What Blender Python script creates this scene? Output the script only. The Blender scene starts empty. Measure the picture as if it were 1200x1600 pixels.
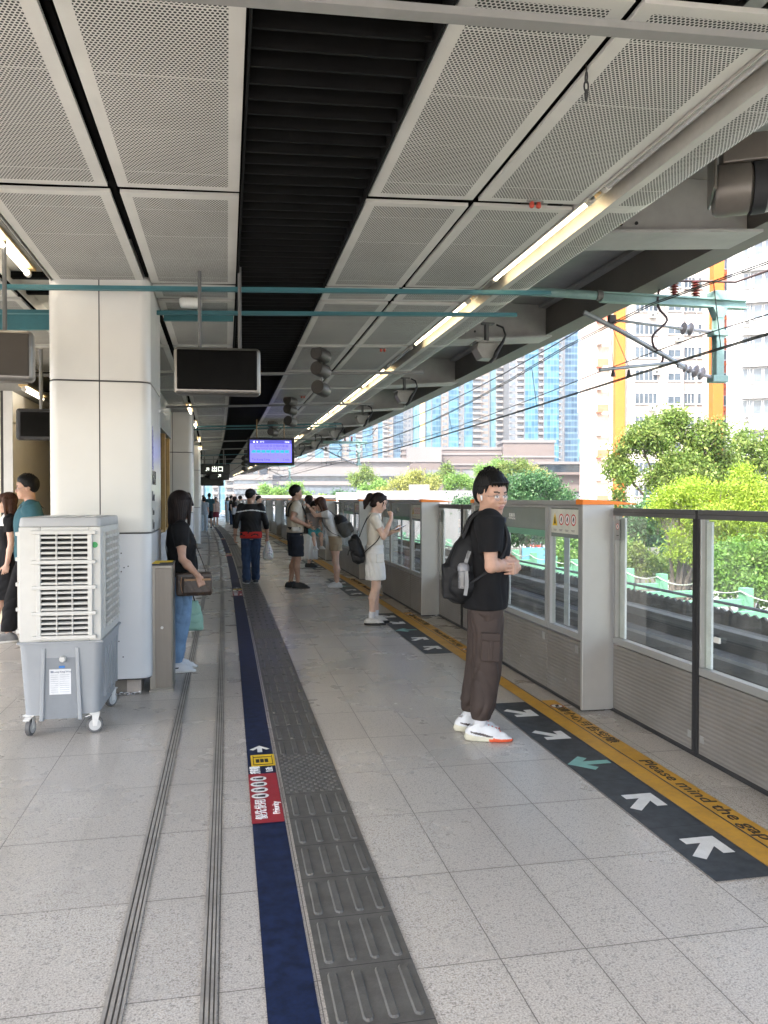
import bpy, bmesh, math, random
import numpy as np
from mathutils import Vector, Matrix
random.seed(7); np.random.seed(7)
SC = bpy.context.scene
COL = SC.collection
R = math.radians
# ---------------------------------------------------------------- camera
cam = bpy.data.cameras.new("camera"); camo = bpy.data.objects.new("camera", cam); COL.objects.link(camo)
camo.location = (0, 0, 1.5)
YAW, PIT = math.atan(245/1225), math.atan(20/1225)
camo.rotation_euler = (math.pi/2 - PIT, 0, -YAW)
cam.sensor_fit = 'VERTICAL'; cam.sensor_height = 36; cam.lens = 1225/1600*36
cam.clip_start = .05; cam.clip_end = 6000
SC.camera = camo
# ---------------------------------------------------------------- sky, sun, exposure
SUN_EL, SUN_AZ = R(52), R(222)          # azimuth clockwise from +Y (away along the platform): behind, to the left
w = bpy.data.worlds.new("World"); SC.world = w; w.use_nodes = True
wn = w.node_tree; wn.nodes.clear()
wo = wn.nodes.new('ShaderNodeOutputWorld'); wb = wn.nodes.new('ShaderNodeBackground'); ws = wn.nodes.new('ShaderNodeTexSky')
ws.sky_type = 'NISHITA'; ws.sun_disc = False; ws.sun_elevation = SUN_EL; ws.sun_rotation = SUN_AZ
ws.air_density = 1.0; ws.dust_density = 4.0; ws.ozone_density = 1.0
wb.inputs[1].default_value = .15
wn.links.new(ws.outputs[0], wb.inputs[0]); wn.links.new(wb.outputs[0], wo.inputs[0])
sun = bpy.data.lights.new("sun", 'SUN'); suno = bpy.data.objects.new("sun", sun); COL.objects.link(suno)
sun.energy = 2.0; sun.angle = R(.55); sun.color = (1, .95, .87)
sd = Vector((math.sin(SUN_AZ)*math.cos(SUN_EL), math.cos(SUN_AZ)*math.cos(SUN_EL), math.sin(SUN_EL)))
suno.rotation_euler = sd.to_track_quat('Z', 'Y').to_euler(); suno.location = sd*60
SC.view_settings.view_transform = 'Standard'; SC.view_settings.look = 'None'
SC.view_settings.gamma = 1; SC.view_settings.use_curve_mapping = False
SC.view_settings.exposure = 2.8
SC.cycles.use_denoising = True
SC.cycles.max_bounces = 10; SC.cycles.diffuse_bounces = 5; SC.cycles.glossy_bounces = 4
SC.cycles.transparent_max_bounces = 24; SC.cycles.transmission_bounces = 4
SC.cycles.sample_clamp_indirect = 6; SC.cycles.caustics_reflective = False; SC.cycles.caustics_refractive = False
# ---------------------------------------------------------------- helpers
CS0, CR = 6.0, 820.0          # the platform runs straight, then bends gently left
def TH(s): return max(0, s-CS0)/CR
def B(s, t, z):
    if s <= CS0: return Vector((t, s, z))
    a = (s-CS0)/CR
    return Vector((-CR+(CR+t)*math.cos(a), CS0+(CR+t)*math.sin(a), z))
def BM(s, t, z=0, rot=0): return Matrix.Translation(B(s, t, z)) @ Matrix.Rotation(TH(s)+rot, 4, 'Z')
def tag(o, label=None, cat=None, group=None, kind=None):
    if label: o['label'] = label
    if cat: o['category'] = cat
    if group: o['group'] = group
    if kind: o['kind'] = kind
    return o
def thing(name, label, cat, M=None, group=None):
    o = bpy.data.objects.new(name, None); COL.objects.link(o); o.empty_display_size = .2
    if M is not None: o.matrix_world = M
    return tag(o, label, cat, group)
def link(name, me, parent=None):
    o = bpy.data.objects.new(name, me); COL.objects.link(o)
    if parent is not None: o.parent = parent
    return o
class MB:
    def __init__(s): s.v = []; s.f = []; s.m = []; s.uv = None
    def add(s, vs, fs, m=0, M=None):
        b = len(s.v)
        for p in vs:
            p = Vector(p)
            s.v.append(tuple(M @ p) if M is not None else tuple(p))
        for f in fs: s.f.append(tuple(i+b for i in f)); s.m.append(m)
        return s
    def box(s, x0, x1, y0, y1, z0, z1, m=0, M=None):
        v = [(x, y, z) for x in (x0, x1) for y in (y0, y1) for z in (z0, z1)]
        return s.add(v, [(0,1,3,2),(4,6,7,5),(0,4,5,1),(2,3,7,6),(0,2,6,4),(1,5,7,3)], m, M)
    def prism(s, prof, a0, a1, axis='y', m=0, M=None):
        """closed profile swept along an axis; profile is (x,z) for y, (y,z) for x, (x,y) for z"""
        n = len(prof)
        def P(p, a): return {'y': (p[0], a, p[1]), 'x': (a, p[0], p[1]), 'z': (p[0], p[1], a)}[axis]
        v = [P(p, a0) for p in prof]+[P(p, a1) for p in prof]
        f = [(i, (i+1) % n, n+(i+1) % n, n+i) for i in range(n)]+[tuple(range(n))[::-1], tuple(range(n, 2*n))]
        return s.add(v, f, m, M)
    def tube(s, pts, r, n=10, m=0, M=None, caps=True):
        pts = [Vector(p) for p in pts]; rs = r if isinstance(r, (list, tuple)) else [r]*len(pts)
        up = Vector((0, 0, 1)); v = []; f = []; pa = None
        for i, p in enumerate(pts):
            d = (pts[min(i+1, len(pts)-1)]-pts[max(i-1, 0)]).normalized()
            if pa is None: a = d.cross(up) if abs(d.z) < .95 else d.cross(Vector((1, 0, 0)))
            else: a = pa-d*pa.dot(d)
            a.normalize(); pa = a; b = d.cross(a)
            for k in range(n):
                q = 2*math.pi*k/n; v.append(p+(a*math.cos(q)+b*math.sin(q))*rs[i])
        for i in range(len(pts)-1):
            for k in range(n): f.append((i*n+k, i*n+(k+1) % n, (i+1)*n+(k+1) % n, (i+1)*n+k))
        if caps: f.append(tuple(range(n))[::-1]); f.append(tuple(range((len(pts)-1)*n, len(pts)*n)))
        return s.add(v, f, m, M)
    def strip(s, s0, s1, prof, m=0, step=2.0, close=True):
        """profile (t,z) swept along the bent platform from s0 to s1"""
        k = max(1, int(math.ceil((s1-s0)/step))); n = len(prof); v = []; f = []
        for i in range(k+1):
            a = s0+(s1-s0)*i/k
            for t, z in prof: v.append(B(a, t, z))
        e = n if close else n-1
        for i in range(k):
            for j in range(e): f.append((i*n+j, i*n+(j+1) % n, (i+1)*n+(j+1) % n, (i+1)*n+j))
        if close and n > 2: f.append(tuple(range(n))); f.append(tuple(range(k*n, k*n+n))[::-1])
        return s.add(v, f, m)
    def sbox(s, s0, s1, t0, t1, z0, z1, m=0, step=2.0): return s.strip(s0, s1, [(t0, z0), (t0, z1), (t1, z1), (t1, z0)], m, step)
    def build(s, name, mats, parent=None, bevel=0, smooth=False, seg=2, M=None):
        me = bpy.data.meshes.new(name)
        me.from_pydata(s.v, [], s.f)
        mats = mats if isinstance(mats, (list, tuple)) else [mats]
        for q in mats: me.materials.append(q)
        if len(mats) > 1: me.polygons.foreach_set('material_index', s.m)
        bm = bmesh.new(); bm.from_mesh(me)
        bmesh.ops.recalc_face_normals(bm, faces=bm.faces)
        if bevel:
            es = [e for e in bm.edges if len(e.link_faces) == 2 and e.calc_face_angle(0) > .6]
            bmesh.ops.bevel(bm, geom=es, offset=bevel, segments=seg, affect='EDGES', profile=.5, clamp_overlap=True)
        if smooth:
            for f in bm.faces: f.smooth = True
            for e in bm.edges:
                if len(e.link_faces) == 2 and e.calc_face_angle(0) > .65: e.smooth = False
        bm.to_mesh(me); bm.free(); me.update()
        if M is not None: me.transform(M)
        return link(name, me, parent)
def dup(root, M=None, label=None, group=None):
    r = root.copy(); COL.objects.link(r)
    if M is not None: r.matrix_world = M
    if label: r['label'] = label
    if group: r['group'] = group
    for c in list(root.children):
        d = c.copy(); COL.objects.link(d); d.parent = r
        for g in list(c.children):
            e = g.copy(); COL.objects.link(e); e.parent = d
    return r
# ---------------------------------------------------------------- materials
class N:
    def __init__(s, name):
        s.mat = bpy.data.materials.new(name); s.mat.use_nodes = True; s.t = s.mat.node_tree
        s.b = s.t.nodes['Principled BSDF']; s.out = s.t.nodes['Material Output']
    def n(s, typ, **k):
        q = s.t.nodes.new(typ)
        for a, b in k.items(): setattr(q, a, b)
        return q
    def put(s, sock, v):
        if isinstance(v, bpy.types.NodeSocket): s.t.links.new(v, sock)
        elif isinstance(v, (tuple, list)) and len(v) == 3 and sock.type == 'RGBA': sock.default_value = (*v, 1)
        else: sock.default_value = v
    def math(s, op, a, b=0., c=None, clamp=False):
        q = s.n('ShaderNodeMath', operation=op, use_clamp=clamp); s.put(q.inputs[0], a); s.put(q.inputs[1], b)
        if c is not None: s.put(q.inputs[2], c)
        return q.outputs[0]
    def mix(s, f, a, b, mode='MIX'):
        q = s.n('ShaderNodeMix', data_type='RGBA', blend_type=mode); s.put(q.inputs[0], f); s.put(q.inputs[6], a); s.put(q.inputs[7], b); return q.outputs[2]
    def ramp(s, v, lo, hi):
        q = s.n('ShaderNodeMapRange', interpolation_type='SMOOTHSTEP'); s.put(q.inputs[0], v); q.inputs[1].default_value = lo; q.inputs[2].default_value = hi; return q.outputs[0]
    def coord(s, k='Object', scale=None):
        o = s.n('ShaderNodeTexCoord').outputs[k]
        if scale is None: return o
        q = s.n('ShaderNodeMapping'); s.t.links.new(o, q.inputs[0]); q.inputs[3].default_value = scale if isinstance(scale, tuple) else (scale,)*3
        return q.outputs[0]
    def noise(s, v, scale, detail=3, rough=.55, col=False):
        q = s.n('ShaderNodeTexNoise'); s.put(q.inputs['Vector'], v); q.inputs['Scale'].default_value = scale; q.inputs['Detail'].default_value = detail; q.inputs['Roughness'].default_value = rough
        return q.outputs[1 if col else 0]
    def sep(s, v):
        q = s.n('ShaderNodeSeparateXYZ'); s.put(q.inputs[0], v); return q.outputs
    def comb(s, x, y, z=0.):
        q = s.n('ShaderNodeCombineXYZ'); s.put(q.inputs[0], x); s.put(q.inputs[1], y); s.put(q.inputs[2], z); return q.outputs[0]
    def bump(s, h, strength=.3, dist=.01):
        q = s.n('ShaderNodeBump'); s.put(q.inputs['Height'], h); q.inputs['Strength'].default_value = strength; q.inputs['Distance'].default_value = dist
        s.t.links.new(q.outputs[0], s.b.inputs['Normal'])
    def base(s, c): s.put(s.b.inputs['Base Color'], c)
    def set(s, rough=None, metal=None, spec=None, coat=None):
        if rough is not None: s.put(s.b.inputs['Roughness'], rough)
        if metal is not None: s.put(s.b.inputs['Metallic'], metal)
        if spec is not None: s.put(s.b.inputs['Specular IOR Level'], spec)
        if coat is not None: s.put(s.b.inputs['Coat Weight'], coat)
_mc = {}
def mat(name, c, rough=.55, metal=0, var=.12, scale=6, bump=0, bscale=60, spec=.5, coat=0, rvar=.12, stretch=None):
    """a plain surface with dirt and tone variation of its own"""
    if name in _mc: return _mc[name]
    m = N(name); v = m.coord('Object', stretch)
    a = m.noise(v, scale, 4); a2 = m.noise(v, scale*7.3, 3)
    k = m.math('ADD', m.math('MULTIPLY', a, .65), m.math('MULTIPLY', a2, .35))
    m.base(m.mix(m.ramp(k, .3, .7), tuple(x*(1-var) for x in c), tuple(min(1, x*(1+var)) for x in c)))
    m.set(rough=m.math('MULTIPLY_ADD', a2, rvar*2, rough-rvar), metal=metal, spec=spec, coat=coat)
    if bump: m.bump(m.noise(v, bscale, 3), bump, .004)
    _mc[name] = m.mat; return m.mat
def emit(name, c, e):
    if name in _mc: return _mc[name]
    m = N(name); m.base(tuple(min(x, .8) for x in c)); m.put(m.b.inputs['Emission Color'], c); m.b.inputs['Emission Strength'].default_value = e
    _mc[name] = m.mat; return m.mat
def glass(name, tint=(.9, .95, .93), rough=.0, dirt=.04, ior=1.5):
    if name in _mc: return _mc[name]
    m = N(name); t = m.n('ShaderNodeBsdfTransparent'); g = m.n('ShaderNodeBsdfGlossy'); g.inputs['Roughness'].default_value = rough
    m.put(t.inputs[0], tint); lw = m.n('ShaderNodeLayerWeight'); lw.inputs[0].default_value = .5
    fr = m.math('MULTIPLY_ADD', m.math('POWER', lw.outputs['Facing'], 3.5), .85, .1, clamp=True)
    d = m.n('ShaderNodeBsdfDiffuse'); m.put(d.inputs[0], (.55, .56, .55))
    x1 = m.n('ShaderNodeMixShader'); m.put(x1.inputs[0], m.ramp(m.noise(m.coord(), 3.5, 5), .35, .8))
    q = m.math('MULTIPLY', m.ramp(m.noise(m.coord(), 3.5, 5), .3, .8), dirt*2)
    m.put(x1.inputs[0], q); m.t.links.new(t.outputs[0], x1.inputs[1]); m.t.links.new(d.outputs[0], x1.inputs[2])
    x2 = m.n('ShaderNodeMixShader'); m.t.links.new(fr, x2.inputs[0]); m.t.links.new(x1.outputs[0], x2.inputs[1]); m.t.links.new(g.outputs[0], x2.inputs[2])
    m.t.links.new(x2.outputs[0], m.out.inputs[0]); _mc[name] = m.mat; return m.mat
STEEL = mat('stainless steel', (.2, .188, .168), .36, .8, .06, 3, stretch=(12, 12, .6))
ALU = mat('grey aluminium', (.52, .52, .51), .42, .35, .06, 4)
ALUD = mat('dark aluminium', (.17, .17, .17), .45, .3, .08, 4)
RUBBER = mat('black rubber', (.018, .018, .019), .7, 0, .1)
BLACKM = mat('black powder coat', (.02, .02, .021), .55, 0, .15)
WHITEP = mat('white enamel', (.74, .74, .7), .3, 0, .04, 2.5, rvar=.02)
OFFW = mat('off white paint', (.62, .61, .56), .5, 0, .06, 2.5)
TEAL = mat('teal paint', (.035, .145, .165), .5, 0, .12, 3)
GREYP = mat('grey paint', (.2, .2, .19), .6, 0, .1, 3)
def text(s, size, m, M, parent, name='lettering', align='CENTER', depth=.0012, shear=0, sx=1):
    cu = bpy.data.curves.new('t', 'FONT'); cu.body = s; cu.size = size; cu.align_x = align; cu.align_y = 'CENTER'; cu.extrude = depth; cu.shear = shear; cu.resolution_u = 3
    o = bpy.data.objects.new('t', cu); COL.objects.link(o)
    dg = bpy.context.evaluated_depsgraph_get(); dg.update()
    me = bpy.data.meshes.new_from_object(o.evaluated_get(dg)); bpy.data.objects.remove(o); bpy.data.curves.remove(cu)
    me.materials.clear(); me.materials.append(m); me.transform(M @ Matrix.Scale(sx, 4, (1, 0, 0)))
    return link(name, me, parent)
def disc(mb, c, rad, ax, n=24, m=0, inner=0, M=None):
    """flat disc or ring, in the plane given by two axis vectors"""
    a, b = Vector(ax[0]), Vector(ax[1]); c = Vector(c); v = []
    for k in range(n):
        q = 2*math.pi*k/n; d = a*math.cos(q)+b*math.sin(q); v.append(c+d*rad)
        if inner: v.append(c+d*inner)
    f = [(2*k, 2*((k+1) % n), 2*((k+1) % n)+1, 2*k+1) for k in range(n)] if inner else [tuple(range(n))]
    mb.add(v, f, m, M)
# ================================================================ PLATFORM FLOOR
def floor_mat():
    m = N('granite tiles'); uv = m.n('ShaderNodeUVMap').outputs[0]; X = m.sep(uv)   # uv = metres across, metres along
    t, s = X[0], X[1]
    def lines(x, off, pitch, wdt):
        f = m.math('FRACT', m.math('DIVIDE', m.math('SUBTRACT', x, off), pitch)); d = m.math('MULTIPLY', m.math('MINIMUM', f, m.math('SUBTRACT', 1., f)), pitch)
        return m.math('SUBTRACT', 1., m.ramp(d, wdt*.4, wdt))
    zone = m.math('GREATER_THAN', t, 1.62); zl = m.math('LESS_THAN', t, -.36)
    lt = m.math('MAXIMUM', m.math('MULTIPLY', lines(t, .57, .3, .0026), m.math('MULTIPLY', m.math('SUBTRACT', 1., zone), m.math('SUBTRACT', 1., zl))), m.math('MULTIPLY', lines(t, 1.868, .29, .0026), zone))
    lt = m.math('MAXIMUM', lt, m.math('MULTIPLY', lines(t, -.96, .6, .0026), zl))
    ls = lines(s, 2.411, .605, .0028)
    joint = m.math('MAXIMUM', lt, ls)
    tid = m.comb(m.math('FLOOR', m.math('DIVIDE', m.math('SUBTRACT', t, .57), .3)), m.math('FLOOR', m.math('DIVIDE', m.math('SUBTRACT', s, 2.411), .605)))
    wn_ = m.n('ShaderNodeTexWhiteNoise', noise_dimensions='3D'); m.put(wn_.inputs['Vector'], tid)
    n1 = m.noise(uv, 170, 3, .65); n2 = m.noise(uv, 95, 2, .6); n3 = m.noise(uv, 1.1, 5, .6)
    vo = m.n('ShaderNodeTexVoronoi'); m.put(vo.inputs['Vector'], uv); vo.inputs['Scale'].default_value = 150
    vs = m.sep(vo.outputs['Color'])[0]
    c = m.mix(m.ramp(n1, .3, .7), (.3, .27, .235), (.66, .62, .56))
    c = m.mix(m.math('MULTIPLY', m.ramp(n2, .5, .68), .45), c, (.62, .6, .57))
    c = m.mix(m.math('MULTIPLY', m.math('LESS_THAN', vs, .11), .55), c, (.17, .16, .15))
    c = m.mix(m.math('MULTIPLY_ADD', wn_.outputs[0], .34, .0), c, (.33, .305, .28))
    c = m.mix(m.math('MULTIPLY', m.ramp(n3, .3, .9), .22), c, (.3, .275, .245))
    c = m.mix(m.math('MULTIPLY', joint, .85), c, (.09, .08, .07))
    gum = m.n('ShaderNodeTexVoronoi'); m.put(gum.inputs['Vector'], uv); gum.inputs['Scale'].default_value = 1.7
    c = m.mix(m.math('MULTIPLY', m.math('SUBTRACT', 1., m.ramp(gum.outputs['Distance'], .012, .022)), .45), c, (.13, .12, .11))
    sc = m.noise(m.comb(m.math('MULTIPLY', t, 9.), m.math('MULTIPLY', s, 1.6)), 2.2, 5, .7); c = m.mix(m.math('MULTIPLY', m.ramp(sc, .6, .78), .22), c, (.2, .18, .16))
    halo = m.math('MAXIMUM', m.math('MAXIMUM', lines(s, 2.411, .605, .02), m.math('MULTIPLY', lines(t, .57, .3, .02), m.math('SUBTRACT', 1., zone))), 0.)
    c = m.mix(m.math('MULTIPLY', m.math('MULTIPLY', halo, m.ramp(n3, .35, .65)), .15), c, (.2, .18, .155))
    m.base(c)
    m.set(rough=m.math('ADD', m.math('MULTIPLY_ADD', n3, .16, .2), m.math('MULTIPLY', joint, .4)), spec=.42)
    h = m.math('SUBTRACT', m.math('MULTIPLY', n1, .05), joint); m.bump(h, .25, .002)
    return m.mat
def uvsheet(name, s0, s1, ts, z, mats, step=1.5, parent=None):
    k = int(math.ceil((s1-s0)/step)); n = len(ts); me = bpy.data.meshes.new(name); v = []; q = []
    for i in range(k+1):
        s = s0+(s1-s0)*i/k
        for t in ts: v.append(tuple(B(s, t, z))); q.append((t, s))
    f = [(i*n+j, i*n+j+1, (i+1)*n+j+1, (i+1)*n+j) for i in range(k) for j in range(n-1)]
    me.from_pydata(v, [], f); me.materials.append(mats); ul = me.uv_layers.new(name='UVMap')
    for l in me.loops: ul.data[l.index].uv = q[l.vertex_index]
    return link(name, me, parent)
FS0, FS1 = -30., 95.
m = MB(); m.strip(-30, 95, [(-5.75, -1.3), (-11, -1.3)], 0, close=False); tag(m.build('added_bounce_ground', mat('pale bounce concrete', (.34, .33, .31), .9)), kind='structure')  # unseen ground left of the platform, added to bounce sunlight up under the canopy
flo = tag(uvsheet('platform_floor', FS0, FS1, [-5.6, -2, 0, 1.62, 2.7], 0, floor_mat()), kind='structure')
CONC = mat('weathered concrete', (.3, .285, .26), .85, 0, .25, 1.3, .4, 30)
CONCD = mat('dark concrete', (.13, .125, .115), .9, 0, .3, 1.6, .5, 25)
m = MB(); m.strip(FS0, FS1, [(2.7, -.006), (2.7, -1.3), (-5.6, -1.3), (-5.6, -.006)], 0); m.build('platform_slab', CONC, flo)['kind'] = 'structure'
NAVY = mat('navy floor vinyl', (.009, .017, .05), .55, 0, .5, 17, spec=.22)
DARKV = mat('charcoal floor vinyl', (.045, .05, .056), .5, 0, .4, 16, spec=.3)
YEL = mat('yellow floor paint', (.55, .3, .035), .45, 0, .18, 5)
YELB = mat('bright yellow', (.75, .5, .02), .5, 0, .05)
SIGNW = mat('white marking', (.72, .72, .7), .5, 0, .08, 20)
REDV = mat('dark red vinyl', (.3, .02, .03), .45, 0, .1, 9)
TACT = mat('grey rubber tactile', (.095, .092, .084), .42, 0, .25, 14, .2, 200, spec=.4)
BLKV = mat('black lettering', (.02, .018, .016), .5, 0, .05)
MINTV = mat('mint marking', (.2, .42, .38), .5, 0, .1, 15)
def marking(name, mb, mats, **k): return tag(mb.build(name, mats, **k), kind='structure')
m = MB(); m.strip(-6, 60, [(.109, .004), (.259, .004)], close=False); marking('floor_marking_navy', m, NAVY)
# drain channels
for i, (a, b) in enumerate(((-.362, -.302), (-.084, -.034))):
    m = MB(); m.strip(-6, 60, [(a, .003), (b, .003)], 1, close=False); wd = b-a
    wd = (b-a)
    for q, r_ in ((.0, .2), (.3, .2), (.6, .17), (.86, .14)): m.strip(-6, 60, [(a+wd*q, .0035), (a+wd*q, .006), (a+wd*(q+r_), .006), (a+wd*(q+r_), .0035)], 0)
    marking('floor_drain_line', m, [mat('worn channel metal', (.36, .34, .31), .5, .3, .2, 8), mat('channel gap', (.1, .094, .085), .8)])
# tactile paving
m = MB(); m.strip(-6, 60, [(.281, .001), (.281, .006), (.584, .006), (.584, .001)], 0)
TJ = 3.96
for i in range(-24, 120):
    s0 = TJ+.3*i
    if s0 > 34: break
    dome = i in (0, 1, 15, 16, 44, 45, 73, 74)
    if dome:
        for a in range(7):
            for b in range(5):
                for (da, db) in ((0, 0), (.0215, .03)):
                    t0 = .302+a*.043+da; q = s0+.03+b*.06+db
                    if t0 > .575: continue
                    M = BM(q, t0, .006); r1, r2 = .0125, .007
                    v = [(r1*math.cos(k*math.pi/4), r1*math.sin(k*math.pi/4), 0) for k in range(8)]+[(r2*math.cos(k*math.pi/4), r2*math.sin(k*math.pi/4), .005) for k in range(8)]
                    m.add(v, [(k, (k+1) % 8, 8+(k+1) % 8, 8+k) for k in range(8)]+[tuple(range(8, 16))], 0, M)
    else:
        for a in range(4):
            M = BM(s0+.15, .281+.0379+a*.0757, .006); w1, w2, l1, l2 = .0165, .0115, .128, .122
            def cap(w_, l_, z): return [(w_*math.cos(q)*1, (l_-w_)*(1 if 0 <= q <= math.pi else -1)+w_*math.sin(q), z) for q in [R(x) for x in (0, 45, 90, 135, 180)]]+[(w_*math.cos(q), -(l_-w_)+w_*math.sin(q), z) for q in [R(x) for x in (180, 225, 270, 315, 360)]]
            v = cap(w1, l1, 0)+cap(w2, l2, .0055)
            m.add(v, [(k, (k+1) % 10, 10+(k+1) % 10, 10+k) for k in range(10)]+[tuple(range(10, 20))], 0, M)
    m.strip(s0-.0015, s0+.0015, [(.281, .0063), (.584, .0063)], 1, close=False)
marking('tactile_pavement', m, [TACT, RUBBER])
# priority queue signs on the navy strip: text runs away from the viewer, its top towards the left
TXM = lambda s, t, z: BM(s, t, z) @ Matrix.Rotation(R(90), 4, 'Z')
def ellipse(mb, s, t, rs, rt, z, m_=0):
    M = BM(s, t, z); v = [(rt*math.cos(k*math.pi/12), rs*math.sin(k*math.pi/12), 0) for k in range(24)]; mb.add(v, [tuple(range(24))], m_, M)
for k, s in enumerate((3.63, 12.3, 21.0, 29.7)):
    m = MB(); m.strip(s, s+.66, [(.107, .0075), (.257, .0075)], 0, close=False)
    m.strip(s+.78, s+.98, [(.128, .0075), (.262, .0075)], 1, close=False)
    for j in range(4): ellipse(m, s+.335+.083*j, .158, .035, .043, .0082, 2)
    for j in range(4):     # the four little seated and standing figures
        ellipse(m, s+.335+.083*j, .137, .009, .008, .0088, 3)
        m.add([(-.012, -.012, 0), (.024, -.016, 0), (.028, .014, 0), (.012, .012, 0), (-.012, .006, 0)], [(0, 1, 2, 3, 4)], 3, BM(s+.335+.083*j, .158, .0088))
    m.strip(s+.80, s+.96, [(.14, .0083), (.144, .0083)], 3, close=False); m.strip(s+.80, s+.96, [(.246, .0083), (.25, .0083)], 3, close=False)
    m.strip(s+.80, s+.812, [(.14, .0083), (.25, .0083)], 3, close=False); m.strip(s+.93, s+.942, [(.14, .0083), (.25, .0083)], 3, close=False)
    for q in (.165, .19, .215): m.add([(-.01, -.03, 0), (.01, -.03, 0), (.01, .03, 0), (-.01, .03, 0)], [(0, 1, 2, 3)], 3, BM(s+.87, q, .0084))
    # white arrow pointing on along the strip
    m.add([(-.06, .0, 0), (0, .07, 0), (.06, 0, 0), (.038, -.014, 0), (.014, .018, 0), (.014, -.055, 0), (-.014, -.055, 0), (-.014, .018, 0), (-.038, -.014, 0)], [(0, 1, 4, 7, 8), (1, 2, 3, 4), (4, 5, 6, 7)], 2, BM(s+1.08, .185, .0078))
    o = marking('floor_marking_priority', m, [REDV, YELB, SIGNW, BLKV])
    if k < 2:
        text('優先使用', .062, SIGNW, TXM(s+.165, .158, .0085), o); text('Priority', .05, SIGNW, TXM(s+.17, .228, .0085), o)
        text('升降機', .062, SIGNW, TXM(s+.72-.0, .15, .0085), o, sx=.62); text('Lift', .055, SIGNW, TXM(s+.72, .225, .0085), o)
# boarding patches, yellow line and its printed warning, one set per door
ARW = [(-.115, .02), (0, .135), (.115, .02), (.075, -.018), (.028, .03), (.028, -.12), (-.028, -.12), (-.028, .03), (-.075, -.018)]
ARF = [(0, 1, 4, 7, 8), (1, 2, 3, 4), (4, 5, 6, 7)]
P0, PP = 4.09, 4.6
NB = 15
m = MB(); m.strip(-6, 80, [(2.156, .004), (2.268, .004)], 0, close=False); m.strip(-6, 80, [(2.270, .0045), (2.277, .0045)], 1, close=False)
marking('floor_marking_yellow', m, [YEL, DARKV])
for k in range(-1, NB):
    c = P0+PP*k
    m = MB(); m.strip(c-1.36, c+1.36, [(1.872, .004), (2.15, .004)], 0, close=False)
    for j, q in enumerate((-.86, -.26, .0+.36, .86)): m.strip(c+q-.0012, c+q+.0012, [(1.872, .0046), (2.15, .0046)], 3, close=False)
    for ds, ang, mi in ((-1.08, -45, 1), (-.56, -45, 1), (.02, 90, 2), (.56, -135, 1), (1.08, -135, 1)):
        m.add([(x, y, 0) for x, y in ARW], ARF, mi, BM(c+ds, 2.012, .0052) @ Matrix.Rotation(R(ang), 4, 'Z'))
    marking('floor_marking_boarding', m, [DARKV, SIGNW, MINTV, RUBBER])
    m = MB(); m.strip(c-1.4, c+1.37, [(2.279, .0042), (2.387, .0042)], 0, close=False)
    for q in (-1.22, 1.2):
        ellipse(m, c+q, 2.333, .048, .048, .0052, 1); ellipse(m, c+q, 2.333, .038, .038, .0058, 2)
        m.add([(-.02, -.03, 0), (.012, -.02, 0), (.02, .03, 0), (-.006, .02, 0)], [(0, 1, 2, 3)], 3, BM(c+q, 2.333, .0064))
    o = marking('floor_marking_warning', m, [YEL, REDV, SIGNW, BLKV])
    if k in (0, 1, 2):
        M = BM(c+.75, 2.333, .0052) @ Matrix.Rotation(R(-90), 4, 'Z'); text('請小心月台空隙', .083, BLKV, M, o, sx=1.45)
        M = BM(c-.53, 2.333, .0052) @ Matrix.Rotation(R(-90), 4, 'Z'); text('Please mind the gap', .098, BLKV, M, o, sx=1.38, shear=.1)
# ================================================================ CANOPY
def perf_mat(name, curved=False):
    m = N(name); X = m.sep(m.n('ShaderNodeUVMap').outputs[0]); u, v = X[0], X[1]     # uv in metres on the panel, v along
    p = .0172
    b = m.math('DIVIDE', v, p*.866); row = m.math('FLOOR', b)
    a = m.math('ADD', m.math('DIVIDE', u, p), m.math('MULTIPLY', m.math('MODULO', row, 2.), .5))
    fx = m.math('SUBTRACT', m.math('FRACT', a), .5); fy = m.math('MULTIPLY', m.math('SUBTRACT', m.math('FRACT', b), .5), .866)
    d = m.math('SQRT', m.math('ADD', m.math('MULTIPLY', fx, fx), m.math('MULTIPLY', fy, fy)))
    hole = m.math('LESS_THAN', d, .35)
    at = m.n('ShaderNodeAttribute', attribute_name='edge'); X2 = m.sep(at.outputs['Vector'])
    inside = m.math('MULTIPLY', m.math('LESS_THAN', X2[0], m.math('SUBTRACT', X2[1], .5)), 1.)
    # margins: uv are measured from the panel corner, 'edge' holds its width and length
    W, L = X2[0], X2[1]
    def within(x, w_, mg): return m.math('MULTIPLY', m.math('GREATER_THAN', x, mg), m.math('LESS_THAN', x, m.math('SUBTRACT', w_, mg)))
    ok = within(v, L, .055) if curved else m.math('MULTIPLY', within(u, W, .06), within(v, L, .055))
    if curved: ok = m.math('MULTIPLY', ok, m.math('GREATER_THAN', u, .05))
    seam = m.math('GREATER_THAN', m.math('ABSOLUTE', m.math('SUBTRACT', m.math('FRACT', m.math('DIVIDE', v, .47)), .5)), .0045)
    h = m.math('MULTIPLY', hole, m.math('MULTIPLY', ok, seam))
    n = m.noise(m.coord(), 1.7, 5)
    c = m.mix(m.ramp(n, .3, .75), (.47, .465, .43), (.56, .555, .515))
    n2 = m.noise(m.coord('Object', (1, .25, 1)), 9, 4)
    c = m.mix(m.math('MULTIPLY', m.ramp(n2, .52, .8), .28), c, (.36, .35, .31))
    m.base(m.mix(h, c, (.028, .028, .027))); m.set(rough=m.math('MULTIPLY_ADD', h, .3, .5), spec=.35)
    return m.mat
PERF = perf_mat('perforated panel'); PERFC = perf_mat('perforated curved panel', True)
can = thing('station_canopy', 'grey canopy of perforated panels and black louvres over the platform', 'canopy')
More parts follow.
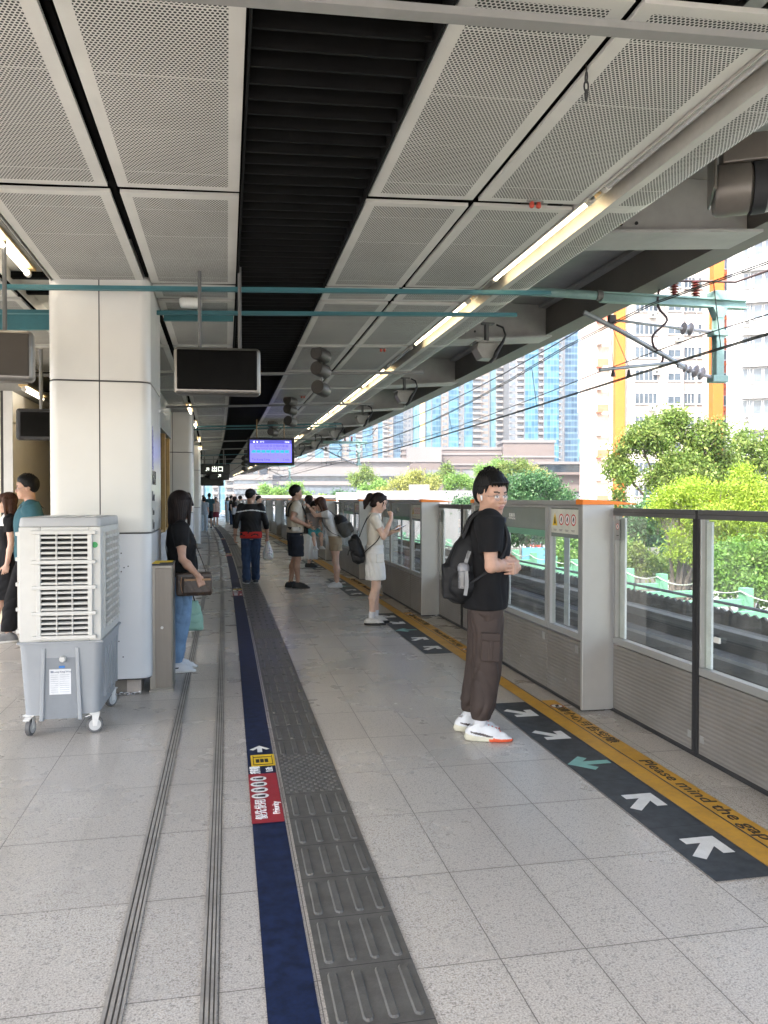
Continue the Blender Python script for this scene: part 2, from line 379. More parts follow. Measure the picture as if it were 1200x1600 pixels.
def panel_mesh(name, s0, s1, prof, mt, th=.02):
    """one perforated tray: profile (t,z), a skin with an upstand all round; uv in metres"""
    me = bpy.data.meshes.new(name); k = max(1, int((s1-s0)/1.0)); n = len(prof)
    cl = [0]
    for i in range(1, n): cl.append(cl[-1]+math.hypot(prof[i][0]-prof[i-1][0], prof[i][1]-prof[i-1][1]))
    v = []; uv = []
    for i in range(k+1):
        s = s0+(s1-s0)*i/k
        for j, (t, z) in enumerate(prof): v.append(tuple(B(s, t, z))); uv.append((cl[j], s-s0))
    f = [(i*n+j, i*n+j+1, (i+1)*n+j+1, (i+1)*n+j) for i in range(k) for j in range(n-1)]
    rim = [i*n for i in range(k+1)]+[k*n+j for j in range(1, n)]+[i*n+n-1 for i in range(k-1, -1, -1)]+[j for j in range(n-2, 0, -1)]
    b = len(v)
    for r in rim: v.append((v[r][0], v[r][1], v[r][2]+th)); uv.append((0, 0))
    for i in range(len(rim)): f.append((rim[i], rim[(i+1) % len(rim)], b+(i+1) % len(rim), b+i))
    me.from_pydata(v, [], f); me.materials.append(mt); ul = me.uv_layers.new(name='UVMap')
    for l in me.loops: ul.data[l.index].uv = uv[l.vertex_index]
    at = me.attributes.new('edge', 'FLOAT_VECTOR', 'POINT')
    at.data.foreach_set('vector', np.tile(np.array([cl[-1], s1-s0, 0], 'f'), len(v)))
    return me
ZC = 3.2
JO = [-1.5, .55, 2.5, 4.44, 6.34, 6.80, 8.8, 10.55, 12.28, 14.2, 16.1, 18.0]
while JO[-1] < 70: JO.append(JO[-1]+1.92)
COLS = [(.782, 1.375), (1.408, 1.995), (-.578, .07), (-1.315, -.632), (-2.42, -1.72), (-3.15, -2.45), (-3.9, -3.2), (-4.8, -3.95)]
CURL = [(2.175, 3.2), (2.25, 3.197), (2.32, 3.197), (2.39, 3.207), (2.44, 3.232), (2.47, 3.27), (2.475, 3.31)]
cells = []
for i in range(len(JO)-1):
    a, b = JO[i], JO[i+1]
    for c in COLS+[None]: cells.append((abs(a+b)/2 if b > 0 else 40, a, b, c))
cells.sort(key=lambda q: q[0]+(0 if q[3] is None or q[3][0] > -1.4 else 12))
far = MB(); tilt = random.Random(3)
for i, (dd, a, b, c) in enumerate(cells):
    pr = [(c[0], ZC+tilt.uniform(-.003, .003)), ((c[0]+c[1])/2, ZC), (c[1], ZC+tilt.uniform(-.003, .003))] if c else CURL
    g = .085 if c else .006
    if i < 96:
        link('ceiling_panel', panel_mesh('ceiling_panel', a+g/2, b-g/2, pr, PERF if c else PERFC), can)
    else:
        far.add([B(s, t, z) for s in (a+g/2, b-g/2) for t, z in pr], [(j, j+1, len(pr)+j+1, len(pr)+j) for j in range(len(pr)-1)], 0)
tag(far.build('far_ceiling_panels', mat('perforated far panel', (.37, .362, .32), .55, 0, .08, 3), can), kind='stuff')
m = MB()      # black louvre blades between the panels
k = -1.4; 
while k < 75:
    m.sbox(k, k+.012, .095, .755, 3.2, 3.34, 0)
    k += .132 if k > 6.6 or k < 0 else .128
m.sbox(-1.5, 75, .082, .092, 3.185, 3.36, 0); m.sbox(-1.5, 75, .76, .77, 3.185, 3.36, 0)
m.build('louvre', mat('black louvre', (.005, .005, .0048), .7, 0, .3, 4, spec=.12), can)
VOID = mat('black roof void', (.006, .006, .006), .95, 0, .3, 2, spec=.05)
m = MB(); m.sbox(-1.6, 78, -5.0, 2.02, 3.52, 3.9, 0); 
for q in JO: m.sbox(q-.03, q+.03, -5.0, 2.0, 3.245, 3.29, 0)
for q in (-1.5+.14, -.61, .078, .776, 1.39): m.sbox(-1.5, 78, q-.012, q+.012, 3.23, 3.27, 0)
m.build('roof_void', VOID, can)
# outer part of the roof: soffit, edge beam, tapered ribs
SOFF = mat('grey roof soffit', (.36, .352, .325), .65, 0, .14, .9, .15, 12)
EDGE = mat('brown grey edge beam', (.135, .122, .105), .6, 0, .16, 1.2)
m = MB(); m.strip(-1.6, 78, [(2.02, 4.42), (4.72, 4.42), (4.72, 4.55), (2.02, 4.55)], 0); m.build('soffit', SOFF, can)
m = MB(); m.strip(-1.6, 78, [(4.72, 3.97), (4.72, 4.6), (5.05, 4.6), (5.05, 3.97)], 0); m.strip(-1.6, 78, [(4.60, 4.36), (4.60, 4.40), (4.718, 4.40), (4.718, 4.36)], 1)
m.build('edge_beam', [EDGE, SOFF], can)
m = MB(); m.strip(-1.6, 78, [(2.62, 3.62), (2.62, 3.95), (2.72, 3.95), (2.72, 3.62)], 0); m.strip(-1.6, 78, [(2.5, 3.6), (2.5, 3.62), (2.84, 3.62), (2.84, 3.6)], 0); m.strip(-1.6, 78, [(2.03, 3.5), (2.03, 4.4), (2.06, 4.4), (2.06, 3.5)], 0)
m.build('purlin', mat('dark grey steel', (.11, .108, .1), .6, .1, .15, 2), can)
RIBS = [6.5+4.6*i for i in range(-1, 16)]
for q in RIBS:
    m = MB(); M = BM(q, 0)
    for (ya, yb) in ((-.09, .09),): m.prism([(2.1, 3.73), (4.715, 3.92), (4.715, 4.41), (2.1, 4.41)], -.02, .02, 'y', 0, M)
    m.prism([(2.1, 3.705), (4.715, 3.895), (4.715, 3.92), (2.1, 3.73)], -.25, .25, 'y', 0, M)
    for (x, z) in ((3.0, 3.9), (3.12, 3.91), (3.45, 3.95), (3.6, 3.97)): m.tube([(x, -.03, z), (x, .03, z)], .016, 8, 1, M)
    m.build('roof_rib', [SOFF, RUBBER], can)
# left side soffit and fascia
m = MB(); m.strip(-1.6, 78, [(-5.0, 3.1), (-5.0, 3.9), (-5.25, 3.9), (-5.25, 3.1)], 0); m.build('fascia', GREYP, can)
ROOF = mat('roof sheet', (.3, .3, .29), .6, 0, .1, 1)
m = MB(); m.strip(-1.6, 78, [(-5.3, 4.62), (-5.3, 4.7), (5.05, 4.7), (5.05, 4.62)], 0); m.build('roof_sheet', ROOF, can)
# cross beams under the panels
for q, tm, z, h, mt, t1 in ((2.55, 0, 3.1, .022, GREYP, 2.46), (6.06, 1, 3.1, .055, TEAL, 2.49), (6.83, 1, 3.1, .055, TEAL, 2.49), (10.2, 0, 3.1, .03, GREYP, 2.48), (13.7, 0, 3.1, .03, GREYP, 2.48), (17.4, 1, 3.1, .05, TEAL, 2.48), (18.1, 1, 3.1, .05, TEAL, 2.48), (22, 0, 3.1, .03, GREYP, 2.48), (25.5, 0, 3.1, .03, GREYP, 2.48), (28.7, 1, 3.1, .05, TEAL, 2.48), (32, 0, 3.1, .03, GREYP, 2.48), (36, 1, 3.1, .05, TEAL, 2.48), (-1.4, 0, 3.1, .03, GREYP, 2.48)):
    m = MB(); M = BM(q, 0)
    if tm: m.box(-4.9, t1, -.006, .006, z, z+h*.5, 0, M); m.box(-4.9, t1, -.025, .025, z-.006, z, 0, M)
    else: m.prism([(-.028, z), (.028, z), (.036, z+h), (-.036, z+h)], -4.9, t1, 'x', 0, M)
    m.build('cross_beam', mt, can)
m = MB(); m.box(-4.9, -1.33, -.02, .02, 3.02, 3.16, 0, BM(7.15, 0)); m.box(-.55, .06, -.02, .02, 3.1, 3.19, 0, BM(7.15, 0)); m.build('cross_beam', TEAL, can)
# light troughs
m = MB(); m.strip(-1.6, 78, [(2.002, 3.19), (2.002, 3.29), (2.168, 3.29), (2.168, 3.19), (2.163, 3.19), (2.163, 3.285), (2.007, 3.285), (2.007, 3.19)], 0)
m.strip(-1.6, 78, [(-1.66, 3.19), (-1.66, 3.29), (-1.33, 3.29), (-1.33, 3.19), (-1.335, 3.19), (-1.335, 3.285), (-1.655, 3.285), (-1.655, 3.19)], 0)
m.build('light_trough', mat('trough enamel', (.42, .41, .37), .4, .1, .1, 3), can)
# ---- tube lamps in the troughs
LIT = emit('lit tube', (1, .84, .56), 1.9); LITW = emit('lit white tube', (1, .93, .8), 1.9)
UNLIT = mat('unlit tube', (.62, .62, .6), .25, 0, .04); WARM_GLOW = mat('glow tinted lamp tray', (.6, .43, .2), .35, 0, .05)
def lamp(s0, s1, t, z, lit, label, group='tube lamps in the ceiling troughs'):
    M = BM((s0+s1)/2, t, z); L = (s1-s0)/2
    e = thing('tube_lamp', label, 'lamp', M, group)
    m = MB(); m.box(-.05, .05, -L, L, .03, .05, 0); m.build('lamp_tray', WARM_GLOW if lit else GREYP, e)  # trays of lit tubes carry the warm glow in their colour
    m = MB(); m.tube([(0, -L+.06, 0), (0, L-.06, 0)], .016, 12); m.build('tube', LIT if lit == 1 else LITW if lit else UNLIT, e, smooth=True)
    for q in (-1, 1):
        m = MB(); m.tube([(0, q*(L-.07), 0), (0, q*(L-.02), 0)], .024, 12); m.box(-.012, .012, min(q*(L-.05), q*(L-.02)), max(q*(L-.05), q*(L-.02)), 0, .035); m.build('end_cap', OFFW, e)
segs = [(.55, 2.35, 0), (2.55, 4.28, 0), (4.4, 6.22, 1), (6.86, 8.95, 1), (9.1, 10.5, 0)]
q = 10.6
while q < 60: segs.append((q, q+1.85, 0 if 20.2 < q < 22 else 1)); q += 1.92
segs = [(-1.35, .45, 1)]+segs
near_words = ['unlit', 'lit warm']
for i, (a, b, l) in enumerate(segs):
    near = {4.4: 'long lit warm tube lamp in the right ceiling trough, nearest lit one', 2.55: 'unlit grey tube lamp in the right ceiling trough beside the nearest panels', 6.86: 'lit warm tube lamp just past the paired teal beams', 9.1: 'unlit tube lamp in the trough beside the first stack of loudspeakers', .55: 'unlit tube lamp in the trough directly overhead'}
    lab = near.get(a) or ('lit tube lamp in the far trough above the screen gates' if l else 'unlit tube lamp in the right trough, one of the dark ones')
    lamp(a, b, 2.085, 3.245, l, lab, 'tube lamps in the right trough')
for i, (a, b) in enumerate(((.6, 2.4), (2.6, 4.4), (4.5, 6.25), (7.3, 9.1), (9.3, 11.1))):
    lamp(a, b, -1.5, 3.235, 2, 'lit white tube lamp in the left trough by the near pillar' if i == 2 else 'lit white tube lamp in the left trough', 'tube lamps in the left trough')
for i, (a, t) in enumerate(((14.3, -.62), (17.2, -.6), (21.5, -.6), (25, -.6))):
    lamp(a-.6, a+.6, t, 3.12, 2, ['white tube lamp beside the top of the second pillar', 'white tube lamp just past the second pillar', 'white tube lamp by the third pillar', 'farthest white tube lamp along the pillar row'][i], 'tube lamps along the pillar row')
# ---- things hanging from the ceiling
def pole(mb, x, y, z0, z1, r=.018, m_=0): mb.tube([(x, y, z0), (x, y, z1)], r, 10, m_)
DEAD = mat('dead black screen', (.003, .003, .003), .2, 0, .1, spec=.06)
BROWNB = mat('brown grey sign back', (.045, .038, .03), .5, 0, .1, 3, spec=.25)
def hang_box(M, wd, ht, dp, face, label, poles):
    e = thing('hanging_display', label, 'display', M)
    m = MB(); m.box(-wd/2, wd/2, -dp/2, dp/2, -ht/2, ht/2); m.build('case', STEEL, e, bevel=.035, seg=4, smooth=True)
    m = MB(); m.box(-wd/2+.022, wd/2-.022, -dp/2-.004, -dp/2+.02, -ht/2+.03, ht/2-.02); m.build('screen', face, e, bevel=.012)
    for x in poles:
        m = MB(); pole(m, x, 0, ht/2-.01, ZC-M.translation.z+.03, .014); m.build('pole', mat('pole dark grey', (.1, .1, .095)), e, smooth=True)
    return e
hang_box(BM(5.95, -.065, 2.44, R(-3)), .625, .345, .15, DEAD, 'black hanging display box with a steel rim on two poles', (-.13, .16))
hang_box(BM(5.55, -1.64, 2.44, R(4)), .78, .335, .13, BROWNB, 'blank brown hanging box in a steel rim, cut by the photo edge', (.21,))
M = BM(6.7, -.29, 3.13); e = thing('emergency_light', 'white rounded light box fixed under the second teal beam', 'lamp', M)
m = MB(); m.box(-.09, .09, -.06, .06, -.045, .03); m.build('housing', WHITEP, e, bevel=.025, seg=3, smooth=True)
m = MB(); m.box(-.03, .03, -.02, .02, .03, .07); m.build('bracket', GREYP, e)
# blue train indicator
M = BM(17.0, 1.0, 2.525, R(-4)); e = thing('platform_monitor', 'blue train information monitor in a black case on two rods', 'monitor', M)
m = MB(); m.box(-.5, .5, -.05, .08, -.29, .29); m.build('case', BLACKM, e, bevel=.012)
m = MB(); m.box(-.445, .44, -.054, -.049, -.235, .165); scr = m.build('screen', emit('blue screen', (.10, .095, .62), .5), e)
m = MB(); m.box(-.445, .44, -.054, -.049, .166, .24); m.build('status_bar', emit('indigo bar', (.03, .03, .16), .6), e)
INK = emit('screen ink', (.035, .03, .2), .5); GRN = emit('screen green', (.01, .15, .18), .6); WSC = emit('screen white', (.5, .5, .8), .8)
FX = lambda x, z, d=.056: Matrix.Translation((x, -d, z)) @ Matrix.Rotation(R(90), 4, 'X')
text('您可前往較多空間的車廂', .067, INK, FX(0, .11), scr); text('Please move to cars with more space', .044, INK, FX(0, .055), scr)
text('Tiu Keng Leng', .066, INK, FX(-.215, -.175), scr); text('x1', .05, GRN, FX(.15, -.175), scr); text('2 min', .06, INK, FX(.32, -.175), scr)
text('15:16', .045, WSC, FX(.34, .2, .057), scr); text('31°C', .042, WSC, FX(-.19, .2, .057), scr)
m = MB()
for k in range(8):
    x = -.36+.1*k
    if k == 0: m.add([(x-.065, -.0555, -.03), (x-.02, -.0555, .025), (x+.04, -.0555, .025), (x+.04, -.0555, -.03)], [(0, 1, 2, 3)])
    else: m.box(x-.042, x+.04, -.0565, -.055, -.03, .025)
m.build('train_diagram', GRN, scr)
for k in range(8): text(str(k+1), .03, INK, FX(-.355+.1*k, -.075), scr, 'numeral')
m = MB(); m.add([(-.34, -.056, .185), (-.37, -.056, .185), (-.38, -.056, .2), (-.35, -.056, .225)], [(0, 1, 2, 3)]); m.box(-.3, -.28, -.0565, -.0555, .185, .215); m.build('weather_icon', WSC, scr)
for x in (-.3, .28):
    m = MB(); pole(m, x, .02, .28, .7, .012); m.build('pole', mat('brass rod', (.3, .2, .1), .5, .6), e, smooth=True)
for z in (.0, -.1, -.22):
    m = MB(); m.box(-.575, -.5, .0, .1, z-.04, z+.03); m.build('loudspeaker', BLACKM, e, bevel=.01)
# loudspeaker stacks
def speakers(s, t, zs, rad, label):
    e = thing('loudspeaker_stack', label, 'loudspeaker', BM(s, t, zs[-1]), 'loudspeaker stacks under the ceiling')
    m = MB(); pole(m, 0, 0, zs[-1]-zs[-1]+.05, ZC-zs[-1]+.04, .012); m.build('rod', GREYP, e)
    for i, z in enumerate(zs):
        A = Matrix.Translation((0, 0, z-zs[-1])) @ Matrix.Rotation(R([-38, -38, -32][i % 3]), 4, 'Z') @ Matrix.Rotation(R(-6), 4, 'X')
        m = MB(); m.tube([(0, -.12, 0), (0, -.115, 0), (0, .08, 0), (0, .1, 0)], [rad*.97, rad, rad, rad*.9], 22, 0, A); c = m.build('loudspeaker', mat('brown grey speaker', (.05, .045, .039), .5, .1, .1), e, smooth=True)
        m = MB(); disc(m, A @ Vector((0, -.122, 0)), rad*.86, (A.to_3x3() @ Vector((1, 0, 0)), A.to_3x3() @ Vector((0, 0, 1)))); m.build('grille', mat('speaker grille', (.075, .068, .06), .6, 0, .2, 60), c)
speakers(9.0, 1.06, (3.13, 2.955, 2.74), .08, 'nearest stack of three cylinder loudspeakers, close to the ceiling')
speakers(13.4, 1.085, (3.14, 2.99, 2.79), .082, 'second stack of three cylinder loudspeakers, above the blue monitor')
speakers(17.6, 1.08, (3.13, 2.96), .085, 'stack of two cylinder loudspeakers left of the other stacks')
for i, s in enumerate((22.2, 26.5, 31)): speakers(s, 1.05, (3.05, 2.85, 2.65), .09, 'small far stack of three dark loudspeakers past the monitor')
# far hanging direction signs
for i, (s, t, wd, z, tx) in enumerate(((27.5, -.15, 1.05, 2.52, '↗ 出口'), (31.5, .1, .75, 2.42, '↗'), (31.8, -.2, .95, 2.2, ''))):
    e = thing('hanging_sign', ['black exit sign with a white arrow hanging by the far pillars', 'smaller black sign hanging just right of the far exit sign', 'low dark blank sign hanging below the far exit sign'][i], 'sign', BM(s, t, z))
    m = MB(); m.box(-wd/2, wd/2, -.08, .08, -.17, .17); m.build('sign_box', BLACKM, e, bevel=.015)
    m = MB(); m.box(-wd/2+.02, wd/2-.02, -.085, -.079, -.13, .13); m.build('sign_face', mat('sign face', (.03, .035, .03), .3), e)
    for x in (-wd*.3, wd*.3):
        m = MB(); pole(m, x, 0, .16, ZC-z, .02); m.build('pole', GREYP, e)
    if tx: text(tx, .2, emit('sign glow', (.55, .6, .5), .8), Matrix.Translation((0, -.087, 0)) @ Matrix.Rotation(R(90), 4, 'X'), e)
# small red sensors on the panels and a short hanging chain
for i, (s, t) in enumerate(((4.35, 1.72), (8.9, 1.72), (13.1, 1.25))):
    e = thing('red_sensor', ['pair of small red caps under the panel by the lit lamp', 'pair of tiny red caps under a panel past the teal beams', 'pair of tiny red caps beside the loudspeaker stacks'][i], 'sensor', BM(s, t, 3.19))
    m = MB(); m.box(-.05, .05, -.006, .006, -.006, .006); m.build('bar', GREYP, e)
    for x in (-.02, .022):
        m = MB(); m.tube([(x, 0, -.005), (x, 0, -.02), (x, 0, -.034), (x, 0, -.04)], [.012, .016, .014, .006], 12); m.build('cap', mat('sensor red', (.35, .05, .03), .4), e, smooth=True)
e = thing('chain_link', 'short dark chain dangling from the ceiling gap', 'chain', BM(2.98, 1.40, 3.2))
m = MB()
for k in range(3):
    pts = [(.009*math.cos(q)*(1 if k % 2 else 0), .009*math.cos(q)*(0 if k % 2 else 1), -.03-.036*k+.022*math.sin(q)) for q in [j*math.pi/6 for j in range(13)]]; m.tube(pts, .0035, 6)
m.tube([(0, 0, .02), (0, 0, -.01)], .003, 6); m.build('links', BLACKM, e)
# boxes hung from the roof purlin above the track: camera housings with a cable loop
def cctv(s, label, big=0):
    e = thing('track_camera', label, 'camera', BM(s, 3.12, 3.3), 'camera housings under the outer roof')
    LG = mat('light grey housing', (.3, .285, .25), .45, .1, .1, 3)
    m = MB(); m.box(-.05, .1, -.04, .04, .34, .36); m.box(-.01, .03, -.035, .035, .1, .35); m.build('bracket', mat('dark grey steel'+'', (.11, .108, .1)), e)
    m = MB(); m.prism([(-.13, .1), (.13, .1), (.15, .03), (.09, -.09), (-.08, -.09), (-.15, .03)], -.11, .11, 'y'); m.build('housing', LG, e, bevel=.01)
    m = MB(); m.box(-.17, .17, -.13, .13, .1, .12); m.build('hood', LG, e, bevel=.005)
    m = MB(); pts = [(.13, -.02, .34), (.2, -.06, .3), (.22, -.1, .2), (.16, -.17, .1), (.08, -.18, -.02), (.05, -.17, -.1), (.0, -.16, -.15)]; m.tube(pts, [.012, .012, .012, .02, .026, .026, .02], 8); m.build('cable', RUBBER, e, smooth=True)
for i, s in enumerate((9.2, 13.6, 17.7, 21.8, 26, 30.5, 35)): cctv(s, ['nearest boxy camera housing with a black cable loop under the roof', 'second boxy camera housing, right of the top lamp row', 'third camera housing from the near end under the roof', 'fourth camera housing from the near end under the roof'][i] if i < 4 else 'tiny far camera housing under the outer roof')
e = thing('round_roof_fitting', 'big round grey drum with a black band bolted to the roof rib', 'fitting', BM(4.45, 3.24, 3.47))
LG = mat('drum grey', (.15, .135, .115), .4, .2, .08, 3)
A = Matrix.Rotation(R(62), 4, 'Z')
m = MB(); m.tube([(0, -.02, 0), (0, .0, 0), (0, .18, 0), (0, .2, 0)], [.135, .16, .16, .145], 32, 0, A); m.build('drum', LG, e, smooth=True)
m = MB(); m.tube([(0, -.1, 0), (0, -.02, 0)], [.162, .165], 32, 0, A); m.build('band', RUBBER, e, smooth=True)
m = MB(); m.tube([(0, -.24, 0), (0, -.1, 0)], [.14, .158], 32, 0, A); m.build('lens_cover', mat('pale cover', (.24, .235, .22), .35), e, smooth=True)
m = MB(); m.box(-.12, .12, -.1, .16, .13, .3, 0, A); m.box(-.2, .2, .2, .22, -.05, .33, 0, A); m.build('bracket', LG, e, bevel=.01)
# ================================================================ PILLARS
CLAD = mat('white pillar cladding', (.64, .63, .59), .24, 0, .03, .8, rvar=.02)
CLADB = mat('white pillar cladding lower', (.64, .65, .66), .24, 0, .03, .8, rvar=.02)
def rrect(w_, d_, r, n=6):
    p = []
    for cx, cy, a0 in ((w_/2-r, d_/2-r, 0), (-w_/2+r, d_/2-r, 90), (-w_/2+r, -d_/2+r, 180), (w_/2-r, -d_/2+r, 270)):
        for k in range(n+1): a = R(a0+90*k/n); p.append((cx+r*math.cos(a), cy+r*math.sin(a)))
    return p
def pillar(s, label, first=False):
    W, D = .735, 1.02
    e = thing('pillar', label, 'pillar', BM(s+D/2, -.94, 0), 'white clad pillars along the platform')
    for a, b, cm in ((.13, 1.235, CLADB), (1.247, 2.385, CLAD), (2.397, 3.5, CLAD)):
        m = MB(); m.prism(rrect(W, D, .085, 8), a, b, 'z'); m.build('cladding', cm, e, bevel=.004, seg=1, smooth=True)
    m = MB(); m.prism(rrect(W-.02, D-.02, .075), .12, 3.5, 'z')
    m.box(-.004, .004, -D/2-.001, -D/2+.02, .14, 3.5)
    m.build('joint', BLACKM, e)
    m = MB(); m.box(-W/2+.09, W/2-.09, -D/2+.09, D/2-.09, 0, .128, 0); m.build('plinth', mat('brown stone plinth', (.16, .145, .125), .35, 0, .2, 3), e)
    m = MB(); m.box(W/2-.19, W/2-.085, -D/2+.085, -D/2+.2, 0, .129, 0); m.build('plinth_corner', mat('pale stone', (.42, .37, .33), .4, 0, .12, 5), e)
    return e
PIL = pillar(6.22, 'nearest white clad pillar, behind the portable air cooler', True)
INKP = mat('purple lettering', (.17, .16, .42), .5); INKK = mat('black brush lettering', (.03, .03, .035), .5)
M0 = Matrix.Translation((.3686, -.33, 0)) @ Matrix.Rotation(R(90), 4, 'Z') @ Matrix.Rotation(R(90), 4, 'X')
for k, ch in enumerate('九龍灣站'): text(ch, .1, INKP, Matrix.Translation((0, 0, 2.02-.085*k)) @ M0, PIL)
text('九龍灣', .12, INKK, Matrix.Translation((0, .1, 1.66)) @ M0, PIL); text('Kow', .11, INKK, Matrix.Translation((0, .04, 1.52)) @ M0, PIL); text('loon', .08, INKK, Matrix.Translation((0, .04, 1.4)) @ M0, PIL); text('Bay', .11, INKK, Matrix.Translation((0, .04, 1.3)) @ M0, PIL)
text('3', .11, INKK, Matrix.Translation((.065, -.5115, .235)) @ Matrix.Rotation(R(90), 4, 'X'), PIL)
m = MB()
for (x, z) in ((.15, 1.09), (.17, .98), (.2, .99), (.15, .95), (.13, .55), (.13, .42), (.16, .3)): disc(m, (x, -.5106, z), .0055, ((1, 0, 0), (0, 0, 1)), 8)
m.build('screw_hole', BLACKM, PIL)
for i, s in enumerate((15.4, 24.8, 34.2, 43.6, 53)): 
    d = dup(PIL, BM(s+.51, -.96, 0), ['second white pillar, behind the woman with shoulder length hair', 'third white pillar along the platform, by the blue panel', 'fourth white pillar along the platform', 'far white pillar, fifth along the row', 'farthest white pillar of the row'][i])
    for c in list(d.children):
        if c.name.startswith(('lettering', 'screw')): bpy.data.objects.remove(c)
# stainless post box by the pillar
M = BM(6.32, -.52, 0); e = thing('steel_cabinet', 'slim brushed steel cabinet with yellow stickers beside the pillar', 'cabinet', M)
m = MB(); m.box(-.075, .1, 0, .3, .0, .985); m.build('body', STEEL, e, bevel=.004)
m = MB(); m.box(-.032, .092, -.012, .0, .03, .965); m.build('door', mat('brushed steel door', (.15, .135, .118), .38, .7, .08, 3, stretch=(12, 12, .6)), e, bevel=.003)
m = MB(); m.box(-.078, .104, -.02, .305, .0, .018); m.build('base', STEEL, e); m = MB(); m.box(-.077, .103, -.016, .303, .985, 1.0); lid = m.build('lid', BLACKM, e)
m = MB(); m.box(-.07, .0, -.012, .09, 1.0, 1.003); m.box(-.06, .09, .11, .18, 1.0, 1.002); m.box(-.06, .09, .2, .27, 1.0, 1.002); m.build('sticker', YELB, lid)
m = MB(); m.tube([(.02, -.0125, .5), (.02, -.019, .5)], .011, 14); m.build('lock', ALU, e)
# chain round the plinth
e = thing('floor_chain', 'loose silver chain lying round the foot of the near pillar', 'chain', BM(6.2, -.85, 0))
m = MB(); rr = random.Random(2); px = -.28
for k in range(22):
    c = Vector((px+.022*k, .05+.02*math.sin(k*1.3)-.0, .012)); a = rr.uniform(-.7, .7)
    pts = [c+Vector((.017*math.cos(q)*math.cos(a)-.008*math.sin(q)*math.sin(a), .017*math.cos(q)*math.sin(a)+.008*math.sin(q)*math.cos(a), .006*math.sin(q)*(k % 2))) for q in [j*math.pi/5 for j in range(11)]]; m.tube(pts, .0032, 6)
m.build('links', mat('zinc chain', (.6, .6, .6), .3, 1), e, smooth=True)
# ================================================================ PORTABLE AIR COOLER
CW = mat('cream white plastic', (.56, .55, .515), .4, 0, .06, 2); CG = mat('blue grey plastic', (.3, .315, .33), .42, 0, .05, 2); CGT = mat('grey plastic lid', (.38, .385, .385), .45, 0, .05, 2)
M = BM(5.62, -1.03, 0, R(-1)); cool = thing('air_cooler', 'tall portable air cooler, white louvred top on a blue grey tank with castors', 'air cooler', M)
W2, D2 = .245, .37           # half width, half depth; the near side faces the camera
def tray(mb, w_, d_, r, z0, z1, w2=None, d2=None, m_=0):
    p, q = rrect(w_*2, d_*2, r, 4), rrect((w2 or w_)*2, (d2 or d_)*2, r, 4); n = len(p)
    mb.add([(x, y, z0) for x, y in p]+[(x, y, z1) for x, y in q], [(i, (i+1) % n, n+(i+1) % n, n+i) for i in range(n)]+[tuple(range(n))[::-1], tuple(range(n, 2*n))], m_)
m = MB(); tray(m, W2-.012, D2-.012, .03, .6, 1.32); m.build('inner_case', mat('dark louvre void', (.02, .02, .02), .8), cool)
m = MB()                                             # white shell: corner posts and rails around the louvre openings
for x0, x1 in ((-W2, -W2+.13), (W2-.07, W2)): m.box(x0, x1, -D2, -D2+.06, .6, 1.325)
m.box(-W2+.13, W2-.07, -D2, -D2+.05, .6, .632); m.box(-W2+.13, W2-.07, -D2, -D2+.05, 1.285, 1.325)
for y0, y1 in ((-D2+.06, -D2+.1), (D2-.07, D2)): m.box(W2-.05, W2, y0, y1, .6, 1.325)
m.box(W2-.05, W2, -D2+.1, D2-.07, .6, .66); m.box(W2-.05, W2, -D2+.1, D2-.07, 1.28, 1.325)
m.box(-W2, -W2+.05, -D2+.06, D2, .6, 1.325); m.box(-W2+.05, W2-.05, D2-.05, D2, .6, 1.325)
m.build('shell', CW, cool, bevel=.006)
m = MB(); tray(m, W2+.004, D2+.006, .035, 1.325, 1.385, W2-.003, D2-.002); lid = m.build('lid', CGT, cool, bevel=.01, smooth=True)
m = MB()
for x in (-.1, .03, .15): m.box(x-.03, x+.04, -.2, .2, 1.384, 1.39)
m.build('lid_rib', CW, lid)
def louvre(parent, x0, x1, y, z0, z1, nb, cols, axis):
    """louvre frame with slanted blades; axis 'y' faces the near side, 'x' the right side"""
    G = Matrix.Identity(4) if axis == 'y' else Matrix.Rotation(R(90), 4, 'Z')
    m = MB(); dz = (z1-z0)/nb
    for k in range(nb):
        zc = z0+dz*(k+.5); m.prism([(y-.014, zc-dz*.30), (y+.02, zc+dz*.12), (y+.023, zc+dz*.07), (y-.011, zc-dz*.36)], x0, x1, 'x', 0, G); m.prism([(y-.014, zc-dz*.30), (y-.014, zc+.04*dz), (y-.009, zc+.04*dz), (y-.011, zc-dz*.36)], x0, x1, 'x', 0, G)
    for c in range(1, cols): xc = x0+(x1-x0)*c/cols; m.box(xc-.0035, xc+.0035, y-.018, y+.01, z0, z1, 0, G)
    return m.build('blade', CW, parent)
gr = MB(); fx0, fx1 = -W2+.135, W2-.075
for x0, x1 in ((fx0-.028, fx0), (fx1, fx1+.028)): gr.box(x0, x1, -D2-.03, -D2, .628, 1.29)
zs = [.63, .782, .945, 1.105, 1.292]
for z in zs: gr.box(fx0-.055, fx1+.05, -D2-.036, -D2+.001, z-.013, z+.011)
gr = gr.build('front_grille', CW, cool, bevel=.004)
for a, b in zip(zs[:-1], zs[1:]): louvre(gr, fx0, fx1, -D2-.012, a+.012, b-.012, 4 if b < 1.2 else 5, 3, 'y')
sg = MB(); sg.box(W2-.002, W2+.012, -D2+.095, -D2+.11, .66, 1.29); sg.box(W2-.002, W2+.012, D2-.08, D2-.068, .66, 1.29); sg = sg.build('side_grille', CW, cool)
louvre(sg, -D2+.11, D2-.08, -W2-.005, .665, 1.285, 13, 5, 'x')
lg = MB(); lg.box(-W2-.03, -W2, -D2+.08, D2-.08, .66, 1.28); 
for z in (.66, .8, .96, 1.12, 1.28): lg.box(-W2-.036, -W2, -D2+.06, D2-.06, z-.012, z+.012)
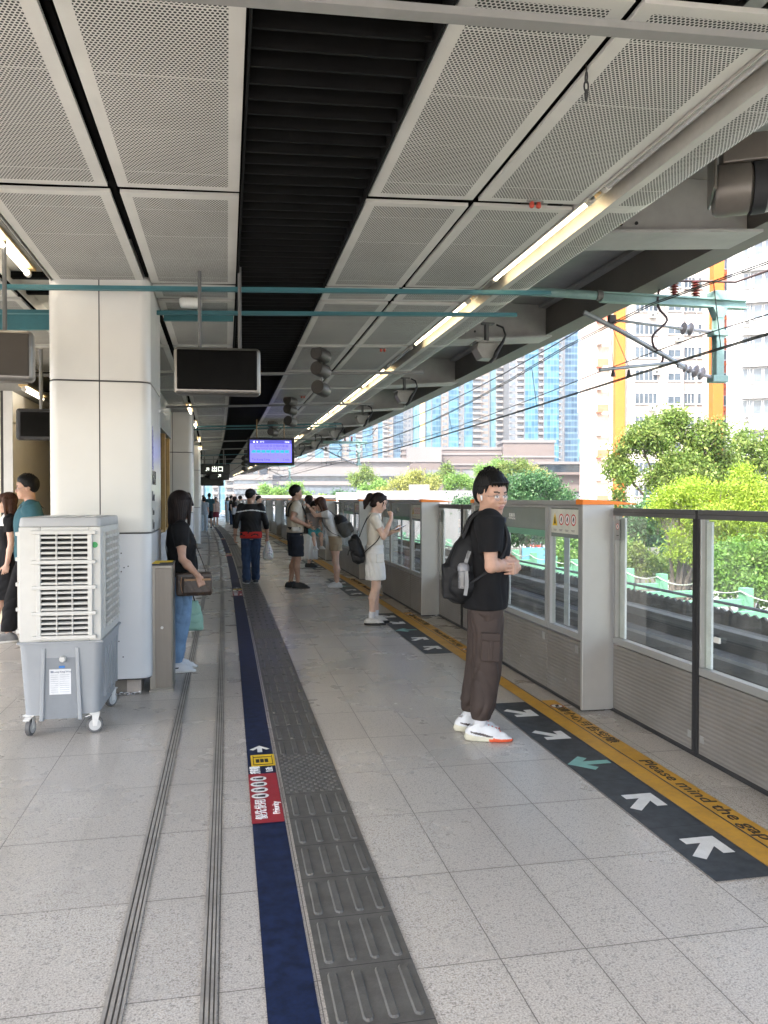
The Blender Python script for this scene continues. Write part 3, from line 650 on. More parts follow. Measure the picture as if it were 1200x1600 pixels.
lg.build('left_grille', CW, cool, bevel=.004)
m = MB(); m.tube([(W2-.035, -D2-.001, 1.21), (W2-.035, -D2-.003, 1.21)], .019, 18); m.build('leaf_sticker', mat('leaf green', (.04, .36, .1), .5), cool)
m = MB()                                            # tank: tapers down, arched between its feet
tz = [(.6, 0), (.585, 0), (.56, -.004), (.13, -.028)]
def ring(z, i): return rrect((W2+.008+i)*2, (D2+.008+i)*2, .05, 5)
rs = [ring(z, i) for z, i in tz]; n = len(rs[0]); v = [(x, y, z) for (z, i), r_ in zip(tz, rs) for x, y in r_]
m.add(v, [(a*n+k, a*n+(k+1) % n, (a+1)*n+(k+1) % n, (a+1)*n+k) for a in range(3) for k in range(n)]+[tuple(range(n)), tuple(range(3*n, 4*n))[::-1]])
tank = m.build('tank', CG, cool, smooth=True)
m = MB(); m.box(-W2-.014, W2+.014, -D2-.014, D2+.014, .588, .602); m.build('rim', CG, tank, bevel=.004)
m = MB(); m.prism([(-.105, .11), (.1, .11), (.087, .545), (.075, .56), (-.08, .56), (-.092, .545)], -D2-.0005, -D2+.015, 'y'); m.build('recess', mat('tank recess', (.2, .215, .232), .5, 0, .05), tank)
for q in (-1, 1):
    m = MB(); m.prism([(q*.103, .1), (q*.128, .1), (q*.112, .56), (q*.088, .56)], -D2-.012, -D2+.01, 'y'); m.build('rib', CG, tank, bevel=.005)
for k in range(5):
    m = MB(); y = -.2+.11*k; m.box(W2-.03, W2+.008, y-.014, y+.014, .2, .53); m.build('rib', CG, tank, bevel=.008)
m = MB(); m.tube([(.015, -D2+.0, .49), (.015, -D2-.02, .49), (.015, -D2-.028, .49)], [.021, .02, .014], 18); m.build('drain_plug', CW, tank, smooth=True)
m = MB(); m.box(-.068, .062, -D2-.0025, -D2-.0005, .265, .425); lab = m.build('label_sheet', mat('label paper', (.62, .63, .64), .5), tank)
m = MB(); m.box(-.01, .025, -D2-.0045, -D2-.0015, .432, .446); m.build('blue_tag', mat('tag blue', (.03, .16, .45), .5), tank)
GT = mat('label print', (.22, .24, .3), .6)
text('Long King Wing', .017, GT, Matrix.Translation((.012, -D2-.003, .408)) @ Matrix.Rotation(R(90), 4, 'X'), lab)
m = MB(); 
for k in range(9):
    m.box(-.06, -.015, -D2-.0032, -D2-.0024, .388-.0135*k, .3895-.0135*k); m.box(-.005, .052, -D2-.0032, -D2-.0024, .388-.0135*k, .3895-.0135*k)
m.box(-.06, -.044, -D2-.0032, -D2-.0024, .402, .415); m.build('print', GT, lab)
def castor(x, y, a):
    G = Matrix.Translation((x, y, 0)) @ Matrix.Rotation(R(a), 4, 'Z'); 
    m = MB(); m.box(-.03, .03, -.035, .035, .128, .134, 0, G)
    for q in (-1, 1): m.prism([(-.02, .13), (.03, .13), (.012, .045), (-.012, .045)], q*.021-.002, q*.021+.002, 'y', 0, G)
    m.prism([(-.06, .112), (.0, .13), (.0, .124), (-.06, .105)], -.02, .02, 'y', 0, G); c = m.build('castor', mat('castor white', (.68, .67, .64), .4), cool)
    m = MB(); m.tube([(0, -.016, .052), (0, -.012, .052), (0, .012, .052), (0, .016, .052)], [.047, .052, .052, .047], 26, 0, G); m.build('wheel', mat('castor tyre', (.1, .1, .1), .5), c, smooth=True)
    m = MB(); m.tube([(0, -.0175, .052), (0, .0175, .052)], .037, 22, 0, G); m.build('hub', mat('castor hub', (.5, .5, .49), .4), c, smooth=True)
castor(-W2+.05, -D2+.05, 80); castor(W2-.05, -D2+.05, 12); castor(W2-.05, D2-.05, 60); castor(-W2+.05, D2-.05, 20)
# ================================================================ LEFT SIDE: glazed rooms, far pillars, kiosk
CREAM = mat('cream wall panel', (.62, .6, .46), .35, 0, .06, 1); TIMB = mat('golden timber frame', (.45, .29, .1), .45, 0, .15, 4)
e = thing('kiosk', 'timber framed kiosk with tall golden windows between the pillars', 'kiosk', BM(8.2, -1.3, 0))
m = MB(); m.box(-.25, .28, .0, 6.6, 0, .95); m.build('base_wall', CLADB, e, bevel=.004)
m = MB(); m.box(-.22, .24, .05, 6.5, .95, 2.6); m.build('lining', mat('warm lining', (.55, .42, .2), .5, 0, .1, 2), e)
m = MB(); m.box(-.27, .32, -.05, 6.65, 2.6, 3.15); m.build('header', mat('grey green header', (.16, .18, .17), .5), e)
for k in range(7):
    m = MB(); y = .0+1.08*k; m.box(.2, .3, y, y+.09, .95, 2.6); m.build('window_post', TIMB, e, bevel=.004)
for k in range(6):
    m = MB(); y = .1+1.08*k; m.box(.245, .25, y, y+.98, 1.0, 2.58); p = m.build('window_pane', glass('kiosk glass', (.8, .74, .6), .05, .15), e)
    m = MB(); m.box(.24, .27, y, y+.98, .965, .99); m.box(.243, .263, y+.47, y+.5, 1.0, 2.58); m.build('sash', TIMB, p)
e = thing('glazed_room', 'cream glazed room behind the walkers on the left', 'room', BM(9.9, -3.55, 0))
m = MB(); m.box(-2.2, .98, 0, 7, 0, 2.75); m.build('wall_panel', CREAM, e, bevel=.004)
for x in (.35, -.55): 
    m = MB(); m.box(x, x+.015, -.006, .0, 0, 2.75); m.build('joint', BLACKM, e)
m = MB(); m.box(-2.3, 1.3, -.14, 7, 2.752, 2.86); m.build('header', GREYP, e)
m = MB(); m.box(1.132, 1.134, 2.3, 2.7, 1.3, 1.75); pz = m.build('notice', mat('white notice', (.7, .68, .66), .5), e)
m = MB()
for z in (1.62, 1.5, 1.4): m.box(1.134, 1.136, 2.36, 2.64, z-.035, z+.02)
m.build('notice_print', mat('notice red', (.55, .1, .08), .5), pz)
e = thing('white_partition', 'white panelled wall at the left behind the man in teal', 'wall', BM(9.75, -2.52, 0))
m = MB(); m.box(0, .1, .02, 4, 0, 2.38); m.box(0, .1, .02, 4, 2.392, 2.75); m.build('panel', mat('satin white panel', (.76, .74, .69), .5, 0, .04, 2, rvar=.02), e, bevel=.006); m = MB(); m.box(.1, 1.2, 3.9, 4.0, 0, 2.75); m.build('return_panel', WHITEP, e)
m = MB(); m.box(.0, .1, -.0, .018, 0, 2.75); m.build('edge_strip', mat('grey aluminium', (.52, .52, .51)), e); m = MB(); m.box(-.03, -.001, -.0, .05, 0, 2.75); m.build('joint', BLACKM, e)
e = thing('wall_screen', 'small black screen on the white wall beside the near pillar', 'display', BM(9.0, -1.95, 2.3))
m = MB(); m.box(-.25, .25, -.04, .04, -.17, .17); m.build('case', BLACKM, e, bevel=.03); m = MB(); m.box(-.2, .2, -.045, -.039, -.13, .13); m.build('screen', DEAD, e); m = MB(); pole(m, 0, 0, .16, .9, .02); m.build('pole', GREYP, e)
lamp(9.3, 10.3, -2.2, 2.72, 2, 'white tube lamp above the small black screen on the left', 'tube lamps at the left wall')
e = thing('opposite_wall', 'long cream wall at the far left edge of the platform', 'wall', BM(14, -4.8, 0))
m = MB(); m.box(-.2, 0, 4.5, 60, 0, 3.1); m.build('panel', CREAM, e)
e = thing('queue_panel', 'dark blue upright panel standing by a far pillar', 'panel', BM(33.4, -.92, 0))
m = MB(); m.box(-.16, .2, -.2, .2, .05, 1.1); m.build('body', mat('panel navy', (.02, .035, .1), .5), e, bevel=.03); m = MB(); m.box(-.16, .2, -.2, .2, 0, .05); m.build('base', BLACKM, e)
# ================================================================ PLATFORM SCREEN GATES
KICK = N('ribbed kick panel')
_z = KICK.sep(KICK.coord())[2]; _r = KICK.math('FRACT', KICK.math('DIVIDE', _z, .0255))
_n = KICK.noise(KICK.coord(), 2.2, 5)
KICK.base(KICK.mix(KICK.ramp(_n, .3, .75), (.19, .178, .162), (.25, .235, .218))); _s = KICK.noise(KICK.coord('Object', (3, 3, 40)), 2.0, 5)
KICK.base(KICK.mix(KICK.math('MULTIPLY', KICK.ramp(_s, .55, .8), .3), KICK.mix(KICK.ramp(_n, .3, .75), (.19, .178, .162), (.25, .235, .218)), (.1, .09, .08))); KICK.set(rough=.42, metal=.25)
KICK.bump(KICK.math('ABSOLUTE', KICK.math('SUBTRACT', _r, .5)), .55, .012); KICK = KICK.mat
GFR = mat('gate frame grey', (.33, .33, .315), .4, .3, .06, 3); GFRD = mat('gate rail dark', (.1, .1, .1), .45, .3, .08, 3); GPOST = mat('gate end plate', (.4, .395, .378), .36, .35, .05, 2)
GW = mat('gate inner white', (.8, .8, .78), .45, 0, .04, 3); ORG = mat('orange cap', (.85, .22, .012), .35, 0, .05, 3)
HEAD = mat('grey green header glass', (.2, .225, .2), .2, 0, .06, 3, spec=.6)
GGL = glass('gate glass', (.86, .92, .89), 0, .14, 1.6)
STK = mat('sticker grey', (.3, .3, .29), .5); STKW = mat('sticker ivory', (.6, .6, .52), .5); RED = mat('sign red', (.5, .03, .03), .5); GRNB = mat('mtr green band', (.13, .3, .2), .4)
TX90 = lambda x, y, z: Matrix.Translation((x, y, z)) @ Matrix.Rotation(R(-90), 4, 'Z') @ Matrix.Rotation(R(90), 4, 'X')
def ringsign(mb, y, z, rad, x, mi_r, mi_b, mi_i):
    disc(mb, (x, y, z), rad, ((0, 1, 0), (0, 0, 1)), 22, mi_b); disc(mb, (x-.0008, y, z), rad, ((0, 1, 0), (0, 0, 1)), 22, mi_r, rad*.76)
    mb.add([(x-.0006, y+a*rad, z+b*rad) for a, b in ((-.3, -.5), (-.1, -.5), (.05, .0), (.35, -.4), (.42, -.2), (.15, .3), (-.05, .6), (-.25, .3))], [tuple(range(8))], mi_i)
def housing(sA, label, detail=True):
    """fixed unit between two door openings, 2.56 m long; local y runs along the platform, x towards the track"""
    L = 2.56; e = thing('screen_gate_housing', label, 'platform gate', BM(sA+L/2, 2.445, 0), 'fixed units of the platform screen gates')
    Y = lambda a: a-L/2
    secs = ((.035, .62), (.63, 1.93), (1.94, L-.035))
    for a, b in secs:
        a, b = Y(a), Y(b)
        m = MB(); m.box(.0, .2, a, b, .03, .488); m.build('kick_panel', KICK, e, bevel=.003)
        m = MB(); fw = .045
        m.box(.0, .05, a, a+fw, .5, 1.455); m.box(.0, .05, b-fw, b, .5, 1.455); m.box(.0, .05, a+fw, b-fw, .5, .545); m.box(.0, .05, a+fw, b-fw, 1.435, 1.455); m.build('frame', GFR, e, bevel=.003)
        m = MB(); m.add([(.022, y_, z_) for y_, z_ in ((a+fw, .545), (b-fw, .545), (b-fw, 1.215), (a+fw, 1.215))], [(0, 1, 2, 3)]); m.build('glass_pane', GGL, e)
        m = MB(); m.box(.012, .034, a+fw, b-fw, 1.215, 1.435); h = m.build('header_glass', HEAD, e)
        if b-a > 1:
            m = MB(); m.box(.009, .0115, a+fw, b-fw, 1.205, 1.255); m.build('green_band', GRNB, h)
            if detail:
                text('往調景嶺', .035, GW, TX90(.0105, b-.5, 1.36), h); text('To Tiu Keng Leng', .022, GW, TX90(.0105, b-.5, 1.335), h)
                m = MB(); m.box(.0095, .0118, b-.36, b-.3, 1.29, 1.34); m.build('info_patch', mat('info navy', (.03, .05, .1), .4), h)
        elif a < 0:
            m = MB(); m.box(.0095, .0117, a+fw+.01, b-fw-.005, 1.245, 1.425, 0)
            c0 = b-fw-.075
            m.add([(.009, c0+.05, 1.30), (.009, c0-.045, 1.30), (.009, c0+.002, 1.40)], [(0, 1, 2)], 1); m.add([(.0085, c0+.018, 1.315), (.0085, c0-.014, 1.315), (.0085, c0-.004, 1.37), (.0085, c0+.012, 1.36)], [(0, 1, 2, 3)], 3)
            for k in range(3): ringsign(m, c0-.115-.105*k, 1.348, .043, .009, 2, 4, 3)
            for k in range(4): m.box(.0085, .009, c0-.105*k-.03, c0-.105*k+.03, 1.27, 1.273, 3); m.box(.0085, .009, c0-.105*k-.024, c0-.105*k+.024, 1.262, 1.265, 3)
            m.build('warning_sticker', [STKW, YELB, RED, BLKV, GW], h)
        m = MB(); m.box(.192, .2, a+.02, a+.11, .5, 1.45); m.build('inner_stile', GW, e)
        if detail:
            m = MB(); m.tube([(-.004, a+.42*(b-a), .17), (.0, a+.42*(b-a), .17)], .011, 12); m.box(-.002, 0, a+.035, a+.085, .4, .455); m.build('lock', STK, e)
    for y0, y1 in ((0, .033), (L-.033, L)):
        m = MB(); m.box(-.003, .235, Y(y0), Y(y1), .012, 1.478); m.build('end_plate', GPOST, e, bevel=.004)
    m = MB(); m.box(.01, .19, Y(.03), Y(L-.03), .0, .03); m.build('plinth', BLACKM, e)
    m = MB(); m.box(-.004, .21, Y(.0), Y(L), 1.46, 1.492); m.box(-.002, .21, Y(.0), Y(L), 1.456, 1.46, 1); m.build('top_rail', [GFR, BLACKM], e, bevel=.003)
    for y0, sg in ((0, -1), (L, 1)):
        m = MB(); y = Y(y0); a, b = sorted((y+sg*.012, y-sg*.1)); m.prism([(-.01, 1.462), (-.01, 1.494), (.0, 1.5), (.26, 1.485), (.4, 1.468), (.4, 1.462)], a, b, 'y'); m.build('orange_cap', ORG, e, bevel=.002)
    return e
def leaf(sC, side, label):
    """one sliding leaf, 1.0 m; side -1 lies nearer the camera than the door centre"""
    L = .985; e = thing('sliding_gate', label, 'sliding gate', BM(sC+side*(L/2+.012), 2.665, 0), 'sliding leaves of the platform screen gates')
    a, b = -L/2, L/2; mt = -side                         # meeting stile at y = mt*L/2
    m = MB(); m.box(0, .05, a, b, .03, .478); m.build('kick_panel', KICK, e, bevel=.003)
    m = MB(); m.box(-.002, .05, a, b, .485, .53); m.box(0, .05, a, a+.03, .53, 1.385); m.box(0, .05, b-.03, b, .53, 1.385); m.build('frame', GFR, e, bevel=.003)
    m = MB(); m.box(-.004, .055, a, b, 1.385, 1.438); m.box(-.007, -.004, a, b, 1.408, 1.414, 1); m.build('top_rail', [GFRD, BLACKM], e, bevel=.003)
    m = MB(); m.add([(.024, y_, z_) for y_, z_ in ((a+.03, .53), (b-.03, .53), (b-.03, 1.385), (a+.03, 1.385))], [(0, 1, 2, 3)]); m.build('glass_pane', GGL, e)
    y = (a+.03, a+.095) if mt > 0 else (b-.095, b-.03)
    y = (a+.03, a+.095)
    if side > 0: y = (b-.095, b-.03)
    m = MB(); m.box(.036, .05, *y, .53, 1.37); m.build('inner_stile', GW, e)
    y2 = (b-.075, b-.03) if side < 0 else (a+.03, a+.05)
    m = MB(); m.box(.036, .05, *y2, .53, 1.37); m.build('meeting_stile', GW if side < 0 else GFR, e)
    ye = mt*L/2; m = MB(); m.box(-.006, .056, min(ye-.0, ye+mt*.01), max(ye, ye+mt*.01), .02, 1.436); m.box(-.008, .05, *sorted((ye, ye-mt*.018)), .03, 1.385); m.build('rubber_edge', RUBBER, e)
    if side > 0: m = MB(); m.box(-.001, .0, b-.085, b-.033, 1.215, 1.355, 0); ringsign(m, b-.059, 1.31, .021, -.002, 1, 3, 2); m.box(-.0018, -.001, b-.075, b-.043, 1.245, 1.25, 2); m.build('camera_sticker', [STK, RED, BLKV, GW], e)
    else: m = MB(); m.box(.0, .012, b-.2, b-.15, .7, .73); m.build('handle', OFFW, e)
    m = MB(); ya = ye-mt*.05; m.box(-.002, 0, ya-.018, ya+.018, .1, .14); m.build('lock', STK, e)
    m = MB(); m.box(.005, .045, a, b, .0, .03); m.build('track_shoe', BLACKM, e)
m = MB(); m.strip(-6, 80, [(2.668, .001), (2.668, .02), (2.715, .02), (2.715, .001)]); tag(m.build('added_gate_sill', BLACKM), 'added black strip closing the bright slit under the screen gates', 'sill')  # added to block the sunlit slit showing below the leaves
ordw = ['nearest', 'second', 'third', 'fourth', 'fifth', 'sixth', 'seventh', 'eighth', 'ninth', 'tenth', 'eleventh', 'twelfth', 'thirteenth', 'fourteenth', 'fifteenth', 'sixteenth']
for k in range(-1, NB):
    c = P0+PP*k
    desc = {-1: 'orange capped gate unit directly beside the camera, out at the right', 0: 'orange capped glass gate unit with warning stickers, behind the man in black', 1: 'orange capped glass gate unit behind the woman in white'}
    housing(c+1.02, desc.get(k) or f'orange capped glass gate unit, {ordw[k]} along the platform edge', k < 3)
    for sd in (-1, 1):
        dl = {0: 'right most ribbed sliding gate leaf with clear glass' if sd < 0 else 'ribbed sliding gate leaf with a small grey camera sticker, beside the orange cap', 1: 'sliding gate leaf just left of the man in black' if sd > 0 else 'sliding gate leaf hidden partly behind the man in black'}
        leaf(c, sd, dl.get(k) or (f'{"near" if sd < 0 else "far"} sliding leaf of the {ordw[k]} gate opening' if k > 0 else f'{"near" if sd < 0 else "far"} sliding gate leaf beside the camera'))
# ================================================================ TRACK AND PARAPET
tb = MB(); tb.strip(-15, 130, [(2.9, -1.32), (2.9, -1.25), (9.0, -1.25), (9.0, -1.32)], 0); tb = tag(tb.build('track_ground', CONCD), kind='structure')
RAIL = mat('rail steel', (.22, .17, .14), .4, .7, .2, 4)
tr = thing('railway_track', 'railway track on dark concrete behind the screen gates', 'track', BM(0, 0, 0))
m = MB()
q = -8.
while q < 70: m.sbox(q, q+.24, 3.4, 5.6, -1.248, -1.18, 0); q += .66
m.build('sleeper', CONC, tr)
for c in (3.78, 5.22):
    m = MB(); m.strip(-15, 130, [(c-.065, -1.179), (c-.065, -1.16), (c-.01, -1.145), (c-.01, -1.06), (c-.035, -1.05), (c-.035, -1.02), (c+.035, -1.02), (c+.035, -1.05), (c+.01, -1.06), (c+.01, -1.145), (c+.065, -1.16), (c+.065, -1.179)]); m.build('rail', RAIL, tr)
pw = thing('viaduct_parapet', 'grey ribbed track parapet wall with a wavy top beyond the glass gates', 'parapet', BM(0, 0, 0))
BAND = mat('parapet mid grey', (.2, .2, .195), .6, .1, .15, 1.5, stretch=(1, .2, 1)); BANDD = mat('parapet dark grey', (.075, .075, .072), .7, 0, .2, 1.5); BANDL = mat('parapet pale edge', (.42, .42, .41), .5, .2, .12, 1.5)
m = MB()
pr = [(6.0, -.15, 0), (6.1, -.06, 2), (5.95, -.09, 2), (5.93, -.25, 0), (5.90, -.3, 1), (5.62, -.36, 0), (5.6, -.4, 2), (5.58, -.56, 1), (5.45, -.62, 0), (5.43, -.67, 2), (5.4, -.86, 1), (5.2, -1.0, 0), (5.2, -1.24, 1)]
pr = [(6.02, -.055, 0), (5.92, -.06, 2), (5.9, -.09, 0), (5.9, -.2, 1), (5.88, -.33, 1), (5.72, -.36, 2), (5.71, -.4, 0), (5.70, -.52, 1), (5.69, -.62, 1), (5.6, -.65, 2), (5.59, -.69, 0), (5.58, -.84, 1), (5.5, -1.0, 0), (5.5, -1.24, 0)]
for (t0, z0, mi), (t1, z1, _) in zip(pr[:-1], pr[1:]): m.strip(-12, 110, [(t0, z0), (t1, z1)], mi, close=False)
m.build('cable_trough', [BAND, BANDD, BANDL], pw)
me = MB(); s_ = -6.0; vs = []; L = 0
prof = []
while s_ < 60: prof.append((s_, .128+.018*math.sin(s_*2*math.pi/.152))); s_ += .038
v = []; f = []
for i, (s, z) in enumerate(prof):
    dt = .004*math.sin(s*2*math.pi/.152)
    for t in (6.03+dt, 6.06+dt):
        v.append(B(s, t, -.06)); v.append(B(s, t, z))
for i in range(len(prof)-1):
    a, b = 4*i, 4*i+4; f += [(a, a+1, b+1, b), (a+2, b+2, b+3, a+3), (a+1, a+3, b+3, b+1)]
me.add(v, f); me.build('corrugated_top', mat('stained corrugated sheet', (.11, .105, .09), .75, .1, .35, 2.5, .2, 40), pw, smooth=False)
m = MB(); m.strip(-12, 110, [(6.1, -.07), (6.4, -.07), (6.4, -3.5), (6.1, -3.5)], 0); m.build('wall', CONC, pw)
rl = thing('parapet_railing', 'thin dark handrail running along the track parapet', 'railing', BM(0, 0, 0))
m = MB(); m.tube([B(q, 6.5, .115) for q in range(-8, 60)], .022, 8); m.build('handrail', mat('dark rail paint', (.1, .11, .115), .5, .3), rl, smooth=True)
q = -7.3
k = 0
while q < 40:
    m = MB(); p = B(q, 6.5, 0); m.tube([(p.x, p.y, -.6), (p.x, p.y, .11)], .016, 8); m.build('post', mat('dark rail paint', (.1, .11, .115)), rl); q += 1.72
# pale green steel frame just beyond the parapet
MINT = mat('pale green paint', (.13, .32, .2), .5, 0, .08, 2)
gf = thing('green_frame', 'pale green steel footbridge frame with square posts beyond the parapet', 'footbridge', BM(0, 0, 0))
q = 16.2-1.75*12
while q < 50:
    M = BM(q, 12.0); m = MB(); m.box(-.12, .12, -.12, .12, -3, -.58, 0, M); m.build('post', MINT, gf, bevel=.01)
    m = MB(); m.box(-3.6, -.121, -.06, .06, -1.0, -.84, 0, M); m.build('cross_beam', MINT, gf, bevel=.01)
    q += 1.75
m = MB(); m.strip(-6, 50, [(8.34, -1.04), (8.34, -.86), (8.4, -.86), (8.4, -1.04)]); m.build('long_beam', MINT, gf)
m = MB(); m.strip(-6, 46, [(6.45, -1.8), (6.45, -1.76), (11.8, -1.76), (11.8, -1.8)]); m.build('deck', mat('mossy deck', (.12, .17, .1), .7, 0, .15, 1), gf)
wr = MB()
pts = []
for i in range(0, 300): q = 16.2-1.75*9+.175*i; ph = (i % 10)/10; pts.append(B(q, 11.86, -.66-.12*4*ph*(1-ph)))
wr.tube(pts, .018, 6)
wr.build('chain_rail', mat('white rope', (.42, .44, .4), .6), gf)
# ================================================================ OVERHEAD LINE
GAL = mat('galvanised tube', (.3, .31, .3), .45, .6, .15, 5); MINTG = mat('grey green gantry paint', (.2, .31, .28), .5, .1, .14, 4); PORC = mat('brown porcelain', (.2, .1, .07), .2); PORG = mat('grey porcelain', (.38, .37, .38), .25)
def spline_(pts):
    P = [Vector(p) for p in [pts[0]]+list(pts)+[pts[-1]]]; o = []
    for i in range(1, len(P)-2):
        for t in (0, .25, .5, .75): a, b, c, d = P[i-1:i+3]; o.append(.5*((2*b)+(c-a)*t+(2*a-5*b+4*c-d)*t*t+(3*b-a-3*c+d)*t**3))
    return o+[P[-1]]
def insulator(mb, p, d, n, r, gap, m_):
    p = Vector(p); d = Vector(d).normalized()
    pts = []; rs = []
    for i in range(n):
        c = p+d*gap*i
        pts += [c, c+d*gap*.25, c+d*gap*.5, c+d*gap*.75]; rs += [r*.4, r, r*.8, r*.4]
    mb.tube(pts, rs, 14, m_)
def cantilever(s, label):
    e = thing('overhead_bracket', label, 'overhead line bracket', BM(s, 0, 0), 'overhead line brackets')
    m = MB(); m.tube([(3.0, 0, 3.87), (4.25, 0, 3.86)], .05, 14); m.build('support_tube', MINTG, e, smooth=True)
    m = MB(); m.box(2.95, 3.0, -.1, .1, 3.7, 4.05); m.tube([(4.2, 0, 3.86), (4.27, 0, 3.86)], .062, 14); m.build('clamp', mat('dark grey steel', (.11, .108, .1)), e)
    m = MB(); m.box(4.26, 6.15, -.05, .05, 3.79, 3.81); m.box(4.26, 6.15, -.05, .05, 3.88, 3.9); m.box(4.26, 6.15, -.01, .01, 3.81, 3.88); m.build('gantry_beam', MINTG, e)
    m = MB(); m.box(5.73, 5.83, -.055, -.035, 2.92, 3.79); m.box(5.73, 5.83, .035, .055, 2.92, 3.79); m.box(5.75, 5.81, -.04, .04, 2.92, 3.79); m.prism([(5.68, 3.79), (5.88, 3.79), (5.82, 3.66), (5.74, 3.66)], -.06, .06, 'y'); m.box(5.68, 5.88, -.07, .07, 2.9, 2.98); m.box(5.68, 5.88, -.07, .07, 3.45, 3.52); m.box(5.68, 5.86, -.08, .08, 3.87, 3.98); m.build('drop_post', MINTG, e, bevel=.005)
    m = MB(); m.tube([(4.05, 0, 3.66), (4.5, 0, 3.47), (5.2, 0, 3.14), (5.35, 0, 3.06)], .028, 10); m.tube([(4.25, 0, 3.0), (5.2, 0, 3.12)], .02, 10); m.tube([(4.45, 0, 3.585), (5.25, 0, 3.53)], .016, 8); m.build('cantilever_tube', GAL, e, smooth=True)
    m = MB(); insulator(m, (5.3, 0, 3.53), (1, 0, -.05), 2, .075, .09, 0); m.tube([(5.25, 0, 3.53), (5.74, 0, 3.5)], .022, 8); m.build('insulator', PORG, e, smooth=True); m = MB(); insulator(m, (5.33, 0, 3.06), (1, 0, -.2), 2, .05, .06, 0); insulator(m, (5.46, 0, 3.03), (1, 0, -.25), 2, .078, .085, 0); m.tube([(5.25, 0, 3.08), (5.74, 0, 2.95)], .022, 8); m.build('insulator', PORG, e, smooth=True)
    m = MB(); insulator(m, (5.2, 0, 3.905), (0, 0, 1), 5, .055, .033, 0); m.build('red_insulator', mat('oxide red porcelain', (.15, .028, .02), .3), e, smooth=True); m = MB(); insulator(m, (5.48, 0, 3.905), (0, 0, 1), 6, .058, .033, 0); m.build('red_insulator', mat('oxide red porcelain', (.15, .028, .02), .3), e, smooth=True)
    m = MB(); pts = [(5.1, 0, 4.08), (5.0, 0, 3.95), (4.98, -.03, 3.75), (5.08, -.05, 3.6), (4.9, -.05, 3.42), (4.93, -.03, 3.28), (5.06, 0, 3.22), (5.04, 0, 3.1)]; m.tube(spline_(pts), .014, 8); m.tube([(5.1, 0, 4.07), (5.5, 0, 4.1), (5.8, -.3, 4.02), (6.1, -1.0, 4.1), (6.2, -1.6, 4.35)], .014, 8); m.build('jumper_cable', mat('brown cable', (.05, .03, .03), .6), e, smooth=True)
    m = MB()
    for x in (4.42, 4.62): m.tube([(x, 0, 3.02), (x, 0, 2.93)], [.012, .03], 8); m.tube([(4.38, 0, 3.55), (x, 0, 3.05)], .004, 5)
    m.box(4.36, 4.44, -.03, .03, 3.54, 3.64); m.build('steady_clip', mat('dark clip', (.06, .045, .04), .5), e)
cantilever(8.45, 'pale green overhead line bracket with grey insulators, nearest to the camera')
cantilever(32, 'small far overhead line bracket above the end of the gates'); cantilever(55, 'farthest overhead line bracket, tiny beyond the monitor')
WIRE = mat('wire', (.06, .055, .05), .5, .5)
def wires(name, label, z0, sag, t, rad, pair=0):
    e = thing(name, label, 'overhead wire', BM(0, 0, 0)); m = MB()
    for p in ([0] if not pair else [-pair, pair]):
        pts = []
        for i in range(0, 61):
            s = -10+2.2*i; u = (s-8.45)/23.5; u = u-math.floor(u); st = .12*math.sin((s-8.45)/23.5*math.pi)
            pts.append(B(s, t+p+st, z0-sag*4*u*(1-u)))
        m.tube(pts, rad, 6)
    m.build('wire', WIRE, e)
    return e
cw = wires('contact_wire', 'lowest thick contact wire over the track', 2.9, .03, 4.5, .0065, .022)
ms = wires('catenary_wire', 'sagging catenary wire above the contact wire', 3.62, .42, 4.42, .006, .022)
wires('feeder_wire', 'top thick feeder cable running over the track bracket', 4.16, .35, 5.15, .009)
wires('return_wire', 'thin wire strung between the catenary and contact wires', 3.25, .18, 4.9, .006)
m = MB()
for i in range(14):
    s = 2+4.5*i; u = (s-8.45)/23.5; u = u-math.floor(u); st = .12*math.sin((s-8.45)/23.5*math.pi)
    m = MB(); m.tube([B(s, 4.5+st, 2.9-.03*4*u*(1-u)), B(s, 4.42+st, 3.62-.42*4*u*(1-u))], .005, 5); m.build('dropper', WIRE, ms)
# ================================================================ OUTDOORS
GZ = -5.5
CR_, SR_ = math.cos(YAW), math.sin(YAW)
def OUT(lat, dep, z=GZ, rot=0):
    """a spot in the street beyond the station: lat metres to the right, dep metres ahead, squared to the street grid"""
    return Matrix.Translation((lat*CR_+dep*SR_, -lat*SR_+dep*CR_, z)) @ Matrix.Rotation(-YAW+rot, 4, 'Z')
m = MB(); v = [(-900, -200, GZ-.3), (1100, -200, GZ-.3), (1100, 1200, GZ-.3), (-900, 1200, GZ-.3)]; m.add(v, [(0, 1, 2, 3)])
tag(m.build('street_ground', mat('pale paving', (.3, .29, .27), .85, 0, .2, .05)), kind='structure')
m = MB(); G = OUT(0, 0); m.box(9, 19, 45, 420, -.3, -.2, 0, G); m.box(-150, 200, 72, 82, -.31, -.205, 0, G); tag(m.build('street_road', mat('asphalt', (.075, .074, .072), .85, 0, .2, .2)), kind='structure')
m = MB()
for k in range(20): m.box(13.9, 14.1, 46+6*k, 49+6*k, -.198, -.194, 0, G)
for k in range(9): m.box(9.6+1.05*k, 10.1+1.05*k, 67, 70.5, -.198, -.194, 1, G)
tag(m.build('road_marking', [SIGNW, YELB]), kind='structure')
m = MB(); m.box(19, 21.5, 45, 260, -.3, -.14, 0, G); tag(m.build('street_pavement', mat('pavement', (.36, .34, .31), .85)), kind='structure')
GLW = mat('window glass dark', (.07, .09, .11), .12, 0, .3, .5, spec=.8); WFR = mat('window frame pale', (.5, .5, .5), .5)
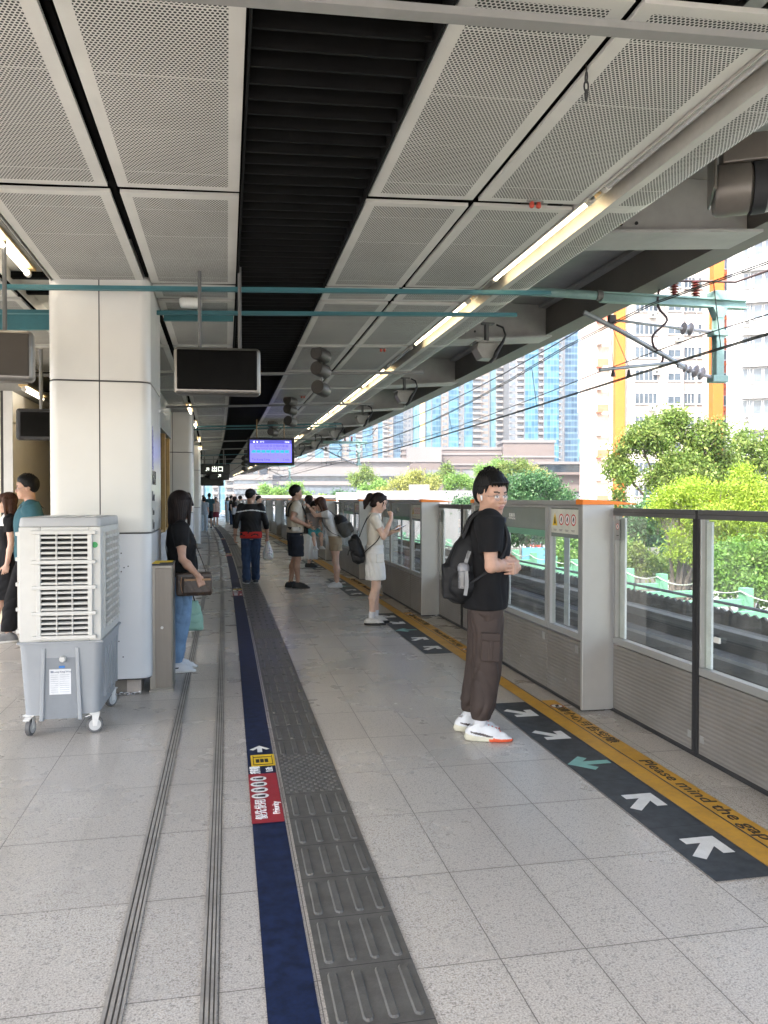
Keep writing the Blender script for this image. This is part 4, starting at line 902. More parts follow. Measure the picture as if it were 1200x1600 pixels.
def window(e, x, z, w_, h, panes=2, depth=.12, y=0, ac=False, grp=None):
    m = MB(); f = .05
    m.box(x, x+w_, y-depth, y-.01, z, z+f); m.box(x, x+w_, y-depth, y-.01, z+h-f, z+h)
    for k in range(panes+1): c = x+(w_-f)*k/panes; m.box(c, c+f, y-depth, y-.01, z+f, z+h-f)
    m.box(x-.08, x+w_+.08, y-depth-.08, y, z-.08, z-.001)
    o = m.build('window', WFR, e)
    m = MB(); m.box(x+f*.5, x+w_-f*.5, y-.05, y-.02, z+f, z+h-f); m.build('pane', GLW, o)
    return o
def acunit(e, x, z, y=0):
    m = MB(); m.box(x, x+.75, y-.45, y, z, z+.5); m.box(x+.05, x+.7, y-.5, y-.45, z-.05, z); q = m.build('air_conditioner', OFFW, e, bevel=.02)
    m = MB(); disc(m, (x+.37, y-.452, z+.25), .19, ((1, 0, 0), (0, 0, 1)), 16); m.build('fan', mat('fan dark', (.06, .06, .06)), q)
# --- white block with orange fins
D = 95.; k_ = D/1225
STUC = mat('white stucco', (.42, .39, .355), .8, 0, .12, .25, .2, 3); ORNG = mat('orange render', (.48, .12, .014), .75, 0, .1, .3); ORNR = mat('rust red render', (.45, .13, .08), .8, 0, .15, .3)
e = thing('apartment_block', 'white apartment block with orange vertical fins behind the big tree', 'building', OUT((957-600)*k_, D))
X = lambda px: (px-957)*k_
m = MB(); m.box(X(957), X(1108), 0, 14, 0, 46); m.box(X(1034), X(1063), -.8, 0, 0, 46); m.build('wall', STUC, e)
m = MB(); m.box(X(957), X(972), -1.0, -.002, 0, 46); m.box(X(1106), X(1122), -1.3, 0, 0, 46); m.build('orange_fin', ORNG, e)
m = MB(); m.box(X(1108.2), X(1142), 1.5, 12, 0, 46); m.build('side_wall', ORNR, e)
m = MB(); m.box(X(938), X(956.9), 2, 10, 0, 46); m.build('left_wing', mat('stained stucco', (.5, .42, .36), .85, 0, .3, .4), e)
FL = 2.78
for r in range(16):
    z = 6.9+FL*r-2.3
    if z < 4: continue
    window(e, X(991), z, 1.05, 1.35, 2); window(e, X(1005), z, 1.6, 1.35, 3)
    window(e, X(1038), z-.1, 1.6, .95, 2, .1, -.8); window(e, X(1067), z, 1.3, 1.3, 3); window(e, X(1088), z, .5, 1.3, 1)
    if r % 4 == 1: acunit(e, X(1012), z-.75)
    if r % 3 == 0: acunit(e, X(1018), z+.75, -.12)
    if r % 3 == 2: acunit(e, X(1048), z-.95, -.8)
    m = MB(); m.box(X(937), X(945), 1.0, 2, z-.9, z-.7); m.box(X(937), X(954), 1.1, 1.2, z-.7, z+.1); m.build('balcony', ORNR if r % 2 else STUC, e)
    m = MB(); m.box(X(1128), X(1140), .9, 1.5, z-.7, z-.5); m.build('balcony', ORNG, e)
    window(e, X(1130), z, .9, 1.2, 2, .1, 1.5)
m = MB()
for px, t in ((1029, .06), (1031.5, .05), (1086, .05), (1098, .06)): m.tube([(X(px), -.12, 2), (X(px), -.12, 46)], t, 6)
m.build('drain_pipe', mat('drain pipe grey', (.42, .4, .38)), e)
m = MB(); m.box(X(975.2), X(1090), -3.0, -.01, 5.6, 6.1); m.build('awning', mat('awning dark', (.2, .19, .18)), e)
# --- bright white block at the right
D = 74.; k_ = D/1225
e = thing('apartment_block', 'plain bright white apartment block at the right edge with sunshades over its windows', 'building', OUT((1141-600)*k_, D, GZ, R(-21)))
X = lambda px: (px-1141)*k_
WST = mat('bright white stucco', (.48, .475, .47), .8, 0, .08, .3, .2, 3)
m = MB(); m.box(0, 16, 0, 9, 0, 40); m.build('wall', WST, e)
for r in range(13):
    z = 3.1+2.95*r
    for px, w_, n in ((1157, .85, 2), (1172, .75, 1), (1186.5, 1.0, 2), (1203, 1.2, 2), (1222, 1.0, 2)):
        window(e, X(px), z, w_, 1.35, n)
        m = MB(); m.prism([(-.02, z+1.6), (-.6, z+1.45), (-.6, z+1.5), (-.02, z+1.68)], X(px)-.12, X(px)+w_+.12, 'x'); m.build('sunshade', WST, e)
    if r % 2: acunit(e, X(1191), z-.62)
    if r % 3 == 1: acunit(e, X(1157), z-.62)
m = MB(); m.tube([(X(1167), -.1, 1), (X(1167), -.1, 40)], .06, 6); m.tube([(X(1199), -.1, 1), (X(1199), -.1, 40)], .06, 6); m.build('drain_pipe', WFR, e)
# --- sliver with red panels and blue glass between
D = 125.; k_ = D/1225
e = thing('apartment_block', 'narrow blue windowed block squeezed behind the orange fin', 'building', OUT((1112-600)*k_, D))
m = MB(); m.box(0, 4.5, 0, 10, 0, 60); m.build('wall', mat('sky blue render', (.33, .5, .58), .7), e)
for r in range(12):
    for x in (.5, 1.5, 2.6): window(e, x, 34+2.9*r-11, .7, 1.4, 1)
# --- curtain wall towers
def curtain(name, c1, c2, fl, bay):
    m = N(name); X_ = m.sep(m.coord()); fz = m.math('DIVIDE', X_[2], fl); fx = m.math('DIVIDE', X_[0], bay)
    cid = m.comb(m.math('FLOOR', fx), m.math('FLOOR', fz)); wn_ = m.n('ShaderNodeTexWhiteNoise', noise_dimensions='3D'); m.put(wn_.inputs['Vector'], cid)
    sp = m.math('LESS_THAN', m.math('FRACT', fz), .3); mu = m.math('LESS_THAN', m.math('FRACT', fx), .1)
    c = m.mix(m.ramp(wn_.outputs[0], .1, .9), c1, c2); c = m.mix(m.math('MULTIPLY', sp, .55), c, (.1, .16, .19)); c = m.mix(m.math('MULTIPLY', mu, .6), c, (.16, .18, .19))
    m.base(c); m.set(rough=m.math('MULTIPLY_ADD', wn_.outputs[0], .2, .25), spec=.3); return m.mat
CUR1 = curtain('blue curtain wall', (.014, .068, .115), (.04, .13, .19), 3.1, 1.6); CUR2 = curtain('deep blue curtain wall', (.011, .036, .068), (.028, .068, .108), 3.1, 1.5); CUR3 = curtain('pale blue curtain wall', (.045, .12, .16), (.085, .185, .22), 3.1, 1.4)
TWH = mat('tower white tile', (.18, .172, .162), .7, 0, .06, .05); TBE = mat('tower beige tile', (.15, .122, .102), .7, 0, .08, .05); TGR = mat('tower grey tile', (.1, .105, .11), .7, 0, .08, .05); GOLD = mat('tower gold strip', (.55, .38, .16), .6)
BPOD = mat('pink stone', (.095, .075, .066), .75, 0, .1, .08)
def tower(label, px0, px1, D, ztop, bays, rot=0, zb=0, side=None):
    """bays: (px a, px b, kind) across the face; g blue glass, d deep blue, p pale, w white wall with balconies, b beige with windows, k grey, y gold"""
    k_ = D/1225; e = thing('glass_tower', label, 'tower', OUT((px0-600)*k_, D, GZ, rot), 'residential towers beyond the tracks')
    X = lambda px: (px-px0)*k_
    m = MB(); m.box(.05, X(px1)-.05, .6, 28, zb, ztop-1); m.build('core', TGR if side is None else side, e)
    bal = MB(); win = MB(); fin = MB(); parts = {}
    for a, b, kd in bays:
        x0, x1 = X(a), X(b)
        if kd in 'gdp':
            q = parts.setdefault(kd, MB()); q.box(x0, x1, -.9 if kd == 'g' else -.2, 1, zb, ztop)
            fin.box(x0-.25, x0+.25, -1.2, .9, zb, ztop)
        else:
            q = parts.setdefault(kd, MB()); q.box(x0, x1, .0, 1.2, zb, ztop+1)
            if kd == 'y': continue
            z = zb+4
            while z < ztop-2:
                if kd == 'w':
                    bal.box(x0+.25, x1-.25, -1.5, 0, z-1.0, z-.8); bal.box(x0+.25, x1-.25, -1.55, -1.45, z-.8, z+.15)
                    win.box(x0+.6, x1-.6, -.06, .02, z-.7, z+1.3)
                else:
                    n = max(1, int((x1-x0)/2.6)); s_ = (x1-x0)/n
                    for i in range(n): win.box(x0+s_*i+.5, x0+s_*(i+1)-.5, -.06, .02, z-.5, z+1.1)
                    bal.box(x0+.2, x0+1.0, -.6, 0, z-1.0, z-.45)
                z += 3.1
    mm = {'g': CUR1, 'd': CUR2, 'p': CUR3, 'w': TWH, 'b': TBE, 'k': TGR, 'y': GOLD}; nm = {'g': 'glazing', 'd': 'glazing', 'p': 'glazing', 'w': 'white_bay', 'b': 'beige_bay', 'k': 'grey_bay', 'y': 'gold_bay'}
    for kd, q in parts.items(): q.build(nm[kd], mm[kd], e)
    if bal.v: tag(bal.build('balconies', TWH, e), kind='stuff')
    if win.v: tag(win.build('window_rows', GLW, e), kind='stuff')
    if fin.v: fin.build('fin', TGR, e)
tower('tall blue glass tower nearest the orange block, with white balcony columns', 795, 902, 400, 128, [(795, 806, 'k'), (806, 818, 'w'), (818, 840, 'g'), (840, 848, 'w'), (848, 872, 'g'), (872, 880, 'k'), (880, 902, 'd')], 0, 12)
tower('beige and blue striped tower left of the tall blue glass tower', 690, 796, 420, 150, [(690, 700, 'b'), (700, 716, 'g'), (716, 724, 'k'), (724, 738, 'g'), (738, 752, 'w'), (752, 764, 'b'), (764, 774, 'p'), (774, 786, 'w'), (786, 796, 'k')], 0, 12)
tower('pale tower with a gold vertical strip between the blue towers', 644, 692, 430, 140, [(644, 656, 'p'), (656, 664, 'y'), (664, 674, 'p'), (674, 690, 'g')], 0, 12)
tower('hazy blue and beige tower left of the gold strip', 598, 646, 520, 150, [(598, 606, 'w'), (606, 614, 'b'), (614, 630, 'd'), (630, 644, 'k')], 0, 8)
tower('distant blue tower above the white podium', 545, 600, 560, 130, [(545, 556, 'g'), (556, 566, 'w'), (566, 582, 'g'), (582, 590, 'b'), (590, 600, 'g')], 0, 8)
tower('distant grey blue tower behind the blue monitor rods', 492, 546, 600, 130, [(492, 506, 'g'), (506, 514, 'w'), (514, 534, 'g'), (534, 546, 'b')], 0, 8)
tower('far pale tower at the left behind the capped man', 438, 492, 640, 120, [(438, 452, 'p'), (452, 462, 'w'), (462, 480, 'p'), (480, 492, 'w')], 0, 6)
tower('far pink and white striped block at the platform end', 404, 440, 420, 38, [(404, 414, 'w'), (414, 420, 'b'), (420, 428, 'w'), (428, 440, 'b')], 0, 0)
tower('far white block with rows of dark windows at the platform end', 366, 405, 380, 34, [(366, 380, 'b'), (380, 394, 'w'), (394, 405, 'b')], 0, 0)
tower('far pale blue block seen between the pillars and the gates', 318, 366, 360, 32, [(318, 332, 'p'), (332, 342, 'w'), (342, 352, 'p'), (352, 366, 'w')], 0, 0)
tower('slim hazy tower just right of the tall blue glass tower', 905, 915, 900, 108, [(905, 915, 'p')], 0, 0)
tower('pale hazy tower with dark windows beside the orange block', 922, 946, 820, 104, [(922, 928, 'w'), (928, 940, 'd'), (940, 946, 'w')], 0, 0)
tower('low greenish hazy block beneath the slim hazy towers', 900, 924, 560, 50, [(900, 906, 'p'), (906, 912, 'w'), (912, 918, 'p'), (918, 924, 'w')], 0, 0)
tower('low blue and white hazy block left of the orange fin', 924, 942, 430, 33, [(924, 930, 'w'), (930, 942, 'g')], 0, 0)
tower('low pinkish hazy block under the hazy towers', 901, 934, 330, 18, [(901, 912, 'b'), (912, 922, 'w'), (922, 934, 'b')], 0, 0)
# --- podiums
def podium(label, px0, px1, D, bands, dep=18, recess=None):
    k_ = D/1225; e = thing('podium_building', label, 'building', OUT((px0-600)*k_, D, GZ)); W = (px1-px0)*k_
    zof = lambda y: 1.5+(780-y)*k_-GZ
    for i, (ya, yb, out, mt) in enumerate(bands):
        m = MB(); m.box(-out, W+out, -out, dep, zof(yb), zof(ya)); m.build('wall' if mt is not GLW else 'window_band', mt, e)
    m = MB(); m.box(.3, W-.3, .4, dep, 0, zof(bands[-1][1])); m.build('ground_storey', TGR, e)
    n = int(W/6)
    for i in range(n+1):
        m = MB(); x = W*i/max(1, n); m.box(x-.5, x+.5, -.25, .6, 0, zof(bands[-1][1])); m.build('column', BPOD, e)
PPL = mat('podium pale stone', (.125, .117, .112), .75, 0, .08, .05)
podium('stepped stone block at the right end of the pink podium', 786, 866, 346, [(688, 692, .5, PPL), (692, 712, 0, BPOD), (712, 715, .5, PPL), (715, 733, 0, BPOD)])
podium('pink stone podium under the blue and beige towers', 628, 790, 350, [(699, 703, .4, PPL), (703, 708, 0, BPOD), (708, 711, .5, PPL), (711, 724, .1, BPOD), (724, 727, .6, PPL), (727, 733, 0, BPOD)])
podium('white terrace block jutting from the pink podium', 636, 690, 338, [(700, 722, 0, PPL), (722, 734, -.4, BPOD)], 10)
podium('pink stone corner building with a thin projecting roof', 852, 934, 190, [(722, 726, 2.5, PPL), (726, 738, 0, GLW), (738, 742, 1.6, BPOD), (742, 768, 0, BPOD)], 14)
podium('long white elevated deck building behind the woman with the grey backpack', 420, 640, 300, [(716, 722, 1.2, PPL), (722, 741, 0, PPL), (741, 744, 1, TGR), (744, 752, -.5, GLW), (752, 758, .4, PPL), (758, 772, -.3, GLW)])
podium('low white building under the far towers at the left', 366, 425, 260, [(742, 750, .3, PPL), (750, 756, 0, GLW), (756, 764, .3, PPL), (764, 772, 0, GLW)])
# --- white hoarding wall beyond the tracks
e = thing('hoarding_wall', 'plain white hoarding wall beyond the tracks, left of the man in black', 'wall', OUT(-4.0, 118)); HO = mat('white hoarding', (.17, .168, .178), .75, 0, .08, .3)
for i in range(12):
    m = MB(); h = 9.2 if i in (5, 6) else 8.3; m.box(1.55*i, 1.55*i+1.53, 0, .15, 0, h); m.build('panel', HO, e)
m = MB(); m.box(-3.2, -.05, -.3, 1.5, 0, 8); m.build('end_block', mat('pale grey block', (.5, .48, .49)), e)
m = MB(); m.box(-16, -3.4, 0, 2, 0, 7.2); m.box(-16.4, -3.3, -.4, 2.2, 7.2, 7.6); m.build('low_wall', TWH, e)
# --- street things seen through the gates
TAXI = mat('taxi red', (.5, .03, .03), .25, 0, .04, coat=.5)
def taxi(M, label):
    e = thing('taxi', label, 'taxi', M, 'red taxis in the street')
    m = MB(); m.prism([(-.84, .28), (.84, .28), (.86, .62), (.83, .82), (-.83, .82), (-.86, .62)], -2.2, 2.2, 'y'); m.build('body', TAXI, e, bevel=.06, smooth=True)
    m = MB(); m.add([(x*s_, y, z) for (x, y, z) in ((.78, -1.75, .82), (.62, -1.2, 1.38), (.62, .75, 1.38), (.78, 1.35, .82)) for s_ in (-1, 1)], [(0, 1, 3, 2), (2, 3, 5, 4), (4, 5, 7, 6), (0, 2, 4, 6), (1, 3, 5, 7)]); c = m.build('cabin', GLW, e)
    m = MB(); m.box(-.6, .6, -1.15, .7, 1.37, 1.42); m.build('roof', mat('taxi silver', (.55, .55, .55), .3), e, bevel=.02)
    for x in (-.78, .78):
        for y in (-1.35, 1.3):
            m = MB(); m.tube([(x-.1, y, .31), (x+.1, y, .31)], .31, 16); m.build('wheel', RUBBER, e)
    for x in (-.6, .6):
        m = MB(); m.box(x-.16, x+.16, -2.23, -2.18, .6, .72); m.build('headlight', STKW, e)
    m = MB(); m.box(-.3, .3, -.2, .0, 1.42, 1.54); m.build('roof_sign', STKW, e)
for i, (a, b) in enumerate(((19.4-2.0, 95), (19.0-2.4, 85), (21.6-.3, 112), (16.2, 130))):
    taxi(OUT(a, b, GZ-.2, R(3)), ['red taxi farther up the street, seen through the gate glass', 'nearest red taxi in the street, seen through the gate glass', 'red taxi parked by the kerb beyond the others', 'red taxi farthest up the street'][i])
e = thing('street_pole', 'blue pole standing in the street beyond the green frame', 'pole', OUT(15.9, 76)); m = MB(); m.tube([(0, 0, -.3), (0, 0, 6.5)], [.11, .08], 10); m.build('shaft', mat('pole blue', (.12, .25, .42), .5), e); m = MB(); m.box(-.5, .5, -.05, .05, 5.5, 6.3); m.build('sign_plate', mat('sign blue', (.06, .2, .45)), e)
e = thing('site_hoarding', 'low blue and white street hoarding behind the pale green frame', 'fence', OUT(-3, 34)); m = MB()
for i in range(10): m.box(1.5*i, 1.5*i+1.45, 0, .08, 2.6, 4.9, i % 2)
m.build('panel', [mat('hoarding blue', (.12, .32, .5), .6), TWH], e)
m = MB(); 
for i in range(11): m.box(1.5*i-.06, 1.5*i+.0, .08, .16, -.3, 4.9)
m.build('post', GREYP, e)
# ================================================================ TREES
def leafmat(name, c1, c2, c3, tr=.35):
    m = N(name); g = m.n('ShaderNodeNewGeometry'); r = g.outputs['Random Per Island']
    c = m.mix(m.ramp(r, 0, .6), c1, c2); c = m.mix(m.ramp(r, .8, 1), c, c3); c = m.mix(m.math('MULTIPLY', m.ramp(m.noise(m.coord(), .9, 3), .4, .7), .5), c, c3)
    d = m.n('ShaderNodeBsdfPrincipled'); m.put(d.inputs['Base Color'], c); d.inputs['Roughness'].default_value = .5; d.inputs['Specular IOR Level'].default_value = .35
    t = m.n('ShaderNodeBsdfTranslucent'); m.put(t.inputs[0], c); x = m.n('ShaderNodeMixShader'); x.inputs[0].default_value = tr
    m.t.links.new(d.outputs[0], x.inputs[1]); m.t.links.new(t.outputs[0], x.inputs[2]); m.t.links.new(x.outputs[0], m.out.inputs[0]); return m.mat
LF_MID = leafmat('mid green leaves', (.065, .13, .022), (.125, .2, .035), (.23, .27, .07))
LF_YEL = leafmat('yellow green leaves', (.19, .3, .025), (.27, .38, .035), (.35, .43, .07), .45)
LF_DRK = leafmat('dark green leaves', (.028, .09, .035), (.055, .14, .05), (.1, .19, .07))
LF_BRT = leafmat('bright green leaves', (.09, .2, .03), (.14, .27, .045), (.21, .32, .08))
LF_PAL = leafmat('pale yellow leaves', (.2, .24, .05), (.28, .3, .07), (.34, .33, .1), .4)
BARK = mat('grey brown bark', (.13, .105, .085), .9, 0, .3, 3, .6, 12)
def leaf_mesh(clumps, n, size, rng, lm, parent, name='crown', droop=.3, aspect=2.0, shell=.55):
    """clumps: (x,y,z,rx,ry,rz); small folded leaves spread through each, thicker near the surface"""
    w_ = np.array([c[3]*c[4]*c[5] for c in clumps])**.7; w_ /= w_.sum(); ci = rng.choice(len(clumps), n, p=w_); C_ = np.array(clumps)[ci]
    d = rng.normal(size=(n, 3)); d /= np.linalg.norm(d, axis=1)[:, None]; r = (shell+(1-shell)*rng.random(n)**.7)*(1+.13*rng.normal(size=n)); r *= rng.random(n)**.12
    p = C_[:, :3]+d*r[:, None]*C_[:, 3:]
    # twig clusters: pull leaves towards sprig centres
    k = max(8, n//14); sp = p[rng.choice(n, k)]; near = rng.integers(0, k, n)
    from_sp = rng.random(n) < .7
    p = np.where(from_sp[:, None], sp[near]+rng.normal(size=(n, 3))*size*1.25, p)
    a = d*.55+rng.normal(size=(n, 3))*.6; a[:, 2] -= droop; a /= np.linalg.norm(a, axis=1)[:, None]
    b = np.cross(a, rng.normal(size=(n, 3))); b /= np.linalg.norm(b, axis=1)[:, None]; nn = np.cross(a, b)
    s = size*(.65+.7*rng.random(n))[:, None]; h = s/aspect
    v = np.stack([p, p+a*s*.5+b*h*.5+nn*h*.18, p+a*s, p+a*s*.5-b*h*.5+nn*h*.18], 1).reshape(-1, 3)
    me = bpy.data.meshes.new(name); me.vertices.add(4*n); me.vertices.foreach_set('co', v.ravel().astype('f')); me.loops.add(4*n); me.loops.foreach_set('vertex_index', np.arange(4*n, dtype='i'))
    me.polygons.add(n); me.polygons.foreach_set('loop_start', np.arange(0, 4*n, 4, dtype='i')); me.polygons.foreach_set('loop_total', np.full(n, 4, 'i')); me.materials.append(lm); me.update(calc_edges=True); me.validate()
    return link(name, me, parent)
def tree(label, px, D, clumps, n, size, lm, base_px=None, trunk=.25, seed=1, name='tree', group=None, zb=GZ, lean=0, aspect=2.0, trunk_top=None):
    """px/y given for the crown lumps are worked out at distance D into real metres: (px, y, r_px, r_y_px, extra depth)"""
    k_ = D/1225; rng = np.random.default_rng(seed); base = base_px if base_px is not None else px
    e = thing(name, label, 'tree' if 'shrub' not in name else 'shrub', OUT((base-600)*k_, D, zb), group)
    C_ = []
    for (x, y, rx, ry, dd) in clumps: C_.append(((x-base)*k_, dd, 1.5+(780-y)*k_-zb, rx*k_, (rx+ry)/2*k_, ry*k_))
    sub = []
    for c in C_:
        sub.append(tuple(np.array(c)*np.array([1, 1, 1, .72, .72, .72])))
        for j in range(7):
            d = rng.normal(size=3); d /= np.linalg.norm(d); q = rng.uniform(.3, .5); sub.append((c[0]+d[0]*c[3]*.72, c[1]+d[1]*c[4]*.72, c[2]+d[2]*c[5]*.72, c[3]*q, c[4]*q, c[5]*q))
    leaf_mesh(sub, n, size, rng, lm, e, aspect=aspect)
    m = MB(); zs = [c[2] for c in C_]; top = max(zs); cx = float(np.mean([c[0] for c in C_])); cy = float(np.mean([c[1] for c in C_])); zf = (min(zs)*.55 if trunk_top is None else trunk_top)
    m.tube([(0, 0, -.4), (.05*lean, 0, zf*.3), (lean*.3, .0, zf*.7), (lean*.6, 0, zf)], [trunk*1.35, trunk, trunk*.85, trunk*.75], 10)
    for c in C_:
        a = Vector((lean*.6, 0, zf)); b = Vector(c[:3]); mid = a.lerp(b, .5)+Vector((rng.normal()*.12, rng.normal()*.12, .15*(b-a).length))*1.
        q = trunk*.55; m.tube([a-Vector((0, 0, trunk)), a.lerp(mid, .5), mid, b], [q, q*.75, q*.5, q*.18], 7)
        for j in range(4):
            d = rng.normal(size=3); d /= np.linalg.norm(d); m.tube([mid.lerp(b, .4+.15*j), b+Vector((d[0]*c[3]*.7, d[1]*c[4]*.7, abs(d[2])*c[5]*.6))], [q*.3, q*.06], 5)
    m.build('trunk', BARK, e, smooth=True)
    return e
tree('tall broad tree with layered mid green leaves before the orange block', 1045, 44, [(1000, 690, 40, 30, 0), (1050, 672, 45, 32, .6), (1105, 690, 42, 34, 0), (975, 735, 26, 32, .2), (1020, 745, 34, 26, -.6), (1075, 730, 46, 34, -.5), (1125, 735, 36, 34, .3), (965, 782, 13, 20, 0), (1140, 770, 30, 20, .5)], 30000, .19, LF_MID, 1052, .3, 11, lean=.3)
tree('darker tree at the right edge behind the yellow green tree', 1175, 50, [(1165, 690, 30, 26, 0), (1200, 715, 40, 40, .5), (1150, 735, 30, 30, 0), (1185, 770, 40, 26, 0), (1225, 690, 40, 40, 0)], 13000, .22, LF_MID, 1170, .25, 12)
tree('bright yellow green feathery tree right behind the near gates', 1100, 27, [(1060, 785, 40, 34, 0), (1105, 768, 34, 28, .4), (1140, 775, 40, 38, 0), (1168, 752, 24, 24, .3), (1190, 790, 40, 40, 0), (1095, 815, 46, 30, -.4), (1065, 850, 34, 28, -.6), (1110, 855, 34, 26, -.5), (1035, 800, 26, 22, 0), (1150, 830, 50, 32, -.4), (1210, 840, 34, 40, 0)], 38000, .105, LF_YEL, 1043, .17, 13, lean=.5, aspect=2.6)
tree('dark rounded tree beside the orange gate cap', 1000, 36, [(1000, 805, 34, 28, 0), (978, 830, 22, 24, 0), (1018, 850, 40, 36, .4), (985, 875, 30, 30, .4)], 12000, .16, LF_DRK, 1005, .16, 14)
tree('fresh green leafy tree low behind the near gate glass', 1160, 22, [(1130, 880, 34, 26, 0), (1175, 870, 40, 30, .3), (1160, 915, 50, 26, -.2), (1110, 905, 26, 20, -.2), (1210, 905, 40, 40, .2)], 13000, .115, LF_BRT, 1165, .12, 15)
tree('bushy tree with yellow tips seen through the gate with the warning stickers', 925, 33, [(915, 850, 22, 20, 0), (940, 865, 24, 26, .2), (905, 885, 18, 20, 0), (960, 850, 20, 24, .3), (930, 895, 24, 16, 0)], 6500, .18, LF_BRT, 928, .12, 16)
tree('bluish dark green tree just right of the man in black', 822, 62, [(800, 758, 36, 22, 0), (840, 750, 36, 24, .4), (874, 772, 28, 18, 0), (815, 785, 34, 20, -.4), (778, 785, 26, 16, 0), (722, 786, 20, 10, 0), (850, 795, 34, 22, .4)], 18000, .21, LF_DRK, 825, .22, 17)
tree('dark green tree low behind the green frame', 830, 52, [(820, 820, 30, 22, 0), (850, 835, 22, 18, 0), (800, 830, 20, 20, 0)], 3500, .26, LF_DRK, 825, .16, 27)
tree('yellow flowering tree above the white hoarding wall', 640, 150, [(622, 760, 24, 16, 0), (650, 750, 26, 14, .5), (674, 760, 16, 14, 0), (602, 772, 14, 10, 0)], 9000, .38, LF_PAL, 640, .3, 18)
tree('pale green tree behind the left shoulder of the man in black', 715, 150, [(705, 755, 10, 14, 0), (722, 750, 12, 14, .4), (735, 762, 9, 14, 0)], 5000, .36, LF_BRT, 716, .25, 19)
tree('yellow green tree behind the dark tree by the pink corner building', 838, 160, [(832, 738, 14, 12, 0), (848, 745, 13, 11, 0), (822, 750, 10, 8, 0)], 5000, .38, LF_PAL, 838, .28, 20)
tree('green tree at the foot of the white deck building', 455, 170, [(440, 772, 14, 12, 0), (462, 765, 14, 14, 0), (478, 776, 10, 8, 0)], 4500, .42, LF_BRT, 455, .25, 21)
tree('taller yellow green tree rising before the pink podium', 765, 175, [(755, 735, 16, 16, 0), (775, 728, 16, 14, .4), (768, 755, 20, 16, 0)], 6000, .4, LF_BRT, 765, .3, 51)
tree('broad green tree at the left end of the pink podium', 690, 185, [(680, 748, 16, 14, 0), (697, 738, 13, 14, .4)], 4500, .4, LF_MID, 690, .3, 52)
tree('green tree between the white deck building and the yellow tree', 570, 180, [(556, 752, 14, 12, 0), (574, 742, 15, 13, .4), (588, 756, 12, 10, 0)], 4500, .42, LF_MID, 570, .3, 53)
tree('leafy tree before the right end of the pink podium', 800, 140, [(790, 738, 16, 14, 0), (812, 728, 15, 13, .4)], 4500, .36, LF_MID, 800, .3, 54)
tree('rounded green tree right of the palm trees', 535, 160, [(530, 778, 16, 9, 0), (550, 780, 13, 8, 0)], 4000, .4, LF_DRK, 538, .25, 22)
tree('green tree over the low wall left of the hoarding', 582, 165, [(575, 765, 12, 8, 0), (592, 760, 12, 10, 0)], 3600, .4, LF_BRT, 582, .25, 23)
tree('faint green tree at the far left behind the waiting crowd', 420, 200, [(415, 770, 14, 12, 0), (432, 774, 10, 9, 0)], 3200, .5, LF_BRT, 420, .28, 24)
def palm(px, D, label, seed):
    k_ = D/1225; e = thing('palm_tree', label, 'palm tree', OUT((px-600)*k_, D, GZ), 'palm trees by the white deck building'); rng = np.random.default_rng(seed)
    m = MB(); m.tube([(0, 0, -.3), (.1, 0, 4), (.15, 0, 7.2)], [.2, .15, .12], 8); m.build('trunk', BARK, e); m = MB()
    for k in range(16):
        a = 2*math.pi*k/16+rng.normal()*.15; el = rng.uniform(.0, 1.1); L = rng.uniform(1.6, 2.3); pts = []
        for j in range(6): u = j/5; pts.append(Vector((.15+math.cos(a)*math.cos(el)*L*u, math.sin(a)*math.cos(el)*L*u, 7.2+math.sin(el)*L*u-.9*u*u)))
        for j in range(5):
            d = (pts[j+1]-pts[j]).normalized(); sd_ = d.cross(Vector((0, 0, 1))).normalized()
            for q in (-1, 1): m.add([pts[j], pts[j+1], pts[j+1]+sd_*q*.35*(1-j/6)-Vector((0, 0, .16)), pts[j]+sd_*q*.38*(1-j/7)-Vector((0, 0, .18))], [(0, 1, 2, 3)])
    m.build('crown', LF_BRT, e)
palm(492, 130, 'left palm tree before the white deck building', 1); palm(506, 138, 'right palm tree before the white deck building', 2)
for i, (px, D, cl, n, sz, lm, lab) in enumerate((
    (1010, 30, [(985, 870, 26, 26, 0), (1020, 885, 30, 24, .3), (965, 895, 18, 20, .2)], 9000, .12, LF_MID, 'leafy shrub between the orange cap and the yellow green trunk'),
    (1085, 31, [(1065, 880, 30, 30, 0), (1100, 870, 30, 34, .2), (1085, 910, 30, 20, 0)], 10000, .12, LF_MID, 'mid green shrub behind the yellow green trunk'),
    (1180, 33, [(1150, 840, 40, 40, 0), (1200, 850, 46, 44, .2), (1120, 850, 30, 34, 0)], 11000, .14, LF_DRK, 'dark shrub mass deep behind the near right gate glass'),
    (895, 30, [(880, 870, 16, 18, 0), (905, 880, 18, 18, .2)], 5000, .12, LF_BRT, 'small bright shrub at the left of the warning stickers'))):
    tree(lab, px, D, cl, n, sz, lm, px, .05, 40+i, name='street_shrub', group='shrubs beyond the parapet')
tree('low shrub of mixed greens along the street beyond the frame', 880, 48, [(870, 850, 14, 8, 0), (890, 848, 12, 8, 0)], 1500, .2, LF_BRT, 880, .06, 25, name='street_shrub')
# ================================================================ PEOPLE: smooth distance-field bodies and clothes
def smin(a, b, k):
    if k <= 0: return np.minimum(a, b)
    h = np.clip(.5+.5*(b-a)/k, 0, 1); return b+(a-b)*h-k*h*(1-h)
def rotm(yaw=0, pitch=0, roll=0):
    return np.array((Matrix.Rotation(R(yaw), 3, 'Z') @ Matrix.Rotation(R(pitch), 3, 'Y') @ Matrix.Rotation(R(roll), 3, 'X')))
V3 = lambda *a: np.array(a, float)
